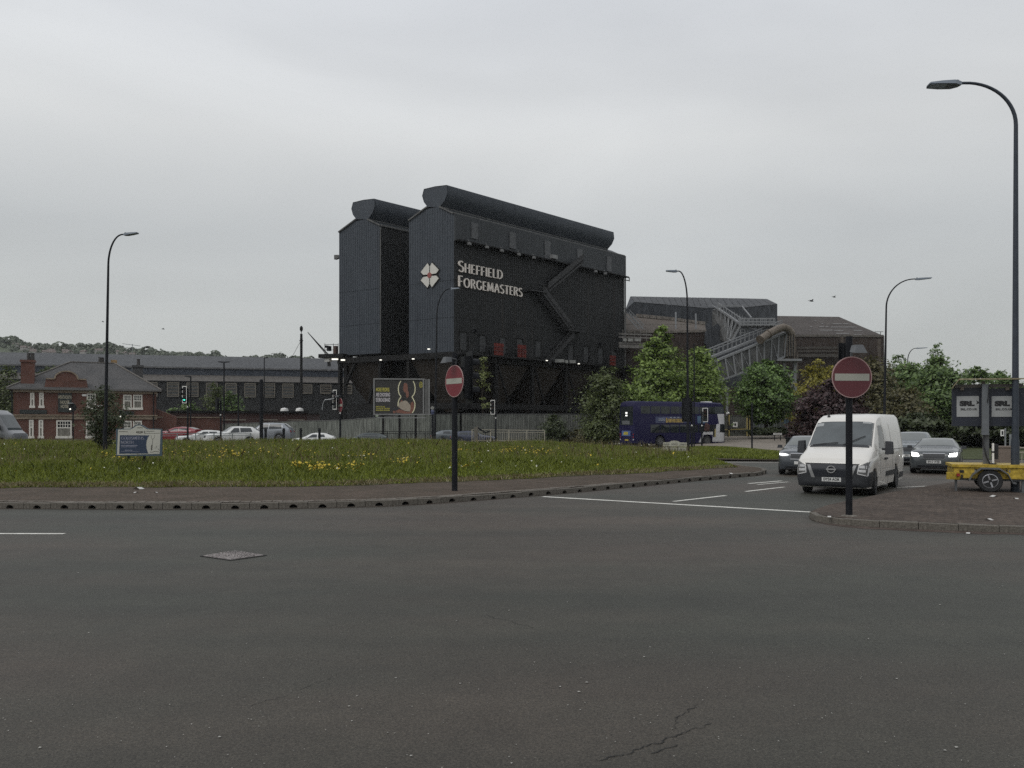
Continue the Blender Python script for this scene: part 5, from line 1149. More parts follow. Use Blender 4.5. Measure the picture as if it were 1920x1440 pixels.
# ---- far hillside, its woods and houses
HILLM = two_tone('hillside', (.075, .092, .060), (.115, .13, .088), .012, .1, 1, 0, 1)  # hillside colour lightened to paint in part of the distance haze
hp = [(-400, 628), (-120, 630), (0, 641), (30, 646), (60, 655), (115, 658), (160, 657), (205, 655), (240, 663), (300, 667), (345, 672), (400, 675), (450, 679), (520, 678), (600, 681), (700, 690), (900, 740), (1200, 780), (2400, 790)]
YH = 900
mb = MB(); nx_ = 80; cols_ = np.linspace(-380, 2300, nx_)
for i, px in enumerate(cols_):
    hz = np.interp(px, [p[0] for p in hp], [p[1] for p in hp])
    for j, (yy, f) in enumerate(((520, .0), (620, .45), (760, .80), (900, 1.0), (1100, .9))):
        top = at(px, hz, YH); mb.v.append((top.x, yy, max(.1, top.z * f)))
for i in range(nx_ - 1):
    for j in range(4): mb.f.append((i * 5 + j, (i + 1) * 5 + j, (i + 1) * 5 + j + 1, i * 5 + j + 1)); mb.m.append(0)
hl = mb.build('hill', HILLM, smooth=True); hl['kind'] = 'structure'
def hillz(px, Y):
    hz = np.interp(px, [p[0] for p in hp], [p[1] for p in hp]); top = at(px, hz, YH).z; return max(.1, top * float(np.interp(Y, [520, 620, 760, 900], [0, .45, .8, 1])))
HH = []
FARW = mat('far_house_wall', (.30, .285, .27), .8, var=.2); FARR = mat('far_house_roof', (.11, .085, .075), .8, var=.2)
hmesh = None
random.seed(21)
for k in range(26):
    px = random.uniform(4, 250) if k < 22 else random.uniform(250, 420); Y = random.uniform(690, 860); hx = (px - 960) / F * 800
    Y = random.uniform(748, 800); z = hillz(px, Y) - .3; X = (px - 960) / F * Y
    if hmesh is None:
        t = thing('hillside_house', 'small pale house with brown roof among trees on the far hillside', 'house', (X, Y, z), .2, 'houses on the far hillside'); hmesh = t
        mb = MB(); mb.box((0, 0, 1.7), (5, 5, 3.4)); mb.build('wall', FARW, t)
        mb = MB(); mb.prism([Vector((-2.8, -2.8, 3.4)), Vector((-2.8, 2.8, 3.4)), Vector((-2.8, 0, 5.2))], (5.6, 0, 0)); mb.build('roof', FARR, t)
    else: copy_tree(hmesh, loc=(X, Y, z), rz=random.uniform(-.6, .8))
# ============================================================ TREES AND SHRUBS
BARK = two_tone('bark', (.035, .028, .022), (.065, .054, .044), 3, 20, .95, .5, 20)
L_CHEST = leaf_mat('chestnut_leaf', (0.042, 0.072, 0.014), (0.27, 0.37, 0.085), .30)
L_ROUND = leaf_mat('maple_leaf', (0.032, 0.06, 0.018), (0.2, 0.31, 0.085), .28)
L_YELL = leaf_mat('golden_leaf', (0.1118, 0.1056, 0.0149), (0.3312, 0.2898, 0.0483), .3)
L_COPP = leaf_mat('copper_leaf', (0.0286, 0.0182, 0.0195), (0.0910, 0.0546, 0.0546), .2)
L_OLIVE = leaf_mat('olive_brown_leaf', (0.042, 0.042, 0.018), (0.145, 0.13, 0.058), .25)
L_GREEN = leaf_mat('mid_green_leaf', (0.04, 0.072, 0.026), (0.21, 0.3, 0.1), .28)
L_DARK = leaf_mat('dark_scrub_leaf', (0.0245, 0.0350, 0.0158), (0.0735, 0.0910, 0.0385), .2)
L_SCRUB = leaf_mat('scrub_leaf', (0.034, 0.048, 0.016), (0.145, 0.175, 0.062), .25)
L_PALE = leaf_mat('pale_sapling_leaf', (0.0960, 0.1200, 0.0360), (0.2400, 0.2640, 0.0960), .3)
L_FAR = leaf_mat('hazed_far_wood_leaf', (.070, .085, .058), (.125, .145, .098), .2)  # paled leaf colour, far haze painted into it
def crown(rng, prof, H0, H1, Rw, Rd, nclump, nleaf, size, clump=.16, shell=.62, droop=0.0):
    """leaf clusters in an envelope: prof gives relative radius over relative height"""
    hs = rng.random(nclump); pr = np.interp(hs, [p[0] for p in prof], [p[1] for p in prof])
    # more clusters where the crown is wide
    keep = rng.random(nclump) < (pr / max(p[1] for p in prof)) ** 1.1 + .08; hs = hs[keep]; pr = pr[keep]; n = len(hs)
    a = rng.random(n) * 2 * np.pi; rr = (shell + (1 - shell) * rng.random(n) ** .5) * np.where(rng.random(n) < .25, rng.random(n), 1) * rng.normal(1, .11, n) * (.86 + .24 * np.sin(a * 3 + hs * 9 + rng.random() * 6) * np.sin(a * 2 - hs * 5))
    cx, cy, cz_ = np.cos(a) * rr * pr * Rw, np.sin(a) * rr * pr * Rd, H0 + hs * (H1 - H0)
    C = np.stack([cx, cy, cz_], 1); out = np.stack([np.cos(a), np.sin(a), (hs - .4) * 1.2], 1)
    sc = clump * (H1 - H0) * (.55 + .75 * rng.random(n)) * np.clip(pr + .25, .3, 1)
    m = np.repeat(np.arange(n), nleaf); N = len(m)
    off = rng.normal(0, 1, (N, 3)) * np.array([1, 1, .55]) * .5; off *= sc[m][:, None]
    P = C[m] + off; P[:, 2] -= droop * np.abs(off[:, 0])
    nr = out[m] * .6 + np.array([0, 0, .75]) + rng.normal(0, .55, (N, 3)); nr /= np.linalg.norm(nr, axis=1, keepdims=True)
    t1 = np.cross(nr, rng.normal(0, 1, (N, 3))); t1 /= np.linalg.norm(t1, axis=1, keepdims=True); t2 = np.cross(nr, t1)
    s_ = size * (.6 + .8 * rng.random((N, 1)))
    V = np.stack([P - t1 * s_, P + t2 * s_ * .55 - nr * s_ * .1, P + t1 * s_, P - t2 * s_ * .55 - nr * s_ * .1], 1).reshape(-1, 3)
    i = np.arange(N)[:, None] * 4; return C, V, np.concatenate([i, i + 1, i + 2, i + 3], 1)
def tree(name, label, loc, prof, H0, H1, Rw, Rd, m, seed, nclump=150, nleaf=46, size=.2, clump=.16, trunk=.22, group=None, cat='tree', limbs=14, **kw):
    rng = np.random.default_rng(seed); t = thing(name, label, cat, loc, group=group)
    C, V, Fc = crown(rng, prof, H0, H1, Rw, Rd, nclump, nleaf, size, clump, **kw)
    np_mesh('crown', V, Fc, m, t)
    mb = MB(); ht = H0 + (H1 - H0) * .62; lean = rng.normal(0, .02, 2) * ht
    path = [Vector((lean[0] * f + .04 * math.sin(f * 7), lean[1] * f, ht * f - .15 * (f == 0))) for f in np.linspace(0, 1, 7)]
    mb.tube(path, [trunk * (1.25 if f == 0 else 1 - .75 * f) for f in np.linspace(0, 1, 7)], 8)
    for k in rng.choice(len(C), min(limbs, len(C)), replace=False):
        c = Vector(C[k]); f = min(.95, max(.28, (c.z / ht) * .7)); p0 = path[0].lerp(path[-1], f); mid = p0.lerp(c, .5) + Vector((0, 0, -.05 * ht))
        mb.tube([p0, mid, c], [trunk * .42, trunk * .25, trunk * .06], 5)
    mb.build('trunk', BARK, t, smooth=True); return t
CONE = [(0, .55), (.12, .92), (.3, 1), (.5, .82), (.7, .5), (.88, .24), (1, .06)]
DOME = [(0, .5), (.15, .88), (.4, 1), (.65, .86), (.85, .52), (1, .12)]
ROUND = [(0, .35), (.15, .75), (.4, 1), (.65, .92), (.85, .6), (1, .15)]
COL_ = [(0, .7), (.3, 1), (.6, .9), (.85, .6), (1, .2)]
def base(px, Y, z=0.0): return Vector(((px - 960) / F * Y, Y, z))
def hz(py, Y, z=0.0): return CAMH + (HOR - py) / F * Y - z
def pxm(p, Y): return p / F * Y
# big chestnut behind the bus, shrubby greenery to its left
tree('chestnut_tree', 'tall bright green chestnut tree with pointed crown behind the double decker bus', base(1240, 83), [(0, .8), (.12, 1), (.35, .95), (.55, .68), (.75, .42), (.9, .2), (1, .05)], 1.6, hz(613, 83), pxm(88, 83), 4.4, L_CHEST, 1, 430, 62, .18, .105, .3)
tree('chestnut_tree', 'shorter bushy chestnut tree leaning right of the pointed chestnut', base(1310, 84.5), DOME, 1.5, hz(652, 84.5), pxm(42, 84), 3.2, L_CHEST, 2, 210, 56, .18, .16, .2)
tree('willow_shrub_tree', 'dull green loose shrubby tree overlapping the hoppers left of the chestnut', base(1140, 81), [(0, .6), (.3, 1), (.6, .8), (.85, .5), (1, .25)], .8, hz(688, 81), pxm(46, 81), 2.6, L_SCRUB, 3, 130, 46, .15, .15, .12)
tree('willow_shrub_tree', 'thin leafy shrub tree leaning left over the grey fence below the black works', base(1118, 82), COL_, 1.2, hz(700, 82), pxm(24, 82), 1.6, L_SCRUB, 4, 46, 40, .14, .2, .08)
tree('round_tree', 'round topped dark green tree standing over the low hedge by the works gate', base(1436, 87, 1.0), ROUND, 1.3, hz(676, 87, 1.0), pxm(54, 87), 3.0, L_ROUND, 5, 330, 60, .17, .14, .24)
tree('golden_tree', 'yellow leaved tree showing left of the round no entry sign', base(1535, 95, .8), DOME, 1.0, hz(676, 95, .8), pxm(40, 95), 2.6, L_YELL, 6, 130, 46, .2, .17, .15)
tree('golden_tree', 'yellow green sprawling tree low behind the copper tree', base(1508, 93, .8), DOME, .6, hz(722, 93, .8), pxm(26, 93), 2.2, L_YELL, 7, 70, 40, .2, .2, .12)
tree('copper_tree', 'dark purple leaved copper tree behind the white van', base(1558, 74, .3), DOME, .4, hz(712, 74, .3), pxm(66, 74), 3.2, L_COPP, 8, 260, 56, .17, .15, .18)
tree('olive_shrub', 'brownish olive shrub between the copper tree and the tall trees', base(1640, 76, .3), COL_, .3, hz(672, 76, .3), pxm(40, 76), 2.6, L_OLIVE, 9, 180, 50, .17, .17, .14)
tree('olive_shrub', 'low brown green thicket right behind the grey cars', base(1692, 70, .2), DOME, .1, hz(722, 70, .2), pxm(44, 70), 2.4, L_OLIVE, 10, 130, 50, .16, .2, .1)
tree('tall_green_tree', 'tall dense green tree left of the birch on the right', base(1700, 88, .5), DOME, .8, hz(680, 88, .5), pxm(58, 88), 3.5, L_GREEN, 12, 230, 56, .2, .15, .2)
tree('tall_green_tree', 'broad dense green tree behind the trailer sign, right of the dark car', base(1760, 80, .4), DOME, .5, hz(672, 80, .4), pxm(60, 80), 3.2, L_GREEN, 13, 260, 56, .19, .15, .2)
tree('birch_tree', 'wispy birch tree with feathery top rising above the dense trees', base(1756, 92, .6), [(0, .8), (.4, 1), (.7, .6), (.9, .28), (1, .1)], 3, hz(644, 92, .6), pxm(38, 92), 2.0, L_GREEN, 14, 110, 30, .15, .13, .12)
tree('birch_tree', 'slender birch tree by the far right street lamp', base(1685, 98, .8), COL_, 3, hz(668, 98, .8), pxm(32, 98), 2.0, L_GREEN, 15, 80, 30, .16, .15, .1)
for k, (px, Y, top, w_, m_, lb) in enumerate(((1830, 92, 690, 50, L_GREEN, 'round green tree peeping over the left part of the trailer sign'), (1880, 96, 697, 46, L_GREEN, 'low green tree behind the right part of the trailer sign'), (1940, 86, 712, 56, L_GREEN, 'green tree at the right edge beyond the tall lamp'), (1850, 70, 768, 72, L_DARK, 'dark hedge like tree mass under the trailer sign'), (1720, 66, 775, 60, L_DARK, 'dark undergrowth bush behind the two grey cars'), (1925, 66, 770, 46, L_DARK, 'dark bush at the right edge behind the tall lamp'))):
    tree('roadside_tree', lb, base(px, Y, .4), DOME, .2, hz(top, Y, .4), pxm(w_, Y), 2.8, m_, 30 + k, 170, 50, .19, .17, .15)
tree('wispy_tree', 'bare topped wispy tree sticking up over the sign canopy', base(1843, 120, 1), COL_, 5, hz(693, 120, 1), pxm(14, 120), 1.2, L_GREEN, 41, 30, 22, .2, .14, .1)
# low hedge and shrubs
def shrub(name, label, px, Y, top, w_, m_, seed, z=0.0, d=1.4, n=70, nl=46, size=.12, prof=DOME, **kw):
    return tree(name, label, base(px, Y, z), prof, .05, hz(top, Y, z), pxm(w_, Y), d, m_, seed, n, nl, size, kw.pop('clump', .3), .05, cat='shrub', limbs=8, **kw)
shrub('dark_hedge', 'dark low clipped hedge beneath the round tree', 1440, 86, 803, 42, L_DARK, 51, 1.0, 1.5, 170, 60, .11, [(0, 1), (.5, 1), (1, .75)])
shrub('dark_bush', 'dark rounded bush against the grey fence right of the guard rail', 1040, 80, 779, 20, L_DARK, 52, n=90)
shrub('fence_scrub', 'scrubby green bush at the fence foot left of the bus', 1125, 79, 790, 38, L_SCRUB, 53, n=110)
shrub('fence_scrub', 'low brown green weeds along the fence foot by the dark bush', 1085, 80, 806, 34, L_OLIVE, 54, n=60)
shrub('red_shrub', 'low reddish shrub right of the hedge behind the dark car', 1487, 80, 812, 16, L_COPP, 55, .5, n=50)
# sapling growing before the hoppers
t = tree('sapling', 'thin young tree with pale leaf tufts in front of the dark hoppers', base(906, 86), [(0, .25), (.3, .5), (.5, 1), (.75, .9), (1, .7)], 3.8, hz(672, 86), pxm(11, 86), .6, L_PALE, 61, 34, 26, .12, .09, .055, limbs=10)
t = tree('sapling', 'short leafy sapling with pale tuft beside the traffic signal', base(921, 85.5), ROUND, 3.2, hz(754, 85.5), pxm(10, 85), .5, L_PALE, 62, 9, 20, .10, .2, .03, limbs=4)
# scrub by the left lamp
tree('hawthorn_scrub', 'dark sparse thorny scrub tree wrapped round the foot of the left lamp column', base(196, 44, .5), [(0, .25), (.2, .55), (.45, 1), (.7, .85), (.9, .45), (1, .2)], .4, hz(724, 44, .5), pxm(42, 44), 1.1, L_DARK, 63, 200, 36, .065, .16, .07, limbs=40)
# greenery round the pub and the long shed
for k, (px, Y, top, w_, m_, lb) in enumerate(((15, 112, 690, 50, L_SCRUB, 'dull green tree behind the left chimney of the pub'), (95, 116, 688, 46, L_SCRUB, 'grey green tree rising behind the arched pub parapet'), (352, 118, 752, 26, L_GREEN, 'green shrub tree in front of the shed beside the pub'), (402, 121, 722, 17, L_SCRUB, 'tall climbing greenery on the shed wall under the louvred windows'), (432, 121, 735, 24, L_GREEN, 'green bushy growth on the shed wall behind the white cars'), (322, 119, 765, 14, L_GREEN, 'small green bush at the right end of the pub'))):
    tree('yard_tree', lb, base(px, Y, .1), DOME if k not in (3,) else COL_, .4, hz(top, Y, .1), pxm(w_, Y), 1.8, m_, 70 + k, 130 if w_ > 30 else 60, 44, .2, .18, .12)
# woods on the far hillside: one mass
rng = np.random.default_rng(5); Vs = []; n_t = 900
for k in range(n_t):
    px = rng.uniform(-120, 640); Y = rng.uniform(640, 905); near_ = px < 270 and Y < 805; X = (px - 960) / F * Y; z = hillz(px, Y) - 1; h_ = (rng.uniform(3, 6) if near_ else rng.uniform(5, 9.5)) * (1.0 if rng.random() < .9 else 1.35); w_ = h_ * rng.uniform(.4, .7); N = 34
    d = rng.normal(0, 1, (N, 3)); d /= np.linalg.norm(d, axis=1, keepdims=True); P = np.array([X, Y, z + h_ * .55]) + d * np.array([w_, w_, h_ * .5]) * (.65 + .35 * rng.random((N, 1)))
    t1 = np.cross(d, rng.normal(0, 1, (N, 3))); t1 /= np.linalg.norm(t1, axis=1, keepdims=True); t2 = np.cross(d, t1); s_ = w_ * .34
    Vs.append(np.stack([P - t1 * s_, P + t2 * s_, P + t1 * s_, P - t2 * s_], 1).reshape(-1, 3))
V = np.concatenate(Vs); i = np.arange(len(V) // 4)[:, None] * 4
o = np_mesh('hillside_wood', V, np.concatenate([i, i + 1, i + 2, i + 3], 1), L_FAR); o['kind'] = 'stuff'
# ============================================================ VEHICLES
def paint(name, col, rough=.28, metal=.0): return mat(name, col, rough, metal, var=.04, scale=1.5, coat=.6)
P_WHITE = paint('van_white_paint', (.62, .60, .56), .35); P_GREY = paint('dark_grey_paint', (.055, .062, .066), .22); P_SILV = paint('silver_blue_paint', (.22, .235, .255), .3, .2)
P_RED = paint('red_paint', (.20, .016, .022)); P_WH2 = paint('bright_white_paint', (.60, .60, .58), .3); P_BLUE = paint('dark_blue_paint', (.020, .026, .052)); P_GREEN = paint('dark_green_paint', (.020, .030, .030)); P_SLATE = paint('slate_grey_paint', (.10, .115, .125), .25)
P_BUS = mat('bus_indigo_paint', (.0125, .0112, .047), .42, var=.06, scale=1, spec=.22); BUSWIN = mat('bus_window', (.022, .027, .025), .08, var=.8, scale=.9, spec=.4); P_BUSW = paint('bus_white_paint', (.52, .52, .53), .35); P_LGREY = paint('light_grey_paint', (.13, .135, .145), .4)
def loft(keys, L, arches=(), n=46):
    K = np.array(sorted(keys)); xs = list(np.linspace(K[0, 0], K[-1, 0], n)) + [k[0] for k in keys]
    xs += list(np.linspace(K[-1, 0] - .5, K[-1, 0], 18))
    for xw, zc, rr in arches: xs += [xw - rr - .004, xw + rr + .004] + [xw + rr * math.sin(a) for a in np.linspace(-1.5, 1.5, 9)]
    xs = sorted(set(round(x, 4) for x in xs)); V_ = []; NP = 11; Q = {}
    for x in xs:
        zb, zs, zr, zt, w, wr = [float(np.interp(x, K[:, 0], K[:, j])) for j in range(1, 7)]
        for xw, zc, rr in arches:
            if abs(x - xw) < rr: zb = max(zb, zc + math.sqrt(rr * rr - (x - xw) ** 2))
        h_ = zs - zb
        sec = [(0, zb), (w * .80, zb), (w * .955, zb + h_ * .03), (w, zb + h_ * .42), (w * .997, zb + h_ * .80), (w * .97, zs), ((w * .97 + wr) / 2 + .02 * w, (zs + zr) / 2), (wr, zr), (wr * .90, zr + (zt - zr) * .72), (wr * .5, zr + (zt - zr) * .97), (0, zt)]
        V_ += [(x, y, z) for y, z in sec] + [(x, -y, z) for y, z in sec[1:-1][::-1]]; Q[x] = (zb, zs, zr, zt, w, wr)
    m_ = 20; Fs = []
    for i in range(len(xs) - 1):
        for j in range(m_): Fs.append((i * m_ + j, i * m_ + (j + 1) % m_, (i + 1) * m_ + (j + 1) % m_, (i + 1) * m_ + j))
    Fs.append(tuple(range(m_))[::-1]); Fs.append(tuple((len(xs) - 1) * m_ + j for j in range(m_)))
    bvh = BVHTree.FromPolygons([Vector(v) for v in V_], Fs)
    f = lambda x, j: float(np.interp(x, K[:, 0], K[:, j]))
    return V_, Fs, bvh, f
def patch(bvh, C, d, off=.012, nu=8, nv=5, mb=None, skirt=.03):
    d = Vector(d).normalized(); mb = mb or MB(); P = []; C = [Vector(c) for c in C]
    for i in range(nu + 1):
        for j in range(nv + 1):
            u, v = i / nu, j / nv; q = C[0] * (1 - u) * (1 - v) + C[1] * u * (1 - v) + C[2] * u * v + C[3] * (1 - u) * v
            h_ = bvh.ray_cast(q - d * 6, d)[0]
            if h_ is None: h_ = bvh.find_nearest(q)[0]
            P.append(h_ - d * off)
    m_ = nv + 1; Fs = [(i * m_ + j, (i + 1) * m_ + j, (i + 1) * m_ + j + 1, i * m_ + j + 1) for i in range(nu) for j in range(nv)]
    ring = [i * m_ for i in range(nu + 1)] + [nu * m_ + j for j in range(1, nv + 1)] + [i * m_ + nv for i in range(nu - 1, -1, -1)] + [j for j in range(nv - 1, 0, -1)]
    B = [P[k] + d * skirt for k in ring]; o = len(P); n = len(ring)
    Fs += [(ring[k], o + k, o + (k + 1) % n, ring[(k + 1) % n]) for k in range(n)]
    return mb.add(P + B, Fs)
def wheel_tpl(rad, wid, rimm, spokes=5):
    mb = MB(); hw = wid / 2; mb.lathe([(rad * .62, -hw * .9), (rad * .93, -hw), (rad, -hw * .7), (rad, hw * .7), (rad * .93, hw), (rad * .62, hw * .9)], axis='y', n=26); w = mb.build('wheel', RUBBER, None, smooth=35)
    mb = MB(); r_ = rad * .63; mb.lathe([(r_, hw * .92), (r_ * .92, hw * .97), (r_ * .86, hw * .62), (.02, hw * .55)], axis='y', n=26, caps=False)
    for k in range(spokes):
        a = 2 * math.pi * k / spokes; mb.beam((r_ * .12 * math.cos(a), hw * .74, r_ * .12 * math.sin(a)), (r_ * .90 * math.cos(a), hw * .84, r_ * .90 * math.sin(a)), r_ * .2, hw * .3, up=(0, 1, 0))
    mb.lathe([(r_ * .2, hw * .6), (r_ * .2, hw * .86), (.01, hw * .88)], axis='y', n=12); mb.build('rim', rimm, w, smooth=30); return w
def put_wheels(t, spots, rad, wid, rimm, spokes=5, steer=0):
    first = None
    for x, y in spots:
        if first is None: first = w = wheel_tpl(rad, wid, rimm, spokes); w.parent = t
        else: w = copy_tree(first, t)
        w.location = (x, y, rad); w.rotation_euler = (0, 0, (0 if y > 0 else math.pi) + (steer if x > 0 else 0))
def plate(t, bvh, z, s_, front=True, y0=0.0, name='number_plate', m_=PLATEW, w=.52):
    d = (-1, 0, 0) if front else (1, 0, 0); sx_ = 1 if front else -1
    h_ = [bvh.ray_cast(Vector((sx_ * 6, y0 + yy, z)), Vector(d))[0] for yy in (-.2, 0, .2)]; x = max(abs(q.x) for q in h_ if q) * sx_ + .012 * sx_
    mb = MB(); mb.box((x, y0, z), (.02, w, .115)); p = mb.build(name, m_, t)
    if s_: text('plate_letters', s_, .105, INK, p, face_matrix((x + sx_ * .0115, y0, z), (0, sx_, 0)), .001, .004, 1.0, sx=.88)
def car(name, label, cat, px, Y, ang, m, L=4.4, W=1.82, H=1.5, hood=.98, belt=1.0, wsb=.75, rfx=.05, rrx=-1.35, tail=-1.95, z=0.0, plate_s=None, lights=None, grp=None, wheelbase=2.65, rad=.33, roofm=None, rimm=RIM, grille=True, detail=True):
    hl = L / 2; t = thing(name, label, cat, base(px, Y, z) if px is not None else (0, 0, 0), ang, grp); w = W / 2
    fw, rw = wheelbase / 2 + .08, -wheelbase / 2 + .08
    keys = [(hl, .34, .60, .62, .64, w * .74, w * .6), (hl - .05, .24, hood - .26, hood - .22, hood - .19, w * .86, w * .7), (hl - .16, .20, hood - .17, hood - .11, hood - .07, w * .94, w * .76), (hl - .42, .19, hood - .10, hood - .04, hood + .0, w * .985, w * .80),
            (wsb + .1, .19, belt - .06, hood + .04, hood + .08, w, w * .82), (wsb - .05, .19, belt - .03, hood + .11, hood + .16, w, w * .80), ((wsb + rfx) / 2, .19, belt, (hood + H) / 2 - .02, (hood + H) / 2 + .07, w, w * .755), (rfx + .08, .19, belt + .01, H - .15, H - .06, w, w * .70), (rfx - .2, .19, belt + .015, H - .10, H - .015, w, w * .69), (-.5, .19, belt + .03, H - .09, H, w, w * .69), (rrx, .20, belt + .06, H - .14, H - .06, w * .99, w * .68),
            (tail, .24, belt + .05, belt + .14, belt + .20, w * .955, w * .70), (-hl + .10, .26, belt - .06, belt - .01, belt + .03, w * .93, w * .72), (-hl, .36, .74, .78, .80, w * .82, w * .64)]
    V_, Fs, bvh, f = loft(keys, L, ((fw, rad, rad + .06), (rw, rad, rad + .06))); mb = MB(); mb.add(V_, Fs); mb.build('body', m, t, smooth=38)
    wy = lambda x: f(x, 6)
    x0, x1 = wsb - .02, rfx + .10
    mb = patch(bvh, [(x0, -wy(x0) * .93, 5), (x0, wy(x0) * .93, 5), (x1, wy(x1) * .93, 5), (x1, -wy(x1) * .93, 5)], (0, 0, -1), .008, 10, 6); mb.build('windscreen', SCREENL if lights or label.startswith('slate') else SCREEN, t, smooth=True)
    x0, x1 = rrx + .05, tail + .06
    mb = patch(bvh, [(x0, -wy(x0) * .9, 5), (x0, wy(x0) * .9, 5), (x1, wy(x1) * .9, 5), (x1, -wy(x1) * .9, 5)], (0, 0, -1), .008, 8, 4); mb.build('rear_window', GLASSD, t, smooth=True)
    xm = -.42
    for s_ in (1, -1):
        zt_ = H - .15
        for xa, xb, xc, xd in ((wsb - .30, xm + .03, xm + .03, rfx - .04), (xm - .05, rrx + .10, rrx + .22, xm - .05)):
            mb = patch(bvh, [(xa, 0, f(xa, 2) + .045), (xb, 0, f(xb, 2) + .045), (xc, 0, zt_), (xd, 0, zt_)], (0, -s_, 0), .008, 6, 4); mb.build('side_window', GLASSD, t, smooth=True)
        mb = MB(); mb.box((wsb - .28, s_ * (w + .10), belt + .07), (.14, .2, .13), 0, taper=.8); mb.build('door_mirror', PLASTIC if m is not P_WH2 else m, t)
        if detail:
            for xh in (xm + .14, rrx + .25): mb = MB(); mb.box((xh, s_ * (w + .004), belt - .13), (.2, .03, .035)); mb.build('door_handle', m, t)
    zl = hood - .22
    for s_ in (1, -1):
        mb = patch(bvh, [(0, s_ * w * .58, zl - .06), (0, s_ * w * .88, zl - .05), (0, s_ * w * .91, zl + .10), (0, s_ * w * .62, zl + .06)], (-1, 0, 0), .012, 5, 3)
        mb.build('headlight', {'beam': BEAM}.get(lights, LAMPW), t, smooth=True)
        if lights == 'drl': mb = patch(bvh, [(0, s_ * w * .52, zl - .01), (0, s_ * w * .90, zl - .01), (0, s_ * w * .91, zl + .06), (0, s_ * w * .56, zl + .03)], (-1, 0, 0), .03, 5, 2); mb.build('daytime_lamp', DRL, t)
        mb = patch(bvh, [(0, s_ * w * .45, belt - .20), (0, s_ * w * .88, belt - .20), (0, s_ * w * .86, belt - .02), (0, s_ * w * .5, belt - .06)], (1, 0, 0), .012, 4, 3); mb.build('tail_light', mat('tail_red', (.25, .02, .02), .25), t)
    mb = patch(bvh, [(0, -w * .40, zl - .16), (0, w * .40, zl - .16), (0, w * .44, zl + .05), (0, -w * .44, zl + .05)], (-1, 0, 0), .010, 8, 4); g_ = mb.build('grille', PLASTIC, t, smooth=True)
    if lights == 'beam' or lights == 'drl':
        for q in (zl + .055, zl - .17): mb = patch(bvh, [(0, -w * .44, q), (0, w * .44, q), (0, w * .44, q + .018), (0, -w * .44, q + .018)], (-1, 0, 0), .022, 8, 1); mb.build('chrome_bar', CHROME, g_)
    mb = patch(bvh, [(0, -w * .62, .24), (0, w * .62, .24), (0, w * .66, .36), (0, -w * .66, .36)], (-1, 0, 0), .010, 8, 3); mb.build('lower_intake', PLASTIC, t, smooth=True)
    if lights: mb = patch(bvh, [(0, -w * .6, .225), (0, w * .6, .225), (0, w * .6, .25), (0, -w * .6, .25)], (-1, 0, 0), .03, 8, 1); mb.build('bumper_strip', CHROME, t)
    put_wheels(t, ((fw, w - .11), (fw, -w + .11), (rw, w - .11), (rw, -w + .11)), rad, .215, rimm)
    if plate_s is not None: plate(t, bvh, .50, plate_s)
    return t, bvh, f
HD = math.atan2(-.82, -.57)
# ---- the white panel van waiting at the line
hv = Vector((-.575, -.818, 0)).normalized(); VL, VW_, VH = 5.5, 2.04, 2.37
fc = gr(1563, 925, 0); fc = Vector(((1559 - 960) / F * 22.75, 22.75, 0)); vc = fc - hv * (VL / 2)
van = thing('white_van', 'white panel van with black bumper and grille waiting at the stop line', 'van', vc, math.atan2(hv.y, hv.x))
hl, w = VL / 2, VW_ / 2
keys = [(hl, .32, .70, .72, .74, w * .78, w * .62), (hl - .05, .23, .86, .90, .93, w * .90, w * .74), (hl - .16, .20, .96, 1.02, 1.05, w * .965, w * .82), (hl - .40, .19, 1.06, 1.15, 1.19, w * .99, w * .87), (1.86, .19, 1.12, 1.30, 1.36, w, w * .90), (1.72, .19, 1.16, 1.40, 1.47, w, w * .895), (1.30, .19, 1.24, 1.80, 1.87, w, w * .855), (1.02, .19, 1.28, 2.04, 2.11, w, w * .825), (.86, .19, 1.3, 2.14, 2.22, w, w * .815), (.6, .19, 1.3, 2.22, 2.31, w, w * .81), (0, .19, 1.3, 2.25, VH - .02, w, w * .815), (-hl + .35, .19, 1.3, 2.25, VH, w, w * .815), (-hl + .06, .22, 1.3, 2.20, VH - .05, w * .985, w * .80), (-hl, .30, 1.25, 2.10, VH - .14, w * .95, w * .77)]
fwx, rwx = 1.86, -1.42
V_, Fs, bv, f = loft(keys, VL, ((fwx, .34, .42), (rwx, .34, .42)), 60); mb = MB(); mb.add(V_, Fs); mb.build('body', P_WHITE, van, smooth=38)
wy = lambda x: f(x, 6)
x0, x1 = 1.80, 1.03
for sc_, off_, m_, nm in ((.955, .006, PLASTIC, 'windscreen_seal'), (.93, .012, SCREEN, 'windscreen')):
    e_ = 0 if nm != 'windscreen' else .025
    mb = patch(bv, [(x0 - e_, -wy(x0) * sc_, 5), (x0 - e_, wy(x0) * sc_, 5), (x1 + e_, wy(x1) * sc_, 5), (x1 + e_, -wy(x1) * sc_, 5)], (0, 0, -1), off_, 12, 8); ws = mb.build(nm, m_, van, smooth=True)
for y, x, s_ in ((.62, 1.10, .12), (-.70, 1.14, .10)):
    mb = patch(bv, [(x, y - s_, 5), (x, y + s_, 5), (x - .05, y + s_, 5), (x - .05, y - s_, 5)] if y > 0 else [(x + .05, y - .1, 5), (x + .05, y + .1, 5), (x - .05, y + .1, 5), (x - .05, y - .1, 5)], (0, 0, -1), .019, 2, 1); mb.build('windscreen_sticker', mat('sticker_grey', (.3, .31, .31), .4), ws)
mb = patch(bv, [(1.86, -wy(1.8) * .9, 5), (1.86, wy(1.8) * .9, 5), (1.795, wy(1.8) * .9, 5), (1.795, -wy(1.8) * .9, 5)], (0, 0, -1), .012, 12, 2); mb.build('scuttle', PLASTIC, van)
mb = MB()
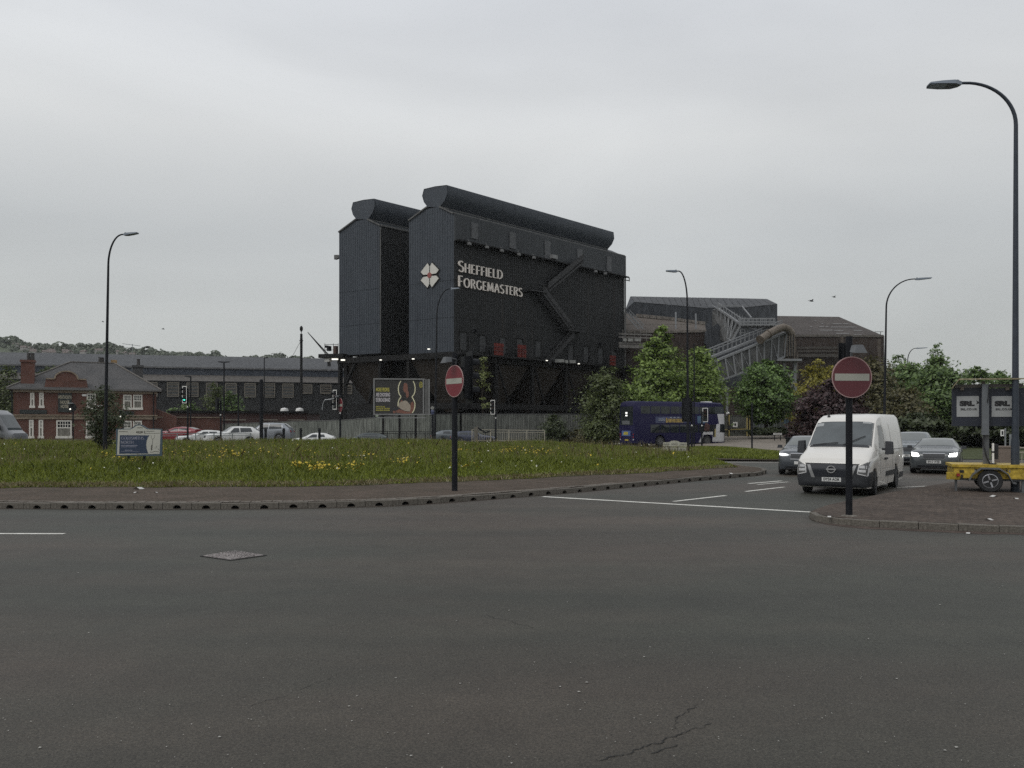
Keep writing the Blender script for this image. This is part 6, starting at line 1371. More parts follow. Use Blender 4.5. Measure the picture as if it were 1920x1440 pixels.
for a, b in (((1.80, .1), (1.50, .66)), ((1.80, -.75), (1.72, -.05))):
    pts = []
    for k in range(5):
        q = Vector((a[0] + (b[0] - a[0]) * k / 4, a[1] + (b[1] - a[1]) * k / 4, 5)); h_ = bv.ray_cast(q, Vector((0, 0, -1)))[0]; pts.append(h_ + Vector((.03, 0, .02)))
    mb.tube(pts, .012, 5)
mb.build('wiper', INK, van)
# black lower nose, badge bar, grille and lamps
for nm, C, off_, m_ in (('bumper', [(0, -w * .985, .20), (0, w * .985, .20), (0, w * .985, .66), (0, -w * .985, .66)], .016, PLASTIC), ('nose_panel', [(0, -w * .66, .62), (0, w * .66, .62), (0, w * .70, .90), (0, -w * .70, .90)], .014, PLASTIC), ('grille', [(0, -w * .47, .54), (0, w * .47, .54), (0, w * .56, .875), (0, -w * .56, .875)], .024, mat('grille_black', (.010, .012, .018), .3)), ('bonnet_gap', [(0, -w * .72, .900), (0, w * .72, .900), (0, w * .72, .912), (0, -w * .72, .912)], .016, INK)):
    mb = patch(bv, C, (-1, 0, 0), off_, 34, 10); mb.build(nm, m_, van, smooth=True)
for s_ in (1, -1):
    mb = patch(bv, [(0, s_ * w * .53, .50), (0, s_ * w * .44, .50), (0, s_ * w * .575, .87), (0, s_ * w * .66, .87)], (-1, 0, 0), .032, 2, 6); mb.build('grille_wing', mat('satin_chrome', (.27, .27, .27), .4, .5), van, smooth=True)
    C = [(0, s_ * w * .68, .64), (0, s_ * w * .93, .58), (0, s_ * w * .975, .99), (0, s_ * w * .72, .86)]
    mb = patch(bv, C, (-1, 0, 0), .024, 10, 10); hdl = mb.build('headlight', mat('headlamp_housing', (.10, .10, .10), .15, var=.3, scale=6), van, smooth=True)
    for a, b in ((C[0], C[1]), (C[1], C[2]), (C[3], C[0])):
        a_, b_ = Vector(a), Vector(b); nn = Vector((0, -(b_ - a_).z, (b_ - a_).y)).normalized() * .028; mb = patch(bv, [a_ - nn * .5, b_ - nn * .5, b_ + nn * .5, a_ + nn * .5], (-1, 0, 0), .030, 5, 1); mb.build('lamp_strip', LAMPW, hdl)
    for z_, c_ in ((.72, .8), (.83, .82)): mb = patch(bv, [(0, s_ * w * (c_ - .09), z_ - .035), (0, s_ * w * (c_ + .09), z_ - .045), (0, s_ * w * (c_ + .09), z_ + .035), (0, s_ * w * (c_ - .09), z_ + .03)], (-1, 0, 0), .032, 3, 2); mb.build('reflector', LAMPW, hdl)
    mb = patch(bv, [(2.715, 0, .20), (2.28, 0, .20), (2.28, 0, .70), (2.715, 0, .66)], (0, -s_, 0), .016, 14, 8); mb.build('bumper_corner', PLASTIC, van, smooth=True)
    # side: cab window, mirror, door seams, mouldings
    mb = patch(bv, [(1.28, 0, 1.33), (.52, 0, 1.29), (.52, 0, 1.99), (.92, 0, 1.99)], (0, -s_, 0), .010, 6, 5); mb.build('side_window', GLASSD, van, smooth=True)
    mb = patch(bv, [(.40, 0, 1.35), (.12, 0, 1.45), (.08, 0, 1.85), (.40, 0, 1.95)], (0, -s_, 0), .007, 4, 4); mb.build('blank_window', paint('blank_window_grey', (.40, .395, .38)), van, smooth=True)
    mb = MB(); mb.tube([(1.18, s_ * (w + .02), 1.30), (1.20, s_ * (w + .18), 1.30)], .04, 6); mb.hexa([(1.12, s_ * (w + .10), 1.14), (1.30, s_ * (w + .12), 1.14), (1.30, s_ * (w + .34), 1.16), (1.14, s_ * (w + .34), 1.16), (1.14, s_ * (w + .11), 1.54), (1.26, s_ * (w + .12), 1.54), (1.26, s_ * (w + .32), 1.52), (1.15, s_ * (w + .32), 1.52)]); o = mb.build('door_mirror', PLASTIC, van)
    bv_ = o.modifiers.new('round', 'BEVEL'); bv_.width = .05; bv_.segments = 3
    for xq in (.46, -.62):
        mb = patch(bv, [(xq, 0, .42), (xq - .014, 0, .42), (xq - .014, 0, 2.05), (xq, 0, 2.05)], (0, -s_, 0), .004, 1, 10); mb.build('door_seam', mat('seam_grey', (.22, .22, .21), .7), van)
    mb = patch(bv, [(1.30, 0, .55), (1.285, 0, .55), (1.30, 0, 1.3), (1.315, 0, 1.3)], (0, -s_, 0), .004, 1, 8); mb.build('door_seam', MATS['seam_grey'], van)
    mb = patch(bv, [(-.62, 0, 1.235), (-2.6, 0, 1.235), (-2.6, 0, 1.26), (-.62, 0, 1.26)], (0, -s_, 0), .005, 6, 1); mb.build('slide_rail', MATS['seam_grey'], van)
    mb = patch(bv, [(.40, 0, .46), (-.95, 0, .46), (-.95, 0, .62), (.40, 0, .62)], (0, -s_, 0), .016, 6, 2); mb.build('side_moulding', PLASTIC, van)
    for xh in (.60, .36): mb = MB(); mb.box((xh, s_ * (w + .006), 1.0), (.17, .05, .06)); mb.build('door_handle', PLASTIC, van)
    mb = patch(bv, [(-.45, 0, 1.30), (-.85, 0, 1.30), (-.85, 0, 1.36), (-.45, 0, 1.36)], (0, -s_, 0), .012, 3, 1); mb.build('rail_cover', PLASTIC, van)
    mb = patch(bv, [(-1.9, 0, .30), (-2.68, 0, .30), (-2.68, 0, .48), (-1.9, 0, .48)], (0, -s_, 0), .014, 3, 2); mb.build('rear_bumper', PLASTIC, van)
q = bv.ray_cast(Vector((5, 0, .745)), Vector((-1, 0, 0)))[0]; mb = MB(); n = 24
for k in range(n):
    a, b = 2 * math.pi * k / n, 2 * math.pi * (k + 1) / n; mb.beam((q.x + .05, .105 * math.cos(a), .745 + .095 * math.sin(a)), (q.x + .05, .105 * math.cos(b), .745 + .095 * math.sin(b)), .026, .02, up=(1, 0, 0))
mb.box((q.x + .055, 0, .745), (.02, .27, .04)); mb.build('badge', CHROME, van)
plate(van, bv, .455, 'DY24 AOR')
h_ = bv.ray_cast(Vector((.74, -.55, 5)), Vector((0, 0, -1)))[0]; mb = MB(); mb.lathe([(.05, 0), (.03, .05), (.01, .06)], h_, n=10); mb.tube([h_ + Vector((0, 0, .05)), h_ + Vector((-.12, 0, .26))], .006, 5); mb.build('aerial', INK, van)
put_wheels(van, ((fwx, w - .13), (fwx, -w + .13), (rwx, w - .13), (rwx, -w + .13)), .34, .23, DRIM, 7, .10)
# ---- cars queueing behind
car('dark_hatchback', 'dark grey hatchback with both headlights on behind the yellow trailer', 'car', 1757, 34.4, math.atan2(-.86, -.52), P_GREY, L=4.3, W=1.84, H=1.45, hood=1.0, belt=1.0, plate_s='SN13 WZR', lights='beam', grp='cars queueing behind the van')
car('grey_suv', 'slate grey large car half hidden between van and dark hatchback', 'car', 1712, 41.5, math.atan2(-.84, -.55), P_SLATE, L=4.7, W=1.9, H=1.66, hood=1.08, belt=1.1, plate_s='YK21', grp='cars queueing behind the van', rad=.36)
car('dark_crossover', 'dark blue grey crossover with white daytime lamps peeping left of the van', 'car', 1513, 33.6, math.atan2(-.90, -.44), paint('blue_grey_paint', (.050, .058, .068)), L=4.25, W=1.84, H=1.56, hood=1.03, belt=1.04, plate_s='YN', lights='drl', grp='cars queueing behind the van')
# ---- cars parked across the grass
GP = 'cars parked in the car park beyond the grass'
def cpz(px, Y): return cz((px - 960) / F * Y, Y) + .01
def parked(name, label, px, Y, ang, m, **k): return car(name, label, 'car', px, Y, ang, m, z=k.pop('z', cpz(px, Y)), grp=GP, detail=False, **k)
parked('red_hatchback', 'red hatchback parked right of the blue town sign', 334, 74, R(176), P_RED, L=4.2, H=1.44)
parked('white_saloon', 'white car with low bonnet parked between red hatchback and white SUV', 380, 71, R(207), P_WH2, L=4.5, H=1.42, hood=.92, belt=.96, rrx=-1.3, tail=-1.95, z=.15)
parked('white_suv', 'white SUV with dark twin grille parked nose out left of the silver SUV', 436, 70, R(212), P_WH2, L=4.7, W=1.9, H=1.68, hood=1.06, belt=1.08, rad=.37, z=.22, rrx=-1.6, tail=-2.1)
parked('silver_suv', 'large silver blue SUV parked side on behind the tall dark post', 500, 75, R(181), P_SILV, L=4.95, W=1.95, H=1.80, hood=1.12, belt=1.13, wheelbase=2.95, rad=.38, rrx=-1.75, tail=-2.25, wsb=.95, rfx=.25, z=.42)
parked('white_hatchback', 'small white hatchback parked right of the black bollards', 588, 70, R(186), P_WH2, L=4.0, W=1.75, H=1.42, wheelbase=2.5, rrx=-1.2, tail=-1.75, hood=.92, belt=.94, z=-.08)
parked('dark_green_car', 'dark green car with pale reflecting bonnet parked behind the grey rail', 683, 71, R(188), P_GREEN, L=4.2, H=1.42, hood=.92, belt=.95, z=-.08)
car('dark_blue_car', 'dark blue hatchback passing behind the front no entry pole', 'car', 887, 73, R(4), P_BLUE, L=4.2, H=1.44, z=.05, detail=False, rrx=-1.4)
car('silver_estate', 'grey car with black roof just left of the dark blue hatchback', 'car', 850, 76, R(20), P_SLATE, L=4.2, H=1.46, z=.10, detail=False)
# ---- grey box-backed van at the left edge
lv = thing('grey_minibus', 'grey high van cut off by the left edge of the picture', 'van', base(-26, 64, .2), R(-3)); hl, w = 2.9, 1.05
keys = [(hl, .35, .85, .87, .9, w * .8, w * .6), (hl - .08, .25, 1.05, 1.12, 1.16, w * .92, w * .75), (hl - .45, .2, 1.2, 1.32, 1.38, w * .99, w * .86), (hl - .85, .2, 1.3, 1.9, 1.98, w, w * .87), (hl - 1.25, .2, 1.4, 2.55, 2.68, w, w * .86), (hl - 1.7, .2, 1.4, 2.85, 2.98, w, w * .86), (0, .2, 1.4, 2.95, 3.08, w, w * .87), (-hl + .1, .2, 1.4, 2.95, 3.08, w, w * .87), (-hl, .3, 1.4, 2.85, 2.95, w * .95, w * .82)]
V_, Fs, bq, f = loft(keys, 5.8, ((1.9, .36, .44), (-1.7, .36, .44))); mb = MB(); mb.add(V_, Fs); mb.build('body', P_LGREY, lv, smooth=38)
x0, x1 = hl - .47, hl - 1.2; wy = lambda x: f(x, 6)
mb = patch(bq, [(x0, -wy(x0) * .9, 5), (x0, wy(x0) * .9, 5), (x1, wy(x1) * .9, 5), (x1, -wy(x1) * .9, 5)], (0, 0, -1), .01, 8, 5); mb.build('windscreen', SCREEN, lv, smooth=True)
mb = patch(bq, [(1.95, 0, 1.45), (1.1, 0, 1.45), (1.1, 0, 2.2), (1.6, 0, 2.2)], (0, 1, 0), .01, 5, 4); mb.build('side_window', GLASSD, lv, smooth=True)
mb = patch(bq, [(.95, 0, .6), (-.2, 0, .6), (-.2, 0, 1.2), (.95, 0, 1.2)], (0, 1, 0), .008, 5, 4); mb.build('red_stripe', P_RED, lv, smooth=True)
mb = MB(); mb.box((1.9, -w - .2, 1.6), (.2, .24, .4)); mb.build('door_mirror', PLASTIC, lv)
put_wheels(lv, ((1.9, w - .14), (1.9, -w + .14), (-1.7, w - .14), (-1.7, -w + .14)), .36, .24, DRIM, 6)
# ---- double decker bus
BL, BWd, BH_ = 10.6, 2.5, 4.22; by = R(26); rear_ = base(1176, 73.5); hb = Vector((math.cos(by), math.sin(by), 0))
bc = rear_ + hb * (BL / 2 + .0) + Vector((0, .3, 0)); bus = thing('double_decker_bus', 'indigo double decker bus with grey white front driving off to the right', 'bus', bc, by); hl, w = BL / 2, BWd / 2
keys = [(hl, .34, 2.1, 2.4, 2.45, w * .84, w * .80), (hl - .05, .26, 2.3, 3.2, 3.25, w * .93, w * .88), (hl - .22, .24, 2.3, 3.86, 3.95, w * .985, w * .90), (hl - .45, .24, 2.3, 4.02, 4.15, w, w * .90), (hl - .9, .24, 2.3, 4.04, 4.20, w, w * .90), (0, .24, 2.3, 4.04, BH_, w, w * .90), (-hl + .35, .24, 2.3, 4.04, BH_, w, w * .90), (-hl + .08, .28, 2.3, 3.95, 4.12, w * .985, w * .89), (-hl, .34, 2.3, 3.75, 3.95, w * .95, w * .86)]
bfx, brx = hl - 2.2, -hl + 2.9
V_, Fs, bb_, f = loft(keys, BL, ((bfx, .48, .58), (brx, .48, .58)), 50); mb = MB(); mb.add(V_, Fs); mb.build('body', P_BUS, bus, smooth=38)
# white nose on both sides and the front
for s_ in (1, -1):
    mb = MB()
    for q in ([(4.50, 0, 2.06), (5.27, 0, 2.06), (5.27, 0, 3.07), (4.30, 0, 3.07)], [(3.70, 0, .28), (5.27, 0, .28), (5.27, 0, 1.32), (3.70, 0, 1.32)], [(3.98, 0, 1.34), (4.62, 0, 1.34), (4.66, 0, 2.10), (4.18, 0, 2.10)], [(2.02, 0, .28), (2.46, 0, .28), (2.62, 0, 1.10), (2.44, 0, 1.10)], [(2.44, 0, 1.08), (3.72, 0, 1.08), (3.72, 0, 1.36), (2.62, 0, 1.36)]):
        patch(bb_, q, (0, -s_, 0), .013, 10, 8, mb)
    mb.build('white_nose_panel', P_BUSW, bus, smooth=True)
mb = patch(bb_, [(0, -1.2, .3), (0, 1.2, .3), (0, 1.2, 1.2), (0, -1.2, 1.2)], (-1, 0, 0), .012, 8, 5); patch(bb_, [(0, -1.2, 2.15), (0, 1.2, 2.15), (0, 1.2, 3.0), (0, -1.2, 3.0)], (-1, 0, 0), .012, 8, 5, mb); mb.build('front_panel', P_BUSW, bus, smooth=True)
mb = patch(bb_, [(0, -1.12, 3.05), (0, 1.12, 3.05), (0, 1.05, 3.85), (0, -1.05, 3.85)], (-1, 0, 0), .016, 8, 5); mb.build('upper_windscreen', SCREEN, bus, smooth=True)
mb = patch(bb_, [(0, -1.15, 1.2), (0, 1.15, 1.2), (0, 1.15, 2.15), (0, -1.15, 2.15)], (-1, 0, 0), .016, 8, 5); mb.build('lower_windscreen', SCREEN, bus, smooth=True)
WINB = [(x, x + 1.02) for x in np.arange(-4.55, 3.9, 1.12)]
for s_ in (1, -1):
    for i, (a, b) in enumerate(WINB):
        mb = patch(bb_, [(a, 0, 3.06), (b, 0, 3.06), (b, 0, 3.74), (a, 0, 3.74)], (0, -s_, 0), .012, 3, 3); mb.build('upper_window', BUSWIN, bus, smooth=True)
        if i > 0: mb = patch(bb_, [(a - .1, 0, 1.30), (b - .1, 0, 1.30), (b - .1, 0, 2.05), (a - .1, 0, 2.05)], (0, -s_, 0), .012, 3, 3); mb.build('lower_window', GLASSD, bus, smooth=True)
    mb = patch(bb_, [(4.05, 0, 3.10), (5.15, 0, 3.10), (5.06, 0, 3.78), (4.05, 0, 3.78)], (0, -s_, 0), .013, 4, 4); mb.build('upper_window', SCREEN, bus, smooth=True)
    mb = patch(bb_, [(4.55, 0, 1.32), (5.22, 0, 1.25), (5.2, 0, 2.1), (4.62, 0, 2.1)], (0, -s_, 0), .016, 4, 4); mb.build('cab_window', GLASSD, bus, smooth=True)
    mb = patch(bb_, [(3.72, 0, .85), (3.95, 0, .85), (3.95, 0, 2.05), (3.72, 0, 2.05)], (0, -s_, 0), .018, 2, 4); mb.build('door_strip', INK, bus)
    # advert on the side: banner, gold lettering, bright patch, printed figure
    mb = patch(bb_, [(-2.95, 0, 2.20), (.75, 0, 2.20), (.75, 0, 2.78), (-2.95, 0, 2.78)], (0, -s_, 0), .014, 6, 2); ad = mb.build('side_advert', mat('advert_blue', (.055, .065, .13), .4, var=.25, scale=1), bus, smooth=True)
    mb = patch(bb_, [(1.9, 0, 2.17), (3.1, 0, 2.17), (3.1, 0, 2.86), (1.9, 0, 2.86)], (0, -s_, 0), .013, 4, 2); mb.build('advert_sky', mat('advert_sky_blue', (.06, .11, .17), .4, var=.5, scale=1.2), bus)
    mb = patch(bb_, [(2.65, 0, 1.50), (3.25, 0, 1.42), (3.40, 0, 1.95), (2.85, 0, 2.30)], (0, -s_, 0), .019, 3, 3); mb.build('advert_figure', mat('advert_red_brown', (.060, .028, .025), .5, var=.7, scale=5), bus)
GOLDL = mat('advert_gold', (.42, .30, .09), .5, var=.3, scale=4); PALEL = mat('advert_pale', (.34, .37, .42), .5, var=.1)
yb = -w - .016
x = -1.75; mb = MB()
rg = random.Random(4)
for k in range(13):      # the gold show title is only strokes at this distance
    hh = .34 if k else .46; mb.box((x, yb - .006, 2.42 + (0 if k else .03)), (.085 if k % 3 else .10, .02, hh)); mb.box((x + .06, yb - .006, 2.42 + rg.choice((-.14, .02, .14))), (.10, .02, .06)); x += .155
mb.build('advert_title', GOLDL, ad)
mb = MB()
for k in range(2):
    for j in range(8): mb.box((-2.62 + j * .095, yb - .006, 2.56 - k * .12), (.075, .02, .06))
for k in range(3): mb.box((-1.25 + k * .42, yb - .006, 2.72), (.22, .02, .07))
mb.build('advert_text', PALEL, ad)
# rear face
mb = patch(bb_, [(0, 1.02, 2.0), (0, -1.02, 2.0), (0, -1.0, 3.72), (0, 1.0, 3.72)], (1, 0, 0), .014, 6, 5); mb.build('rear_window', GLASSD, bus, smooth=True)
mb = patch(bb_, [(0, .7, 2.06), (0, -.5, 2.06), (0, -.5, 2.40), (0, .7, 2.40)], (1, 0, 0), .022, 4, 2); mb.build('rear_ledge', mat('rear_ledge_grey', (.12, .125, .13), .4), bus)
mb = MB(); mb.box((-hl - .02, .02, 3.12), (.03, .30, .15)); mb.box((-hl - .02, .02, 2.88), (.03, .30, .13)); mb.build('route_light', mat('lit_route_light', (.8, .8, .78), .4, emit=(1, 1, .95), estr=1.0), bus)
mb = patch(bb_, [(0, .78, 1.0), (0, -.62, 1.0), (0, -.62, 1.48), (0, .78, 1.48)], (1, 0, 0), .016, 4, 2); pn_ = mb.build('rear_poster', mat('rear_poster_blue', (.07, .12, .28), .5, var=.2, scale=3), bus)
mb = patch(bb_, [(0, .50, 1.10), (0, -.25, 1.10), (0, -.20, 1.38), (0, .45, 1.38)], (1, 0, 0), .024, 4, 2); mb.build('poster_patch', mat('rear_poster_yellow', (.38, .33, .05), .5, var=.3, scale=5), pn_)
for y_ in (1.05, -1.05):
    for z_, m_ in ((1.15, 'tail_red'), (.9, 'tail_red'), (.66, None)):
        mb = MB(); mb.lathe([(.07, 0), (.07, -.04), (.01, -.05)], (-hl + .03, y_, z_), 'x', 10); mb.build('tail_lamp', MATS['tail_red'] if m_ else LAMPW, bus)
mb = MB(); mb.box((-hl - .01, .0, .62), (.03, .55, .13)); mb.build('number_plate', mat('plate_yellow', (.42, .34, .05), .4), bus)
mb = MB(); mb.box((hl - 1.2, .2, 4.24), (.9, .9, .1), taper=.8); mb.build('roof_hatch', P_BUSW, bus)
mb = MB()
for s_ in (1, -1): mb.tube([(hl - .1, s_ * (w - .05), 2.3), (hl + .25, s_ * (w + .15), 2.3), (hl + .28, s_ * (w + .18), 1.9)], .025, 6); mb.box((hl + .28, s_ * (w + .18), 1.75), (.08, .22, .42))
mb.build('wing_mirror', INK, bus)
mb = MB(); mb.box((3.98, -w - .02, 1.25), (.12, .04, .75)); mb.build('yellow_strip', YELP, bus)
put_wheels(bus, ((bfx, w - .16), (bfx, -w + .16), (brx, w - .16), (brx, -w + .16)), .48, .3, mat('bus_rim', (.16, .16, .16), .5, .4), 8)
# ============================================================ STREET FURNITURE
def street_lamp(label, px, Y, top, arm_px, head_px, side, lean=0.0, rad=.085, z=0.0, rise=1.4, head=(.72, .30), grp='street lamps with curved arms', elev=.06, yaw=0.0, m=None):
    """column at pixel px, top height from pixel row, arm ends arm_px away, luminaire head_px long"""
    b = base(px, Y, z); t = thing('street_lamp', label, 'street lamp', b, 0, grp); H = hz(top, Y, z); A = pxm(arm_px, Y); d = Vector((side * math.cos(yaw), math.sin(yaw), 0))
    mb = MB(); mb.tube([(0, 0, -.1), (0, 0, 1.4), (lean * .15, 0, 1.5), (lean, 0, H - rise)], [rad * 1.28, rad * 1.22, rad * 1.05, rad * .62], 12); mb.build('column', m or POLE, t, smooth=True)
    pts = []
    for k in range(15):
        a = math.pi / 2 * k / 14; pts.append(Vector((lean, 0, H - rise)) + d * (A * (1 - math.cos(a))) + Vector((0, 0, rise * math.sin(a) - (elev * A * (k / 14)) * 0)))
    end = pts[-1] + d * .12; pts.append(end); mb = MB(); mb.tube(pts, [rad * .62 - rad * .18 * min(1, k / 14) for k in range(16)], 10); mb.build('arm', m or POLE, t, smooth=True)
    hl_ = pxm(head_px, Y); w = head[1]; u = Vector((-d.y, d.x, 0)); tl = Vector((0, 0, elev)); P = []
    hd = (d + tl).normalized(); st = []
    for f, ww, hh in ((-.06, .25, .05), (.02, .45, .075), (.2, .95, .075), (.6, 1.0, .06), (.97, .85, .035), (1.0, .6, .02)):
        c = end + hd * (hl_ * f); st.append((c, w / 2 * ww, hh))
    for c, ww, hh in st: P += [c + u * ww - Vector((0, 0, hh)), c - u * ww - Vector((0, 0, hh)), c - u * ww * .8 + Vector((0, 0, hh * .6)), c + u * ww * .8 + Vector((0, 0, hh * .6))]
    Fs = [(i * 4 + j, i * 4 + (j + 1) % 4, i * 4 + 4 + (j + 1) % 4, i * 4 + 4 + j) for i in range(5) for j in range(4)] + [(3, 2, 1, 0), (20, 21, 22, 23)]
    mb = MB(); mb.add(P, Fs); lm = mb.build('luminaire', mat('luminaire_grey', (.14, .165, .20), .5, var=.1), t, smooth=30)
    c0, c1 = end + hd * hl_ * .45, end + hd * hl_ * .95; mb = MB(); mb.hexa([c0 + u * w * .4 - Vector((0, 0, .072)), c0 - u * w * .4 - Vector((0, 0, .072)), c1 - u * w * .36 - Vector((0, 0, .05)), c1 + u * w * .36 - Vector((0, 0, .05)), c0 + u * w * .4 - Vector((0, 0, .05)), c0 - u * w * .4 - Vector((0, 0, .05)), c1 - u * w * .36 - Vector((0, 0, .03)), c1 + u * w * .36 - Vector((0, 0, .03))]); mb.build('lens', mat('lens_grey', (.30, .36, .44), .3), lm)
    mb = MB(); mb.lathe([(.04, 0), (.04, .04), (.01, .06)], end + hd * hl_ * .06 + Vector((0, 0, .05)), n=8); mb.build('photocell', GALV, lm)
    return t
street_lamp('nearest tall dark street lamp rising beside the yellow trailer at the right edge', 1903.5, 22.5, 151, 92, 56, -1, .02, .086, .13, 1.25, (.85, .44), elev=.0, yaw=.12, m=mat('blue_grey_column_paint', (.034, .042, .055), .5, var=.2, scale=4, spec=.3))
street_lamp('dark street lamp on the far left rising from the scrub in the grass', 197, 42, 441, 30, 28, 1, .17, .085, .4, 1.6, yaw=-.2)
street_lamp('street lamp with arm curving left in front of the big chestnut tree', 1290, 51, 508, 16, 20, -1, -.05, .085, .1, 2.0, yaw=.1)
street_lamp('street lamp with arm curving right above the white van', 1657, 53.8, 524, 50, 28, 1, .17, .085, .05, 1.9, yaw=-.1)
street_lamp('street lamp seen against the black cladding beside the cream lettering', 815, 58, 542, 24, 16, 1, .16, .08, .2, 2.0, yaw=-.1)
street_lamp('distant street lamp above the trees on the right', 1702, 103, 653, 15, 20, 1, .0, .09, .5, 1.6)

def pole_thing(name, label, px, Y, z0, H, rad, cat='post', grp=None):
    t = thing(name, label, cat, base(px, Y, z0), 0, grp); mb = MB(); mb.tube([(0, 0, -.1), (0, 0, H)], rad, 12); mb.lathe([(rad * 1.04, H), (rad * .6, H + .03), (.01, H + .04)], n=12); mb.build('post', POLE, t, smooth=True); return t
def no_entry(t, c, D, yaw, lamp=True, red=SIGNRED):
    """round no entry sign centred at c (local), facing the camera turned by yaw"""
    x = Vector((math.cos(yaw), math.sin(yaw), 0)); n = Vector((x.y, -x.x, 0)); Mx = Matrix(((x.x, n.x, 0, c[0]), (x.y, n.y, 0, c[1]), (0, 0, 1, c[2]), (0, 0, 0, 1)))
    def disc(r_, o0, o1, seg=40):
        mb = MB(); P = [Mx @ Vector((r_ * math.cos(2 * math.pi * k / seg), o, r_ * math.sin(2 * math.pi * k / seg))) for o in (o0, o1) for k in range(seg)]
        mb.add(P, [tuple(range(seg)), tuple(range(seg, 2 * seg))] + [(k, (k + 1) % seg, seg + (k + 1) % seg, seg + k) for k in range(seg)]); return mb
    sb = disc(D / 2, .03, .045).build('sign_plate', mat('sign_rim_pink', (.40, .26, .25), .5), t)
    disc(D / 2 * .955, .045, .049).build('red_face', red, sb)
    mb = MB(); mb.hexa([Mx @ Vector(q) for q in ((-D * .43, .049, -D * .085), (D * .43, .049, -D * .085), (D * .43, .053, -D * .085), (-D * .43, .053, -D * .085), (-D * .43, .049, D * .085), (D * .43, .049, D * .085), (D * .43, .053, D * .085), (-D * .43, .053, D * .085))]); mb.build('white_bar', SIGNWHITE, sb)
    mb = MB(); mb.beam(Mx @ Vector((-D * .3, .015, D * .2)), Mx @ Vector((D * .3, .015, D * .2)), .03, .05); mb.beam(Mx @ Vector((-D * .3, .015, -D * .2)), Mx @ Vector((D * .3, .015, -D * .2)), .03, .05); mb.build('channel', GALV, sb)
    if lamp:
        mb = MB(); top = Vector((c[0], c[1], c[2] + D / 2)); mb.tube([top + Vector((0, .02, -.1)), top + Vector((.02, .0, .16)), top + n * .22 + Vector((0, 0, .20))], .022, 6)
        a = top + n * .30 + Vector((0, 0, .14)); 
        mb.hexa([a + x * -.13 + n * .12 - Vector((0, 0, .10)), a + x * .13 + n * .12 - Vector((0, 0, .10)), a + x * .13 - n * .1 - Vector((0, 0, .06)), a - x * .13 - n * .1 - Vector((0, 0, .06)), a + x * -.07 + n * .06 + Vector((0, 0, .07)), a + x * .07 + n * .06 + Vector((0, 0, .07)), a + x * .09 - n * .1 + Vector((0, 0, .07)), a - x * .09 - n * .1 + Vector((0, 0, .07))]); mb.build('sign_lamp', mat('sign_lamp_grey', (.085, .09, .095), .5), t)
LENSES = {'red': mat('dull_red_lens', (.06, .01, .01), .2), 'amber': mat('dull_amber_lens', (.07, .035, .008), .2), 'green': mat('dull_green_lens', (.008, .035, .03), .2), 'lit': mat('lit_green_lens', (.02, .3, .22), .3, emit=(.05, .85, .62), estr=1.6)}
def signal_head(t, c, yaw, k=1.0, border=True, lit=None, hoods=True):
    """three lamp head; yaw 0 faces the camera"""
    h = thing('signal_head', None, None); h.parent = t; [h.pop(q, None) for q in ('label', 'category')]
    x = Vector((math.cos(yaw), math.sin(yaw), 0)); n = Vector((x.y, -x.x, 0)); c = Vector(c)
    def q(a, o, z): return c + x * a * k + n * o * k + Vector((0, 0, z * k))
    def slab(a0, a1, o0, o1, z0, z1): return MB().hexa([q(a0, o0, z0), q(a1, o0, z0), q(a1, o1, z0), q(a0, o1, z0), q(a0, o0, z1), q(a1, o0, z1), q(a1, o1, z1), q(a0, o1, z1)])
    slab(-.16, .16, -.18, .02, -.52, .52).build('housing', BLACK, h)
    slab(-.25, .25, -.015, 0, -.64, .64).build('backing_board', BLACK, h)
    if border:
        mb = MB()
        for a0, a1, z0, z1 in ((-.25, -.20, -.64, .64), (.20, .25, -.64, .64), (-.2, .2, .59, .64), (-.2, .2, -.64, -.59)): s_ = slab(a0, a1, .001, .008, z0, z1); mb.add(s_.v, s_.f)
        mb.build('white_border', WHITE, h)
    for i, nm in enumerate(('red', 'amber', 'green')):
        z = .34 - .34 * i; mb = MB(); P = [q(.115 * math.cos(a), .03, z + .115 * math.sin(a)) for a in np.linspace(0, 2 * math.pi, 17)[:-1]]; mb.poly(P); P2 = [q(.115 * math.cos(a), .015, z + .115 * math.sin(a)) for a in np.linspace(0, 2 * math.pi, 17)[:-1]]; mb.add(P + P2, [(j, (j + 1) % 16, 16 + (j + 1) % 16, 16 + j) for j in range(16)])
        mb.build('lens', LENSES['lit'] if lit == nm else LENSES[nm], h)
        mb = MB(); A = [(.13 * math.cos(a), .13 * math.sin(a)) for a in np.linspace(-.15, math.pi + .15, 12)]; m_ = 12
        mb.add([q(a, .02, z + b) for a, b in A] + [q(a, .22 if hoods else .16, z + b * .95 + .0) for a, b in A], [(j, j + 1, m_ + j + 1, m_ + j) for j in range(m_ - 1)]); mb.build('hood', BLACK if k < 1.01 else POLE, h, smooth=True)
    return h
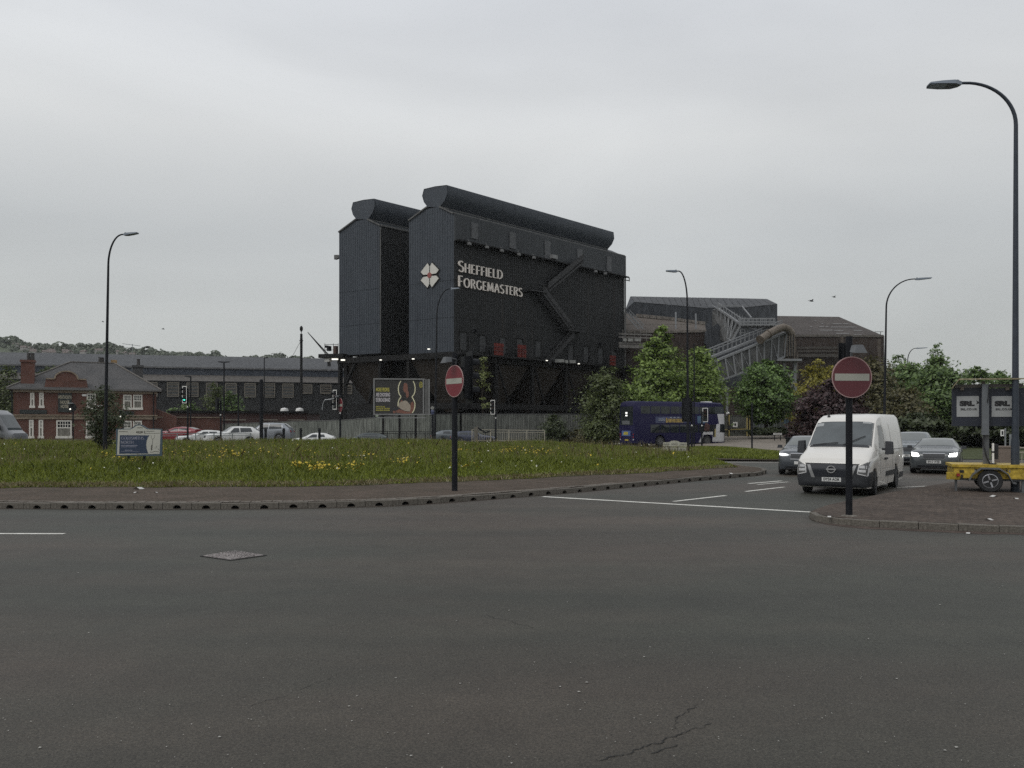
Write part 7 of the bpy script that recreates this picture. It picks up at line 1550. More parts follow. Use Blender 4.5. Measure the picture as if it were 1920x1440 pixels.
# the two nearest posts
q = gr(1592, 968, .0); z0 = .128; Y = 17.5 * .937; Y = (2 - .13) * F / (967.5 - HOR)
t = thing('traffic_signal', 'near right signal post with round no entry sign and the black backing board behind it', 'traffic signal', base(1592, Y, .125), 0, 'traffic signals'); Hs = hz(640, Y, .125)
mb = MB(); mb.tube([(0, 0, -.1), (0, 0, Hs + .1)], .066, 14); mb.build('post', POLE, t, smooth=True); mb = MB(); mb.lathe([(.16, 0), (.16, .012), (.085, .03)], n=16); mb.build('base_collar', KERB, t)
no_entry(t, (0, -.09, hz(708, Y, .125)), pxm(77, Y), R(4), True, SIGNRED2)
signal_head(t, (.02, .24, hz(676, Y, .125)), R(188), pxm(70, Y) / 1.28, border=False)
Y = (2 - KZ) * F / (920 - HOR)
t = thing('traffic_signal', 'front centre signal post with tilted oval looking no entry sign and hooded lamps facing right', 'traffic signal', base(852.5, Y, KZ), 0, 'traffic signals')
mb = MB(); mb.tube([(0, 0, -.1), (0, 0, hz(662, Y, KZ))], .082, 14); mb.build('post', POLE, t, smooth=True)
no_entry(t, (0.03, -.10, hz(715, Y, KZ)), pxm(60, Y), R(-52), True)
signal_head(t, (pxm(28, Y), .05, hz(708, Y, KZ)), R(112), pxm(98, Y) / 1.28, border=False)
mb = MB(); mb.beam((0, .0, hz(690, Y, KZ)), (pxm(24, Y), .05, hz(690, Y, KZ)), .05); mb.beam((0, .0, hz(730, Y, KZ)), (pxm(24, Y), .05, hz(730, Y, KZ)), .05); mb.build('bracket', BLACK, t)
# signals across the grass
def far_signal(label, px, Y, z, head_px, y0, y1, yaw, lit=None, border=True, post_top=None, post_px=None):
    k = pxm(y1 - y0, Y) / 1.28; t = thing('traffic_signal', label, 'traffic signal', base(px, Y, z), 0, 'traffic signals'); mb = MB(); mb.tube([(0, 0, -.2), (0, 0, hz(post_top or (y0 + 6), Y, z))], .07, 10); mb.build('post', POLE, t, smooth=True)
    signal_head(t, (pxm(head_px - px, Y), -.06, hz((y0 + y1) / 2, Y, z)), yaw, k, border, lit)
    mb = MB(); mb.lathe([(.05, 0), (.05, .1)], (0, -.05, hz(y1 + 8, Y, z)), n=8); mb.build('push_button', WHITE, t); return t
far_signal('green lit traffic signal with white bordered board over the red hatchback', 352, 61, .35, 346.5, 724, 756, R(-30), 'green')
far_signal('dark traffic signal seen from behind beside the white SUV', 414, 64, .4, 409, 746, 771, R(140), None, False)
t = far_signal('white bordered traffic signal facing left with small no entry sign on its post', 638, 60, .4, 628, 731, 768, R(-48))
no_entry(t, (pxm(1.5, 60), -.12, hz(760, 60, .4)), pxm(27, 60), R(-60), True)
mb = MB(); mb.tube([Vector((pxm(-10, 60), -.3, hz(748, 60, .4))), Vector((pxm(-27, 60), -.3, hz(750, 60, .4))), Vector((pxm(-31, 60), -.3, hz(758, 60, .4))), Vector((pxm(-32, 60), -.3, hz(769, 60, .4)))], .035, 6); mb.build('hooked_arm', GALV, t, smooth=True)
far_signal('traffic signal with white half border left of the white guard rail', 929.5, 66, .3, 924, 750, 777, R(-40))
far_signal('black backed traffic signal standing before the middle of the bus', 1297, 57, .1, 1287, 746, 791, R(170), None, False)
far_signal('small white bordered traffic signal before the front of the bus', 1316, 66, .1, 1322, 765, 791, R(-25))
t = far_signal('slim dark traffic signal post in front of the round tree', 1410, 66, .1, 1408, 700, 722, R(160), None, False, post_top=765) if False else None
pole_thing('slim_post', 'slim dark post standing at the kerb before the round tree', 1410, 64, .05, hz(757, 64, .05), .07)
pole_thing('slim_post', 'tall square dark post hiding part of the silver SUV', 490, 58, .45, hz(712, 58, .45), .13)
pole_thing('slim_post', 'thin dark pole in the crown of the shorter chestnut', 1301.5, 60, .1, hz(645, 60, .1), .05)
pole_thing('slim_post', 'thin pole with small black and blue fitting right of the billboard', 811, 70, .2, hz(770, 70, .2), .09)
mb = MB(); o = [c for c in COL.objects if c.get('label') == 'thin pole with small black and blue fitting right of the billboard'][0]
mb.lathe([(.12, 0), (.16, .25), (.10, .42)], (0, 0, hz(777, 70, .2)), n=10); mb.build('blue_fitting', mat('fitting_blue', (.05, .06, .12), .5), o); mb = MB(); mb.lathe([(.15, -.03), (.15, .03)], (0, -.1, hz(765, 70, .2)), 'y', 12); mb.build('white_disc', PALE, o)
# slim lamp posts in the yard and the tall flue
def yard_lamp(label, px, Y, top, arms):
    t = thing('yard_lamp', label, 'lamp', base(px, Y, .2), 0, 'yard lamps'); H = hz(top, Y, .2); mb = MB(); mb.tube([(0, 0, 0), (0, 0, H)], .09, 8); mb.build('column', POLE, t)
    for s_ in arms: mb = MB(); mb.hexa([(0, -.12, H - .1), (s_ * .75, -.12, H), (s_ * .75, .12, H), (0, .12, H - .1), (0, -.1, H + .06), (s_ * .7, -.1, H + .1), (s_ * .7, .1, H + .1), (0, .1, H + .06)]); mb.build('luminaire', POLE, t)
yard_lamp('slim post with two short lamp heads before the long shed', 420, 100, 679, (1, -1)); yard_lamp('slim single headed lamp before the louvred windows', 447, 96, 723, (1,)); yard_lamp('thin post with small lamp over the red hatchback', 357.5, 96, 706, (-1,)); yard_lamp('thin white tipped lamp on the shed roof line', 495.5, 140, 671, (1,)); 
fl_ = thing('chimney_flue', 'tall thin dark flue pipe standing against the sky left of the works', 'chimney', base(565, 150, 0)); Hf = hz(626, 150)
mb = MB(); mb.tube([(0, 0, 0), (0, 0, hz(640, 150)), (0, 0, Hf)], [.25, .25, .23], 12); mb.lathe([(.36, hz(639.5, 150)), (.36, hz(638, 150))], n=12); mb.build('flue_pipe', SOOT, fl_); mb = MB(); mb.tube([(0, 0, Hf), (0, 0, hz(615, 150))], .06, 6); mb.lathe([(.1, 0), (.3, .35), (.3, .8), (.1, 1.1)], (0, 0, hz(622, 150)), n=10); mb.build('finial', SOOT, fl_)
mb = MB(); mb.tube([(-.2, 0, hz(641, 150)), (-1.9, 0, hz(672, 150))], .035, 5); mb.build('guy_wire', SOOT, fl_)
cr_ = thing('crane_jib', 'slender lattice crane jib leaning up behind the works platform', 'crane', base(612, 170, 0)); a, b = at(577, 623, 170), at(617, 668, 170); a, b = a - cr_.location, b - cr_.location
mb = MB()
for o in ((0, .25), (.25, -.2), (-.25, -.2)): mb.beam(a, b + Vector((o[0], o[1], 0)), .13)
for k in range(14): p_, q_ = a.lerp(b, k / 14), a.lerp(b, (k + 1) / 14); s_ = .25 * k / 14; mb.beam(p_ + Vector((s_, 0, s_)), q_ - Vector((s_, 0, s_)), .08)
mb.build('jib', SOOT, cr_); mb = MB(); mb.beam(b, Vector((b.x, b.y, 0)), .6); mb.build('mast', SOOT, cr_)
# bollards
bl = None
for px, lb in ((498, 'black bollard before the middle of the silver SUV'), (532, 'black bollard before the rear wheel of the silver SUV'), (564, 'black bollard left of the white hatchback'), (599, 'black bollard before the white hatchback windows')):
    if bl is None:
        bl = thing('bollard', lb, 'bollard', base(px, 63, .5), 0, 'black bollards along the car park edge'); mb = MB(); H = hz(803, 63, .5); mb.lathe([(.10, -.1), (.10, H - .2), (.13, H - .18), (.13, H - .12), (.10, H - .1), (.10, H - .04), (.12, H)], n=12); mb.build('shaft', BLACK, bl)
    else: copy_tree(bl, loc=base(px, 63, .5), label=lb)
# guard rails
def guard_rail(label, p0, p1, m_, H=1.05, bars=True, posts=4, pitch=.16, mid=.82):
    a, b = Vector(p0), Vector(p1); t = thing('guard_rail', label, 'railing', a, 0, 'pedestrian guard rails'); d = b - a
    mb = MB(); mb.beam((0, 0, H), d + Vector((0, 0, H)), .055); mb.beam((0, 0, H * mid), d + Vector((0, 0, H * mid)), .045); mb.beam((0, 0, .12), d + Vector((0, 0, .12)), .045); mb.build('rail', m_, t)
    for k in range(posts): mb = MB(); q = d * (k / (posts - 1)); mb.box(q + Vector((0, 0, H / 2)), (.065, .065, H)); mb.build('post', m_, t)
    if bars:
        n = int(d.length / pitch); bm_ = None
        for k in range(1, n):
            q = d * (k / n) + Vector((0, 0, H * mid / 2 + .06))
            if bm_ is None: mb = MB(); mb.box((0, 0, 0), (.022, .022, H * mid - .12)); o = mb.build('bar', m_, t, loc=q); bm_ = o.data
            else: link('bar', bm_, t, q)
    return t
CREAM = mat('cream_rail_paint', (.36, .33, .26), .6, var=.12); RAILG = mat('grey_rail_paint', (.18, .20, .20), .6, var=.12)
def rp(px, Y, top, H=1.05): q = at(px, top, Y); q.z -= H; return q
guard_rail('cream guard rail with upright bars left of the dark bush', rp(885, 69, 805.5), rp(1021, 71, 807), CREAM, posts=5)
guard_rail('long black railing in front of the billboard fence', rp(690, 74, 808.5), rp(832, 76, 810), BLACK, posts=5, pitch=.3)
guard_rail('grey tubular rail end before the dark green car', rp(678, 66, 816), rp(716, 66, 818), RAILG, bars=False, posts=2)
guard_rail('long grey rail running before the red and white parked cars', rp(298, 66, 813), rp(470, 66, 812), RAILG, bars=False, posts=6)
guard_rail('cream guard rail beside the beige box behind the trailer', rp(1872, 37, 840, 1.15), rp(1960, 37, 839, 1.15), CREAM, H=1.15, posts=4, pitch=.36)
bx_ = thing('utility_cabinet', 'plain beige utility box between yellow trailer and cream rail', 'cabinet', gr(1886, 885, .05)); 
mb = MB(); mb.box((0, 0, .5), (.80, .5, 1.05)); mb.box((0, 0, 1.05), (.86, .56, .06)); mb.build('cabinet', mat('beige_cabinet', (.19, .15, .12), .7), bx_)
cb = thing('timber_post', 'weathered thick timber post leaning on the grass near the blue hatchback', 'post', base(893, 62, .4)); mb = MB(); mb.hexa([(-.14, -.12, -.2), (.14, -.12, -.2), (.14, .12, -.2), (-.14, .12, -.2), (-.16, -.12, hz(802, 62, .4)), (.12, -.12, hz(799, 62, .4)), (.12, .12, hz(799, 62, .4)), (-.16, .12, hz(802, 62, .4))]); mb.build('post', two_tone('weathered_timber', (.11, .10, .085), (.17, .155, .13), 4, 20, .9, .3, 30), cb)
mb = MB(); mb.beam((.1, 0, hz(802, 62, .4)), (.75, 0, hz(812, 62, .4)), .12); mb.beam((.7, 0, hz(812, 62, .4)), (1.1, 0, hz(808, 62, .4)), .10); mb.build('dark_arm', BLACK, cb)
# round signs seen from behind
for px, py, D, lb in ((136, 764, 15, 'round black sign back with pale light before the pub board'), (230, 778, 14, 'round black sign back low before the right windows of the pub')):
    t = thing('round_sign', lb, 'sign', base(px + 1, 58, .5), 0, 'round signs seen from behind'); c = hz(py, 58, .5); mb = MB(); mb.tube([(0, 0, -.2), (0, 0, c)], .05, 8); mb.build('post', POLE, t); mb = MB(); mb.lathe([(pxm(D / 2, 58), -.02), (pxm(D / 2, 58), .02)], (0, -.08, c), 'y', 20); mb.build('disc', BLACK, t)
    mb = MB(); mb.lathe([(.06, 0), (.05, -.03)], (-.14, -.12, c - .12), 'y', 10); mb.build('small_lamp', GLOW, t); mb = MB(); mb.box((-.1, -.1, c + pxm(D / 2, 58) + .02), (.34, .2, .06)); mb.build('hood', GALV, t)
# boundary sign on the mound
Yg = 31.5; gz = mz((260 - 960) / F * Yg, Yg); gp = base(260, Yg, .33); GS = thing('boundary_sign', 'blue bordered boundary sign reading GOLDSMITHS NORTH standing in the long grass', 'sign', gp, R(3)); 
BLUEF = mat('sign_slate_blue', (.055, .085, .11), .5, var=.1); CREAMF = mat('sign_cream', (.46, .45, .40), .5, var=.06); NAVY = mat('sign_navy', (.022, .038, .075), .5, var=.08); LILAC = mat('sign_lilac_letter', (.30, .30, .36), .5)
def gq(px, py, o): return Vector((pxm(px - 260, Yg), o, hz(py, Yg, .33)))
outl = [(218.5, 855), (218.5, 804)] + [(245, 803.5), (249, 801.5), (253, 798), (258, 796), (263, 796), (268, 798), (273, 801.5), (277, 803.5)] + [(303, 804), (302.5, 855)]
mb = MB(); mb.prism([gq(x, y, 0) for x, y in outl], (0, .06, 0)); bd = mb.build('panel', BLUEF, GS)
inn = [(220.5, 853), (222.5, 805.5), (245.5, 805), (250.5, 802.5), (254.5, 799.5), (258.5, 797.8), (262.5, 797.8), (266.5, 799.5), (271, 802.5), (276, 805), (300.5, 805.8), (298.5, 851)]
mb = MB(); mb.prism([gq(x, y, -.006) for x, y in inn], (0, .005, 0)); mb.build('cream_face', CREAMF, bd)
arcp = [(274 + 1.0, 849.5)] + [(273.9 - 0 + (279 - 274) * 0 + 5.2 - 5.2 * math.cos(a) * 1 - 5, 833 - 17 * math.sin(a)) for a in np.linspace(-1.2, 1.2, 9)] + [(280, 816)]
nav = [(224.5, 850.5), (226, 816), (280, 816.2), (277, 820), (275, 826), (274, 833), (274.5, 840), (276, 846), (278, 850.3)]
mb = MB(); mb.prism([gq(x, y, -.011) for x, y in nav], (0, .005, 0)); mb.build('navy_face', NAVY, bd)
def serif(word, x0, y0, x1, h, o, m_, par):
    tot = sum(GLYPH[c][0] + .12 for c in word) - .12; hh = pxm(h, Yg); k = pxm(x1 - x0, Yg) / (tot * hh); p = gq(x0, y0 + h, o)
    for c in word:
        M_ = Matrix(((k, 0, 0, p.x), (0, 0, -1, p.y), (0, 1, 0, p.z), (0, 0, 0, 1))); mb, w = glyph_mb(c, M_, hh, .13, .06, .003); mb.build('letter', m_, par); p.x += (w + .12) * hh * k
serif('GOLDSMITHS', 228.2, 818.6, 269.5, 5.6, -.0115, LILAC, bd); serif('NORTH', 228, 826.5, 250.5, 5.6, -.0115, LILAC, bd)
mb = MB()
for x0, x1, y, h in ((228, 258, 834.8, .9), (228.5, 256, 837.4, .7), (235, 249, 843.7, .9), (228, 262, 846, .4)): mb.hexa([gq(x0, y + h, -.0115), gq(x1, y + h, -.0115), gq(x1, y + h, -.0145), gq(x0, y + h, -.0145), gq(x0, y, -.0115), gq(x1, y, -.0115), gq(x1, y, -.0145), gq(x0, y, -.0145)])
mb.build('small_print', LILAC, bd)
mb = MB()
def ql(pts, wd, o=-.0065):
    for (xa, ya), (xb, yb_) in zip(pts, pts[1:]): mb.beam(gq(xa, ya, o - .002), gq(xb, yb_, o - .002), pxm(wd, Yg), .004, up=(0, 1, 0))
ql([(224, 809), (240, 809.3)], .9); ql([(274, 808.5), (289, 808.5)], .8); ql([(271, 812.5), (299, 812.3)], .5); ql([(257, 802), (268, 802)], .9); ql([(256, 810.5), (262, 812), (268, 810)], 1.8); ql([(256, 809), (268, 809)], 1.0); ql([(271, 808), (271, 813)], 1.4)
ql([(283, 816), (283.5, 821), (285, 823.2), (287, 823.2), (288.5, 821), (289, 816)], .35); ql([(286, 823), (285.5, 834)], .4); ql([(284.5, 834), (283.5, 844)], 2.2); ql([(293, 836), (292, 840), (289, 840)], .4); ql([(281, 847), (285, 848), (290, 846), (297, 847)], .8); ql([(295, 841), (298, 844)], .5)
mb.build('line_drawing', mat('sign_sepia', (.085, .078, .06), .6), bd)
for px in (239.5, 269): mb = MB(); mb.beam(gq(px, 853, .09), gq(px, 853, .09) * Vector((1, 1, 0)) - Vector((0, 0, .1)), .08); mb.build('leg', POLE, GS)
# old broken street nameplate on the grass
Yn = 47.5; NP_ = thing('old_nameplate', 'worn cream arched nameplate with peeling letters in the grass by the slip road', 'sign', base(1265, Yn, .20), R(-6)); 
def nq(px, py, o): return Vector((pxm(px - 1265, Yn), o, hz(py, Yn, .2)))
OLDC = two_tone('peeling_cream', (.34, .33, .27), (.46, .45, .38), 3, 18, .8, .2, 30)
mb = MB(); mb.prism([nq(x, y, 0) for x, y in ((1243.5, 837), (1244, 829.5), (1255, 829), (1259, 826.8), (1265, 826), (1271, 827), (1275, 829.4), (1287.5, 829.8), (1287.5, 837.5))], (0, .05, 0)); up = mb.build('upper_board', OLDC, NP_)
for x0, x1 in ((1243.2, 1255.5), (1257, 1270), (1271.5, 1287)):
    mb = MB(); mb.prism([nq(x, y, 0) for x, y in ((x0, 848.5), (x0, 838.6), (x1, 839), (x1 - .4, 846.5), ((x0 + x1) / 2, 849.2))], (0, .05, 0)); lo_ = mb.build('lower_board', OLDC, NP_)
mb = MB(); rg = random.Random(9)
for y0, y1, x0, x1 in ((831.5, 835, 1246, 1256), (831, 834.5, 1260, 1271), (831.5, 835, 1276, 1286), (840.5, 846, 1245, 1254), (840.5, 846, 1259, 1268.5), (840.5, 846.5, 1273, 1285)):
    x = x0
    while x < x1: mb.beam(nq(x, y1 - rg.uniform(0, .8), -.004), nq(x + rg.uniform(-.4, .5), y0 + rg.uniform(0, .8), -.004), pxm(.5, Yn), .004, up=(0, 1, 0)); x += rg.uniform(1.0, 1.8)
mb.build('worn_letters', mat('worn_letter_grey', (.10, .10, .09), .8), NP_)
for px in (1256.3, 1270.8): mb = MB(); mb.beam(nq(px, 836, .07), nq(px, 836, .07) * Vector((1, 1, 0)) - Vector((0, 0, .2)), .09); mb.build('leg', POLE, NP_)
# street name plate by the hedge, finger sign, black bin
sn_ = thing('street_nameplate', 'small white street nameplate on short legs before the dark hedge', 'sign', base(1458, 80, .35)); mb = MB(); mb.box((0, 0, hz(813.6, 80, .35)), (.82, .04, .2)); b_ = mb.build('plate', WHITE, sn_); mb = MB()
for k in range(9): mb.box((-.30 + k * .075, -.024, hz(813.6, 80, .35)), (.045, .008, .09))
mb.build('worn_letters', MATS['worn_letter_grey'], b_); mb = MB(); mb.box((-.3, .05, .2), (.06, .06, 1.0)); mb.box((.3, .05, .2), (.06, .06, 1.0)); mb.build('leg', POLE, sn_)
fs = thing('finger_sign', 'blue finger signpost beside the copper tree', 'sign', base(1475, 78, .4)); H = hz(787, 78, .4); mb = MB(); mb.tube([(0, 0, -.2), (0, 0, H)], .04, 8); mb.build('post', POLE, fs); mb = MB(); mb.hexa([(-.25, -.03, H - .35), (.2, -.03, H - .35), (.2, .03, H - .35), (-.25, .03, H - .35), (-.25, -.03, H), (.2, -.03, H), (.2, .03, H), (-.25, .03, H)]); mb.box((.35, .06, H - .25), (.5, .04, .14)); mb.build('arm_plate', BLUEF, fs)
bn_ = thing('black_bin', 'black box shaped bin just behind the dark crossover', 'bin', base(1484, 52, .05)); mb = MB(); mb.box((0, 0, .55), (.52, .5, 1.1), taper=1.08); mb.box((0, 0, 1.12), (.62, .6, .08)); mb.build('bin_body', BLACK, bn_)
for px, top, lb in ((1365, 776, 'short pole with white camera head behind the bus front'), (1403.5, 766, 'short pale topped camera pole by the works gates')):
    t = pole_thing('camera_pole', lb, px, 92, .6, hz(top, 92, .6), .07, 'camera pole'); mb = MB(); mb.lathe([(.2, 0), (.2, .12), (.05, .22)], (0, 0, hz(top, 92, .6)), n=10); mb.build('camera_dome', WHITE, t)
# bus stop behind the trailer
bs = thing('bus_stop', 'bus stop pole with small white flag seen behind the trailer sign', 'bus stop', base(1885, 52, .1)); H = hz(803, 52, .1); mb = MB(); mb.tube([(0, 0, 0), (0, 0, H)], .05, 8); mb.tube([(.35, .1, 0), (.35, .1, H - .4)], .04, 8); mb.tube([(.62, .1, 0), (.62, .1, H - .5)], .04, 8); mb.build('post', GALV, bs)
mb = MB(); mb.box((-.2, 0, H - .3), (.22, .04, .42)); f_ = mb.build('flag', WHITE, bs); mb = MB(); mb.box((-.2, -.026, H - .3), (.1, .008, .24)); mb.build('pictogram', INK, f_); mb = MB(); mb.box((.48, .1, .95), (.28, .04, .7)); mb.build('timetable_case', GALV, bs)

# ---- yellow trailer with folded message board
Yt = 22.9; TR = thing('sign_trailer', 'yellow sign trailer with twin black boards and one visible wheel beside the near lamp', 'trailer', base(1857, Yt, .13), R(-22)); TY = two_tone('trailer_yellow', (.36, .25, .035), (.46, .33, .05), 1.5, 10, .5, .1, 20); TG = mat('trailer_grey', (.10, .105, .11), .5, var=.2, scale=4)
def tq(px, py, o=0.0):
    x = (px - 1857) * Yt / F / 1.152 + .156 * o; return Vector((x, o, hz(py, Yt - .375 * x + .927 * o, .13)))
def tslab(x0, x1, y0, y1, o0, o1, mb=None):
    mb = mb or MB(); a, b = tq(x0, y1, o0), tq(x1, y0, o0)
    return mb.hexa([(a.x, o0, a.z), (b.x, o0, a.z), (b.x, o1, a.z), (a.x, o1, a.z), (a.x, o0, b.z), (b.x, o0, b.z), (b.x, o1, b.z), (a.x, o1, b.z)])
tslab(1789, 1948, 875.5, 896, -.62, .8).build('chassis_box', TY, TR); tslab(1786, 1950, 873.2, 875.4, -.66, .84).build('lid_edge', TY, TR)
text('trailer_lettering', 'www.srl.co.uk', .135, INK, TR, face_matrix((tq(1858.5, 880.8, -.62).x, -.625, tq(1858.5, 880.8, -.62).z), (1, 0, 0)), .002, .004, 1.05)
for px, w_ in ((1804, 8), (1829, 2), (1892, 2), (1934, 8)): tslab(px - w_ / 2, px + w_ / 2, 881.5, 886, -.635, -.6).build('side_marker', RUBBER if w_ > 3 else GALV, TR)
mb = tslab(1790, 1950, 896, 900, -.55, .7); mb.build('frame_rail', TG, TR)
mb = MB(); a, b = tq(1776, 889, -.95), tq(1800, 895, -.64); mb.hexa([(a.x, -1.0, a.z - .14), (b.x, -.66, b.z - .06), (b.x, -.60, b.z - .06), (a.x, -.9, a.z - .14), (a.x, -1.0, a.z + .06), (b.x, -.66, b.z + .14), (b.x, -.60, b.z + .14), (a.x, -.9, a.z + .06)]); mb.build('lamp_board', TY, TR)
tslab(1795, 1801, 888, 893, -.78, -.70).build('rear_lamp', MATS['tail_red'], TR); tslab(1803, 1806, 890, 897, -.66, -.62).build('rear_lamp', INK, TR)
for px in (1792.5, 1916): mb = MB(); mb.beam(tq(px, 896, -.5), tq(px, 922, -.5), .06); mb.box(tq(px, 924, -.5), (.16, .16, .03)); mb.build('support_leg', TG, TR)
wt = wheel_tpl(pxm(20.5, Yt), .2, RIM, 4); wt.parent = TR; wt.location = (tq(1857, 0, -.76).x, -.66, pxm(20.5, Yt)); wt.rotation_euler = (0, .3, math.pi)
w2 = copy_tree(wt, TR); w2.location = (tq(1848, 0, .7).x, .72, pxm(20.5, Yt)); w2.rotation_euler = (0, 0, 0)
mb = MB(); cxx, czz, r_ = tq(1857, 0, -.76).x, pxm(20.5, Yt), pxm(26, Yt); P = []; n = 14
pr_ = [(-.62, .02)] + [(-.40, .22), (-.26, .34), (.26, .34), (.42, .20), (.52, -.06), (.60, -.06)]
pr_ = [(-.52, -.02), (-.42, .16), (-.22, .325), (.22, .325), (.42, .18), (.54, -.06), (.62, -.07)]
for (xa, za), (xb, zb_) in zip(pr_, pr_[1:]): mb.hexa([(cxx + xa, -.80, czz + za), (cxx + xb, -.80, czz + zb_), (cxx + xb, -.52, czz + zb_), (cxx + xa, -.52, czz + za), (cxx + xa, -.80, czz + za + .045), (cxx + xb, -.80, czz + zb_ + .045), (cxx + xb, -.52, czz + zb_ + .045), (cxx + xa, -.52, czz + za + .045)])
mb.build('mudguard', TG, TR)
# mast and head
mb = MB(); a, b = tq(1849, 813), tq(1849, 876); mb.box((a.x, .05, (a.z + b.z) / 2), (.14, .16, a.z - b.z)); mb.build('mast', TG, TR)
mb = tslab(1841.5, 1854.5, 720, 814, -.16, .02); tslab(1841, 1855, 812, 815.5, -.18, .03, mb); mb.build('mast_sleeve', mat('mast_grey', (.135, .145, .155), .45, .3, var=.15, scale=3), TR)
mb = MB(); mb.tube([tq(1854.5, 722, -.18), tq(1853, 745, -.2), tq(1851.5, 755, -.19)], .014, 6); mb.build('cable', INK, TR, smooth=True); mb = MB(); mb.tube([tq(1845, 815, -.1), tq(1844, 835, -.14), tq(1850, 858, -.2), tq(1858, 874, -.2)], .022, 6); mb.build('cable', INK, TR, smooth=True)
NAVYB = mat('board_navy', (.014, .018, .030), .5, var=.15)
for x0, x1 in ((1784.5, 1842.5), (1851, 1920)): 
    pn = tslab(x0, x1, 727, 799, .04, .22).build('display_panel', NAVYB, TR)
    lx0 = x0 + 8.3; lx1 = lx0 + 42.5
    st_ = tslab(lx0, lx1, 742.5, 781.5, .025, .04).build('maker_panel', mat('maker_panel_grey', (.33, .34, .34), .5, var=.06), pn)
    e_ = text('maker_letters', 'SRL', .185, INK, st_, face_matrix((tq((lx0 + lx1) / 2 - 1.5, 757, .022).x, .022, tq((lx0 + lx1) / 2, 757, .022).z), (1, 0, 0)), .002, .014, .92, sx=1.32)
    mb = MB(); x_, z_ = tq(lx1 - 5, 755, .022).x, tq(lx1 - 5, 755, .022).z; mb.prism([(x_, .022, z_ + .07), (x_ + .085, .022, z_), (x_, .022, z_ - .05), (x_ + .02, .022, z_)], (0, -.004, 0)); mb.build('maker_arrow', MATS['tail_red'] if x0 > 1800 else INK, st_)
    text('maker_letters', 'SRL.CO.UK', .078, INK, st_, face_matrix((tq((lx0 + lx1) / 2 + 2, 767.5, .022).x, .022, tq((lx0 + lx1) / 2 + 2, 767.5, .022).z), (1, 0, 0)), .002, .003, 1.12)
CAN = two_tone('canopy_cream', (.20, .17, .10), (.27, .235, .15), 2, 10, .6, .1, 20)
mb = MB(); A_ = [tq(x, y, -.30) for x, y in ((1783.5, 730), (1798, 712.5), (1925, 711))]; B_ = [tq(x, y, .75) for x, y in ((1783.5, 728), (1798, 712), (1925, 711))]
for i in range(2): mb.hexa([A_[i], A_[i + 1], B_[i + 1], B_[i]] + [q + Vector((0, 0, .035)) for q in (A_[i], A_[i + 1], B_[i + 1], B_[i])])
mb.build('canopy', CAN, TR); tslab(1789, 1918, 719, 727.5, .02, .20).build('canopy_underside', mat('canopy_grey', (.12, .11, .10), .6, var=.15, scale=3), TR)
for px, y in ((1803.5, 728), (1844, 718), (1889, 728)): tslab(px - 3.5, px + 3.5, y - 3, y + 3.5, -.03, .03).build('clamp', mat('clamp_tan', (.15, .125, .10), .6), TR)
# winch, battery, red and white posts on the deck
mb = MB(); mb.lathe([(.07, -.1), (.07, .1)], tq(1860, 872.5, -.3), 'y', 12); mb.tube([tq(1853, 873, -.3), tq(1868, 869, -.36)], .025, 6); mb.build('winch', INK, TR)
tslab(1861, 1872, 833, 861, -.1, .12).build('battery_case', INK, TR); tslab(1860.5, 1864, 831, 874, -.2, -.12).build('striped_bar', WHITE, TR)
tslab(1860.3, 1864.2, 846, 849, -.205, -.115).build('bar_band', INK, TR)

# ---- manhole cover in the road
mh = [gr(x, y, .007) for x, y in ((378, 1042.5), (441, 1033), (497, 1041.3), (432, 1050.2))]; mc = sum(mh, Vector()) / 4
MH = thing('manhole_cover', 'diamond shaped iron manhole cover with chequer ribs set in the road', 'manhole cover', mc); IRON = two_tone('worn_iron', (.17, .15, .145), (.27, .245, .235), 3, 25, .55, .3, 40)
loc_ = [Vector((q.x - mc.x, q.y - mc.y, 0)) for q in mh]; mb = MB(); mb.prism([q * 1.06 + Vector((0, 0, -.004)) for q in loc_], (0, 0, .006)); mb.build('frame', CRACK, MH)
for tri in ((0, 1, 2), (0, 2, 3)):
    pts = [loc_[k] for k in tri]; cc = sum(pts, Vector()) / 3; pts = [cc + (q - cc) * .95 for q in pts]; mb = MB(); mb.prism([q + Vector((0, 0, .002)) for q in pts], (0, 0, .006)); pl = mb.build('plate', IRON, MH)
    a, b, c = pts; rb = MB()
    ax = (c - a).normalized() if tri == (0, 2, 3) else (c - a).normalized()
    mid_ = b if tri == (0, 1, 2) else b
    for k in range(1, 12):
        for j in range(6):
            u, v = k / 12, (j + .6) / 7.4; q = a * (1 - u) + c * u; q = q.lerp(b, v)
            if u < .06: continue
            rb.box(q + Vector((0, 0, .010)), (.075, .022, .006), .9 if (k + j) % 2 else -.7)
    rb.build('chequer_ribs', IRON, pl)
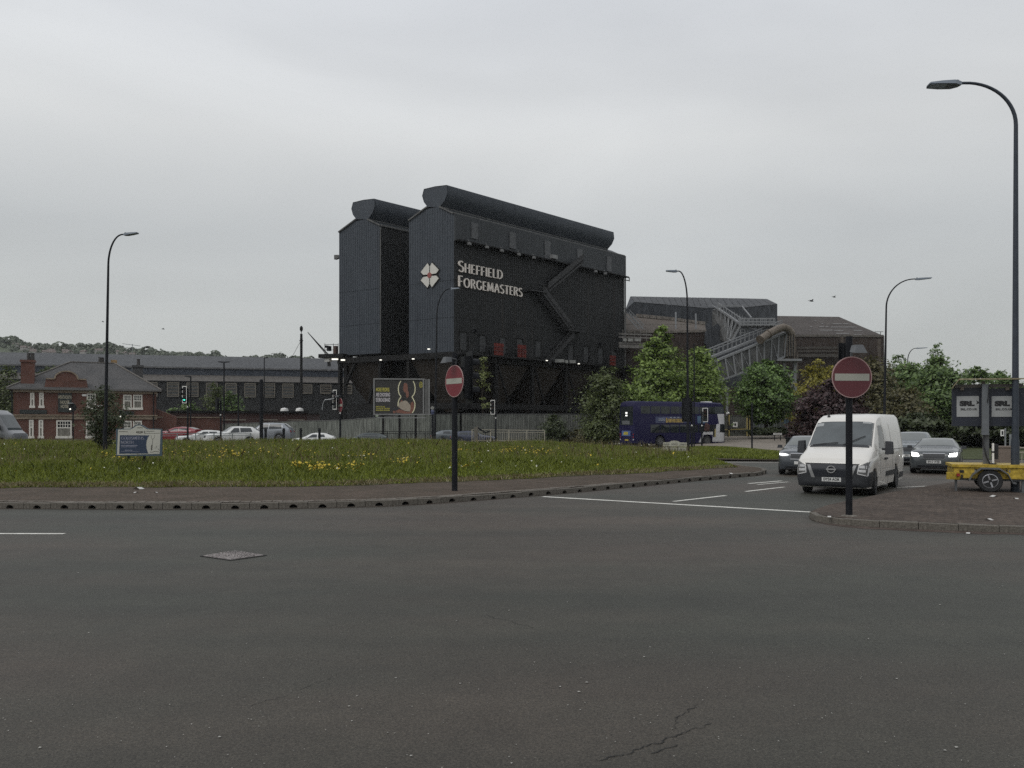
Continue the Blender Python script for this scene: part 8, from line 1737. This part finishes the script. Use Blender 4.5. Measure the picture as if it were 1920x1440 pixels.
# ---- litter
PAP = mat('paper_litter', (.48, .47, .45), .8, var=.1)
for i, (x, y, s_, z, lb) in enumerate(((1858, 991, .13, .012, 'largest folded white paper in the right gutter'), (1792, 992, .11, .012, 'flat white paper left of the folded one in the right gutter'), (1777, 989.5, .06, .012, 'small pale scrap in the gutter left of the flat paper'), (1816, 1000.5, .05, .005, 'tiny pale scrap on the road before the right island'), (1854, 975, .07, .135, 'thin white scrap on the right island paving'), (1864, 931.5, .09, .135, 'white scrap beneath the trailer wheel'), (1905, 935.5, .06, .135, 'white scrap at the foot of the near lamp'), (260, 917, .13, .155, 'long white strip in the dry grass edge on the left'), (255, 924, .06, .155, 'small white scrap on the left paving'), (1374, 860.5, .16, .01, 'white litter on the far slip road kerb'), (1439, 863.5, .16, .01, 'pale litter near the dark crossover on the far kerb'), (1370, 888.5, .08, .155, 'white scrap on the paving near the island nose'), (292, 924, .05, .155, 'tiny white scrap right of the small one on the left paving'), (1555, 969.5, .05, .135, 'pale scrap by the near signal post'))):
    p = gr(x, y, z); a = i * 1.3; mb = MB(); w_, h_ = s_, s_ * .7; t = thing('paper_litter', lb, 'litter', p, a, 'scraps of paper litter')
    mb.add([(-w_, -h_, .004), (0, -h_ * 1.1, .05 * (s_ / .12)), (w_, -h_ * .8, .006), (-w_, h_, .006), (0, h_ * .9, .06 * (s_ / .12)), (w_, h_, .004)], [(0, 1, 4, 3), (1, 2, 5, 4)]); mb.build('paper', PAP, t)
# ---- birds
for px, py, s_, lb in ((1521.5, 564.5, .55, 'dark bird with raised wings in the sky right of the works'), (1564, 557, .42, 'smaller dark bird gliding right of the other bird'), (306, 617, .3, 'tiny bird high over the left shed'), (193, 603.5, .25, 'tiny bird beside the left lamp')):
    p = at(px, py, 85); t = thing('bird', lb, 'bird', p, .3, 'birds in the sky'); mb = MB(); n = 8
    mb.lathe([(.01, -s_ * .55), (.07 * s_, -s_ * .35), (.13 * s_, 0), (.10 * s_, s_ * .3), (.06 * s_, s_ * .42), (.01, s_ * .55)], axis='x', n=8); mb.add([(-s_ * .5, -.05 * s_, 0), (-s_ * .8, -.14 * s_, 0), (-s_ * .8, .14 * s_, 0), (-s_ * .5, .05 * s_, .02)], [(0, 1, 2, 3)]); mb.build('body', INK, t, smooth=True)
    for d in (1, -1): mb = MB(); mb.add([(.15 * s_, d * .08 * s_, .03), (-.2 * s_, d * .08 * s_, .03), (-.15 * s_, d * .5 * s_, .28 * s_), (.18 * s_, d * .45 * s_, .30 * s_), (-.2 * s_, d * .95 * s_, .20 * s_), (.02 * s_, d * .9 * s_, .26 * s_)], [(0, 1, 2, 3), (3, 2, 4, 5)]); mb.build('wing', INK, t)
# ---- thin haze over the whole valley
hb_ = MB(); hb_.box((0, 2600, 28), (7600, 5500, 62)); hz_ = hb_.build('haze', []); 
hm = bpy.data.materials.new('haze'); hm.use_nodes = True; t_ = hm.node_tree; t_.nodes.clear(); o_ = t_.nodes.new('ShaderNodeOutputMaterial'); v_ = t_.nodes.new('ShaderNodeVolumePrincipled')
v_.inputs['Color'].default_value = (.78, .80, .82, 1); v_.inputs['Density'].default_value = .00016; v_.inputs['Anisotropy'].default_value = .2
t_.links.new(v_.outputs[0], o_.inputs['Volume']); hz_.data.materials.append(hm); hz_['kind'] = 'stuff'
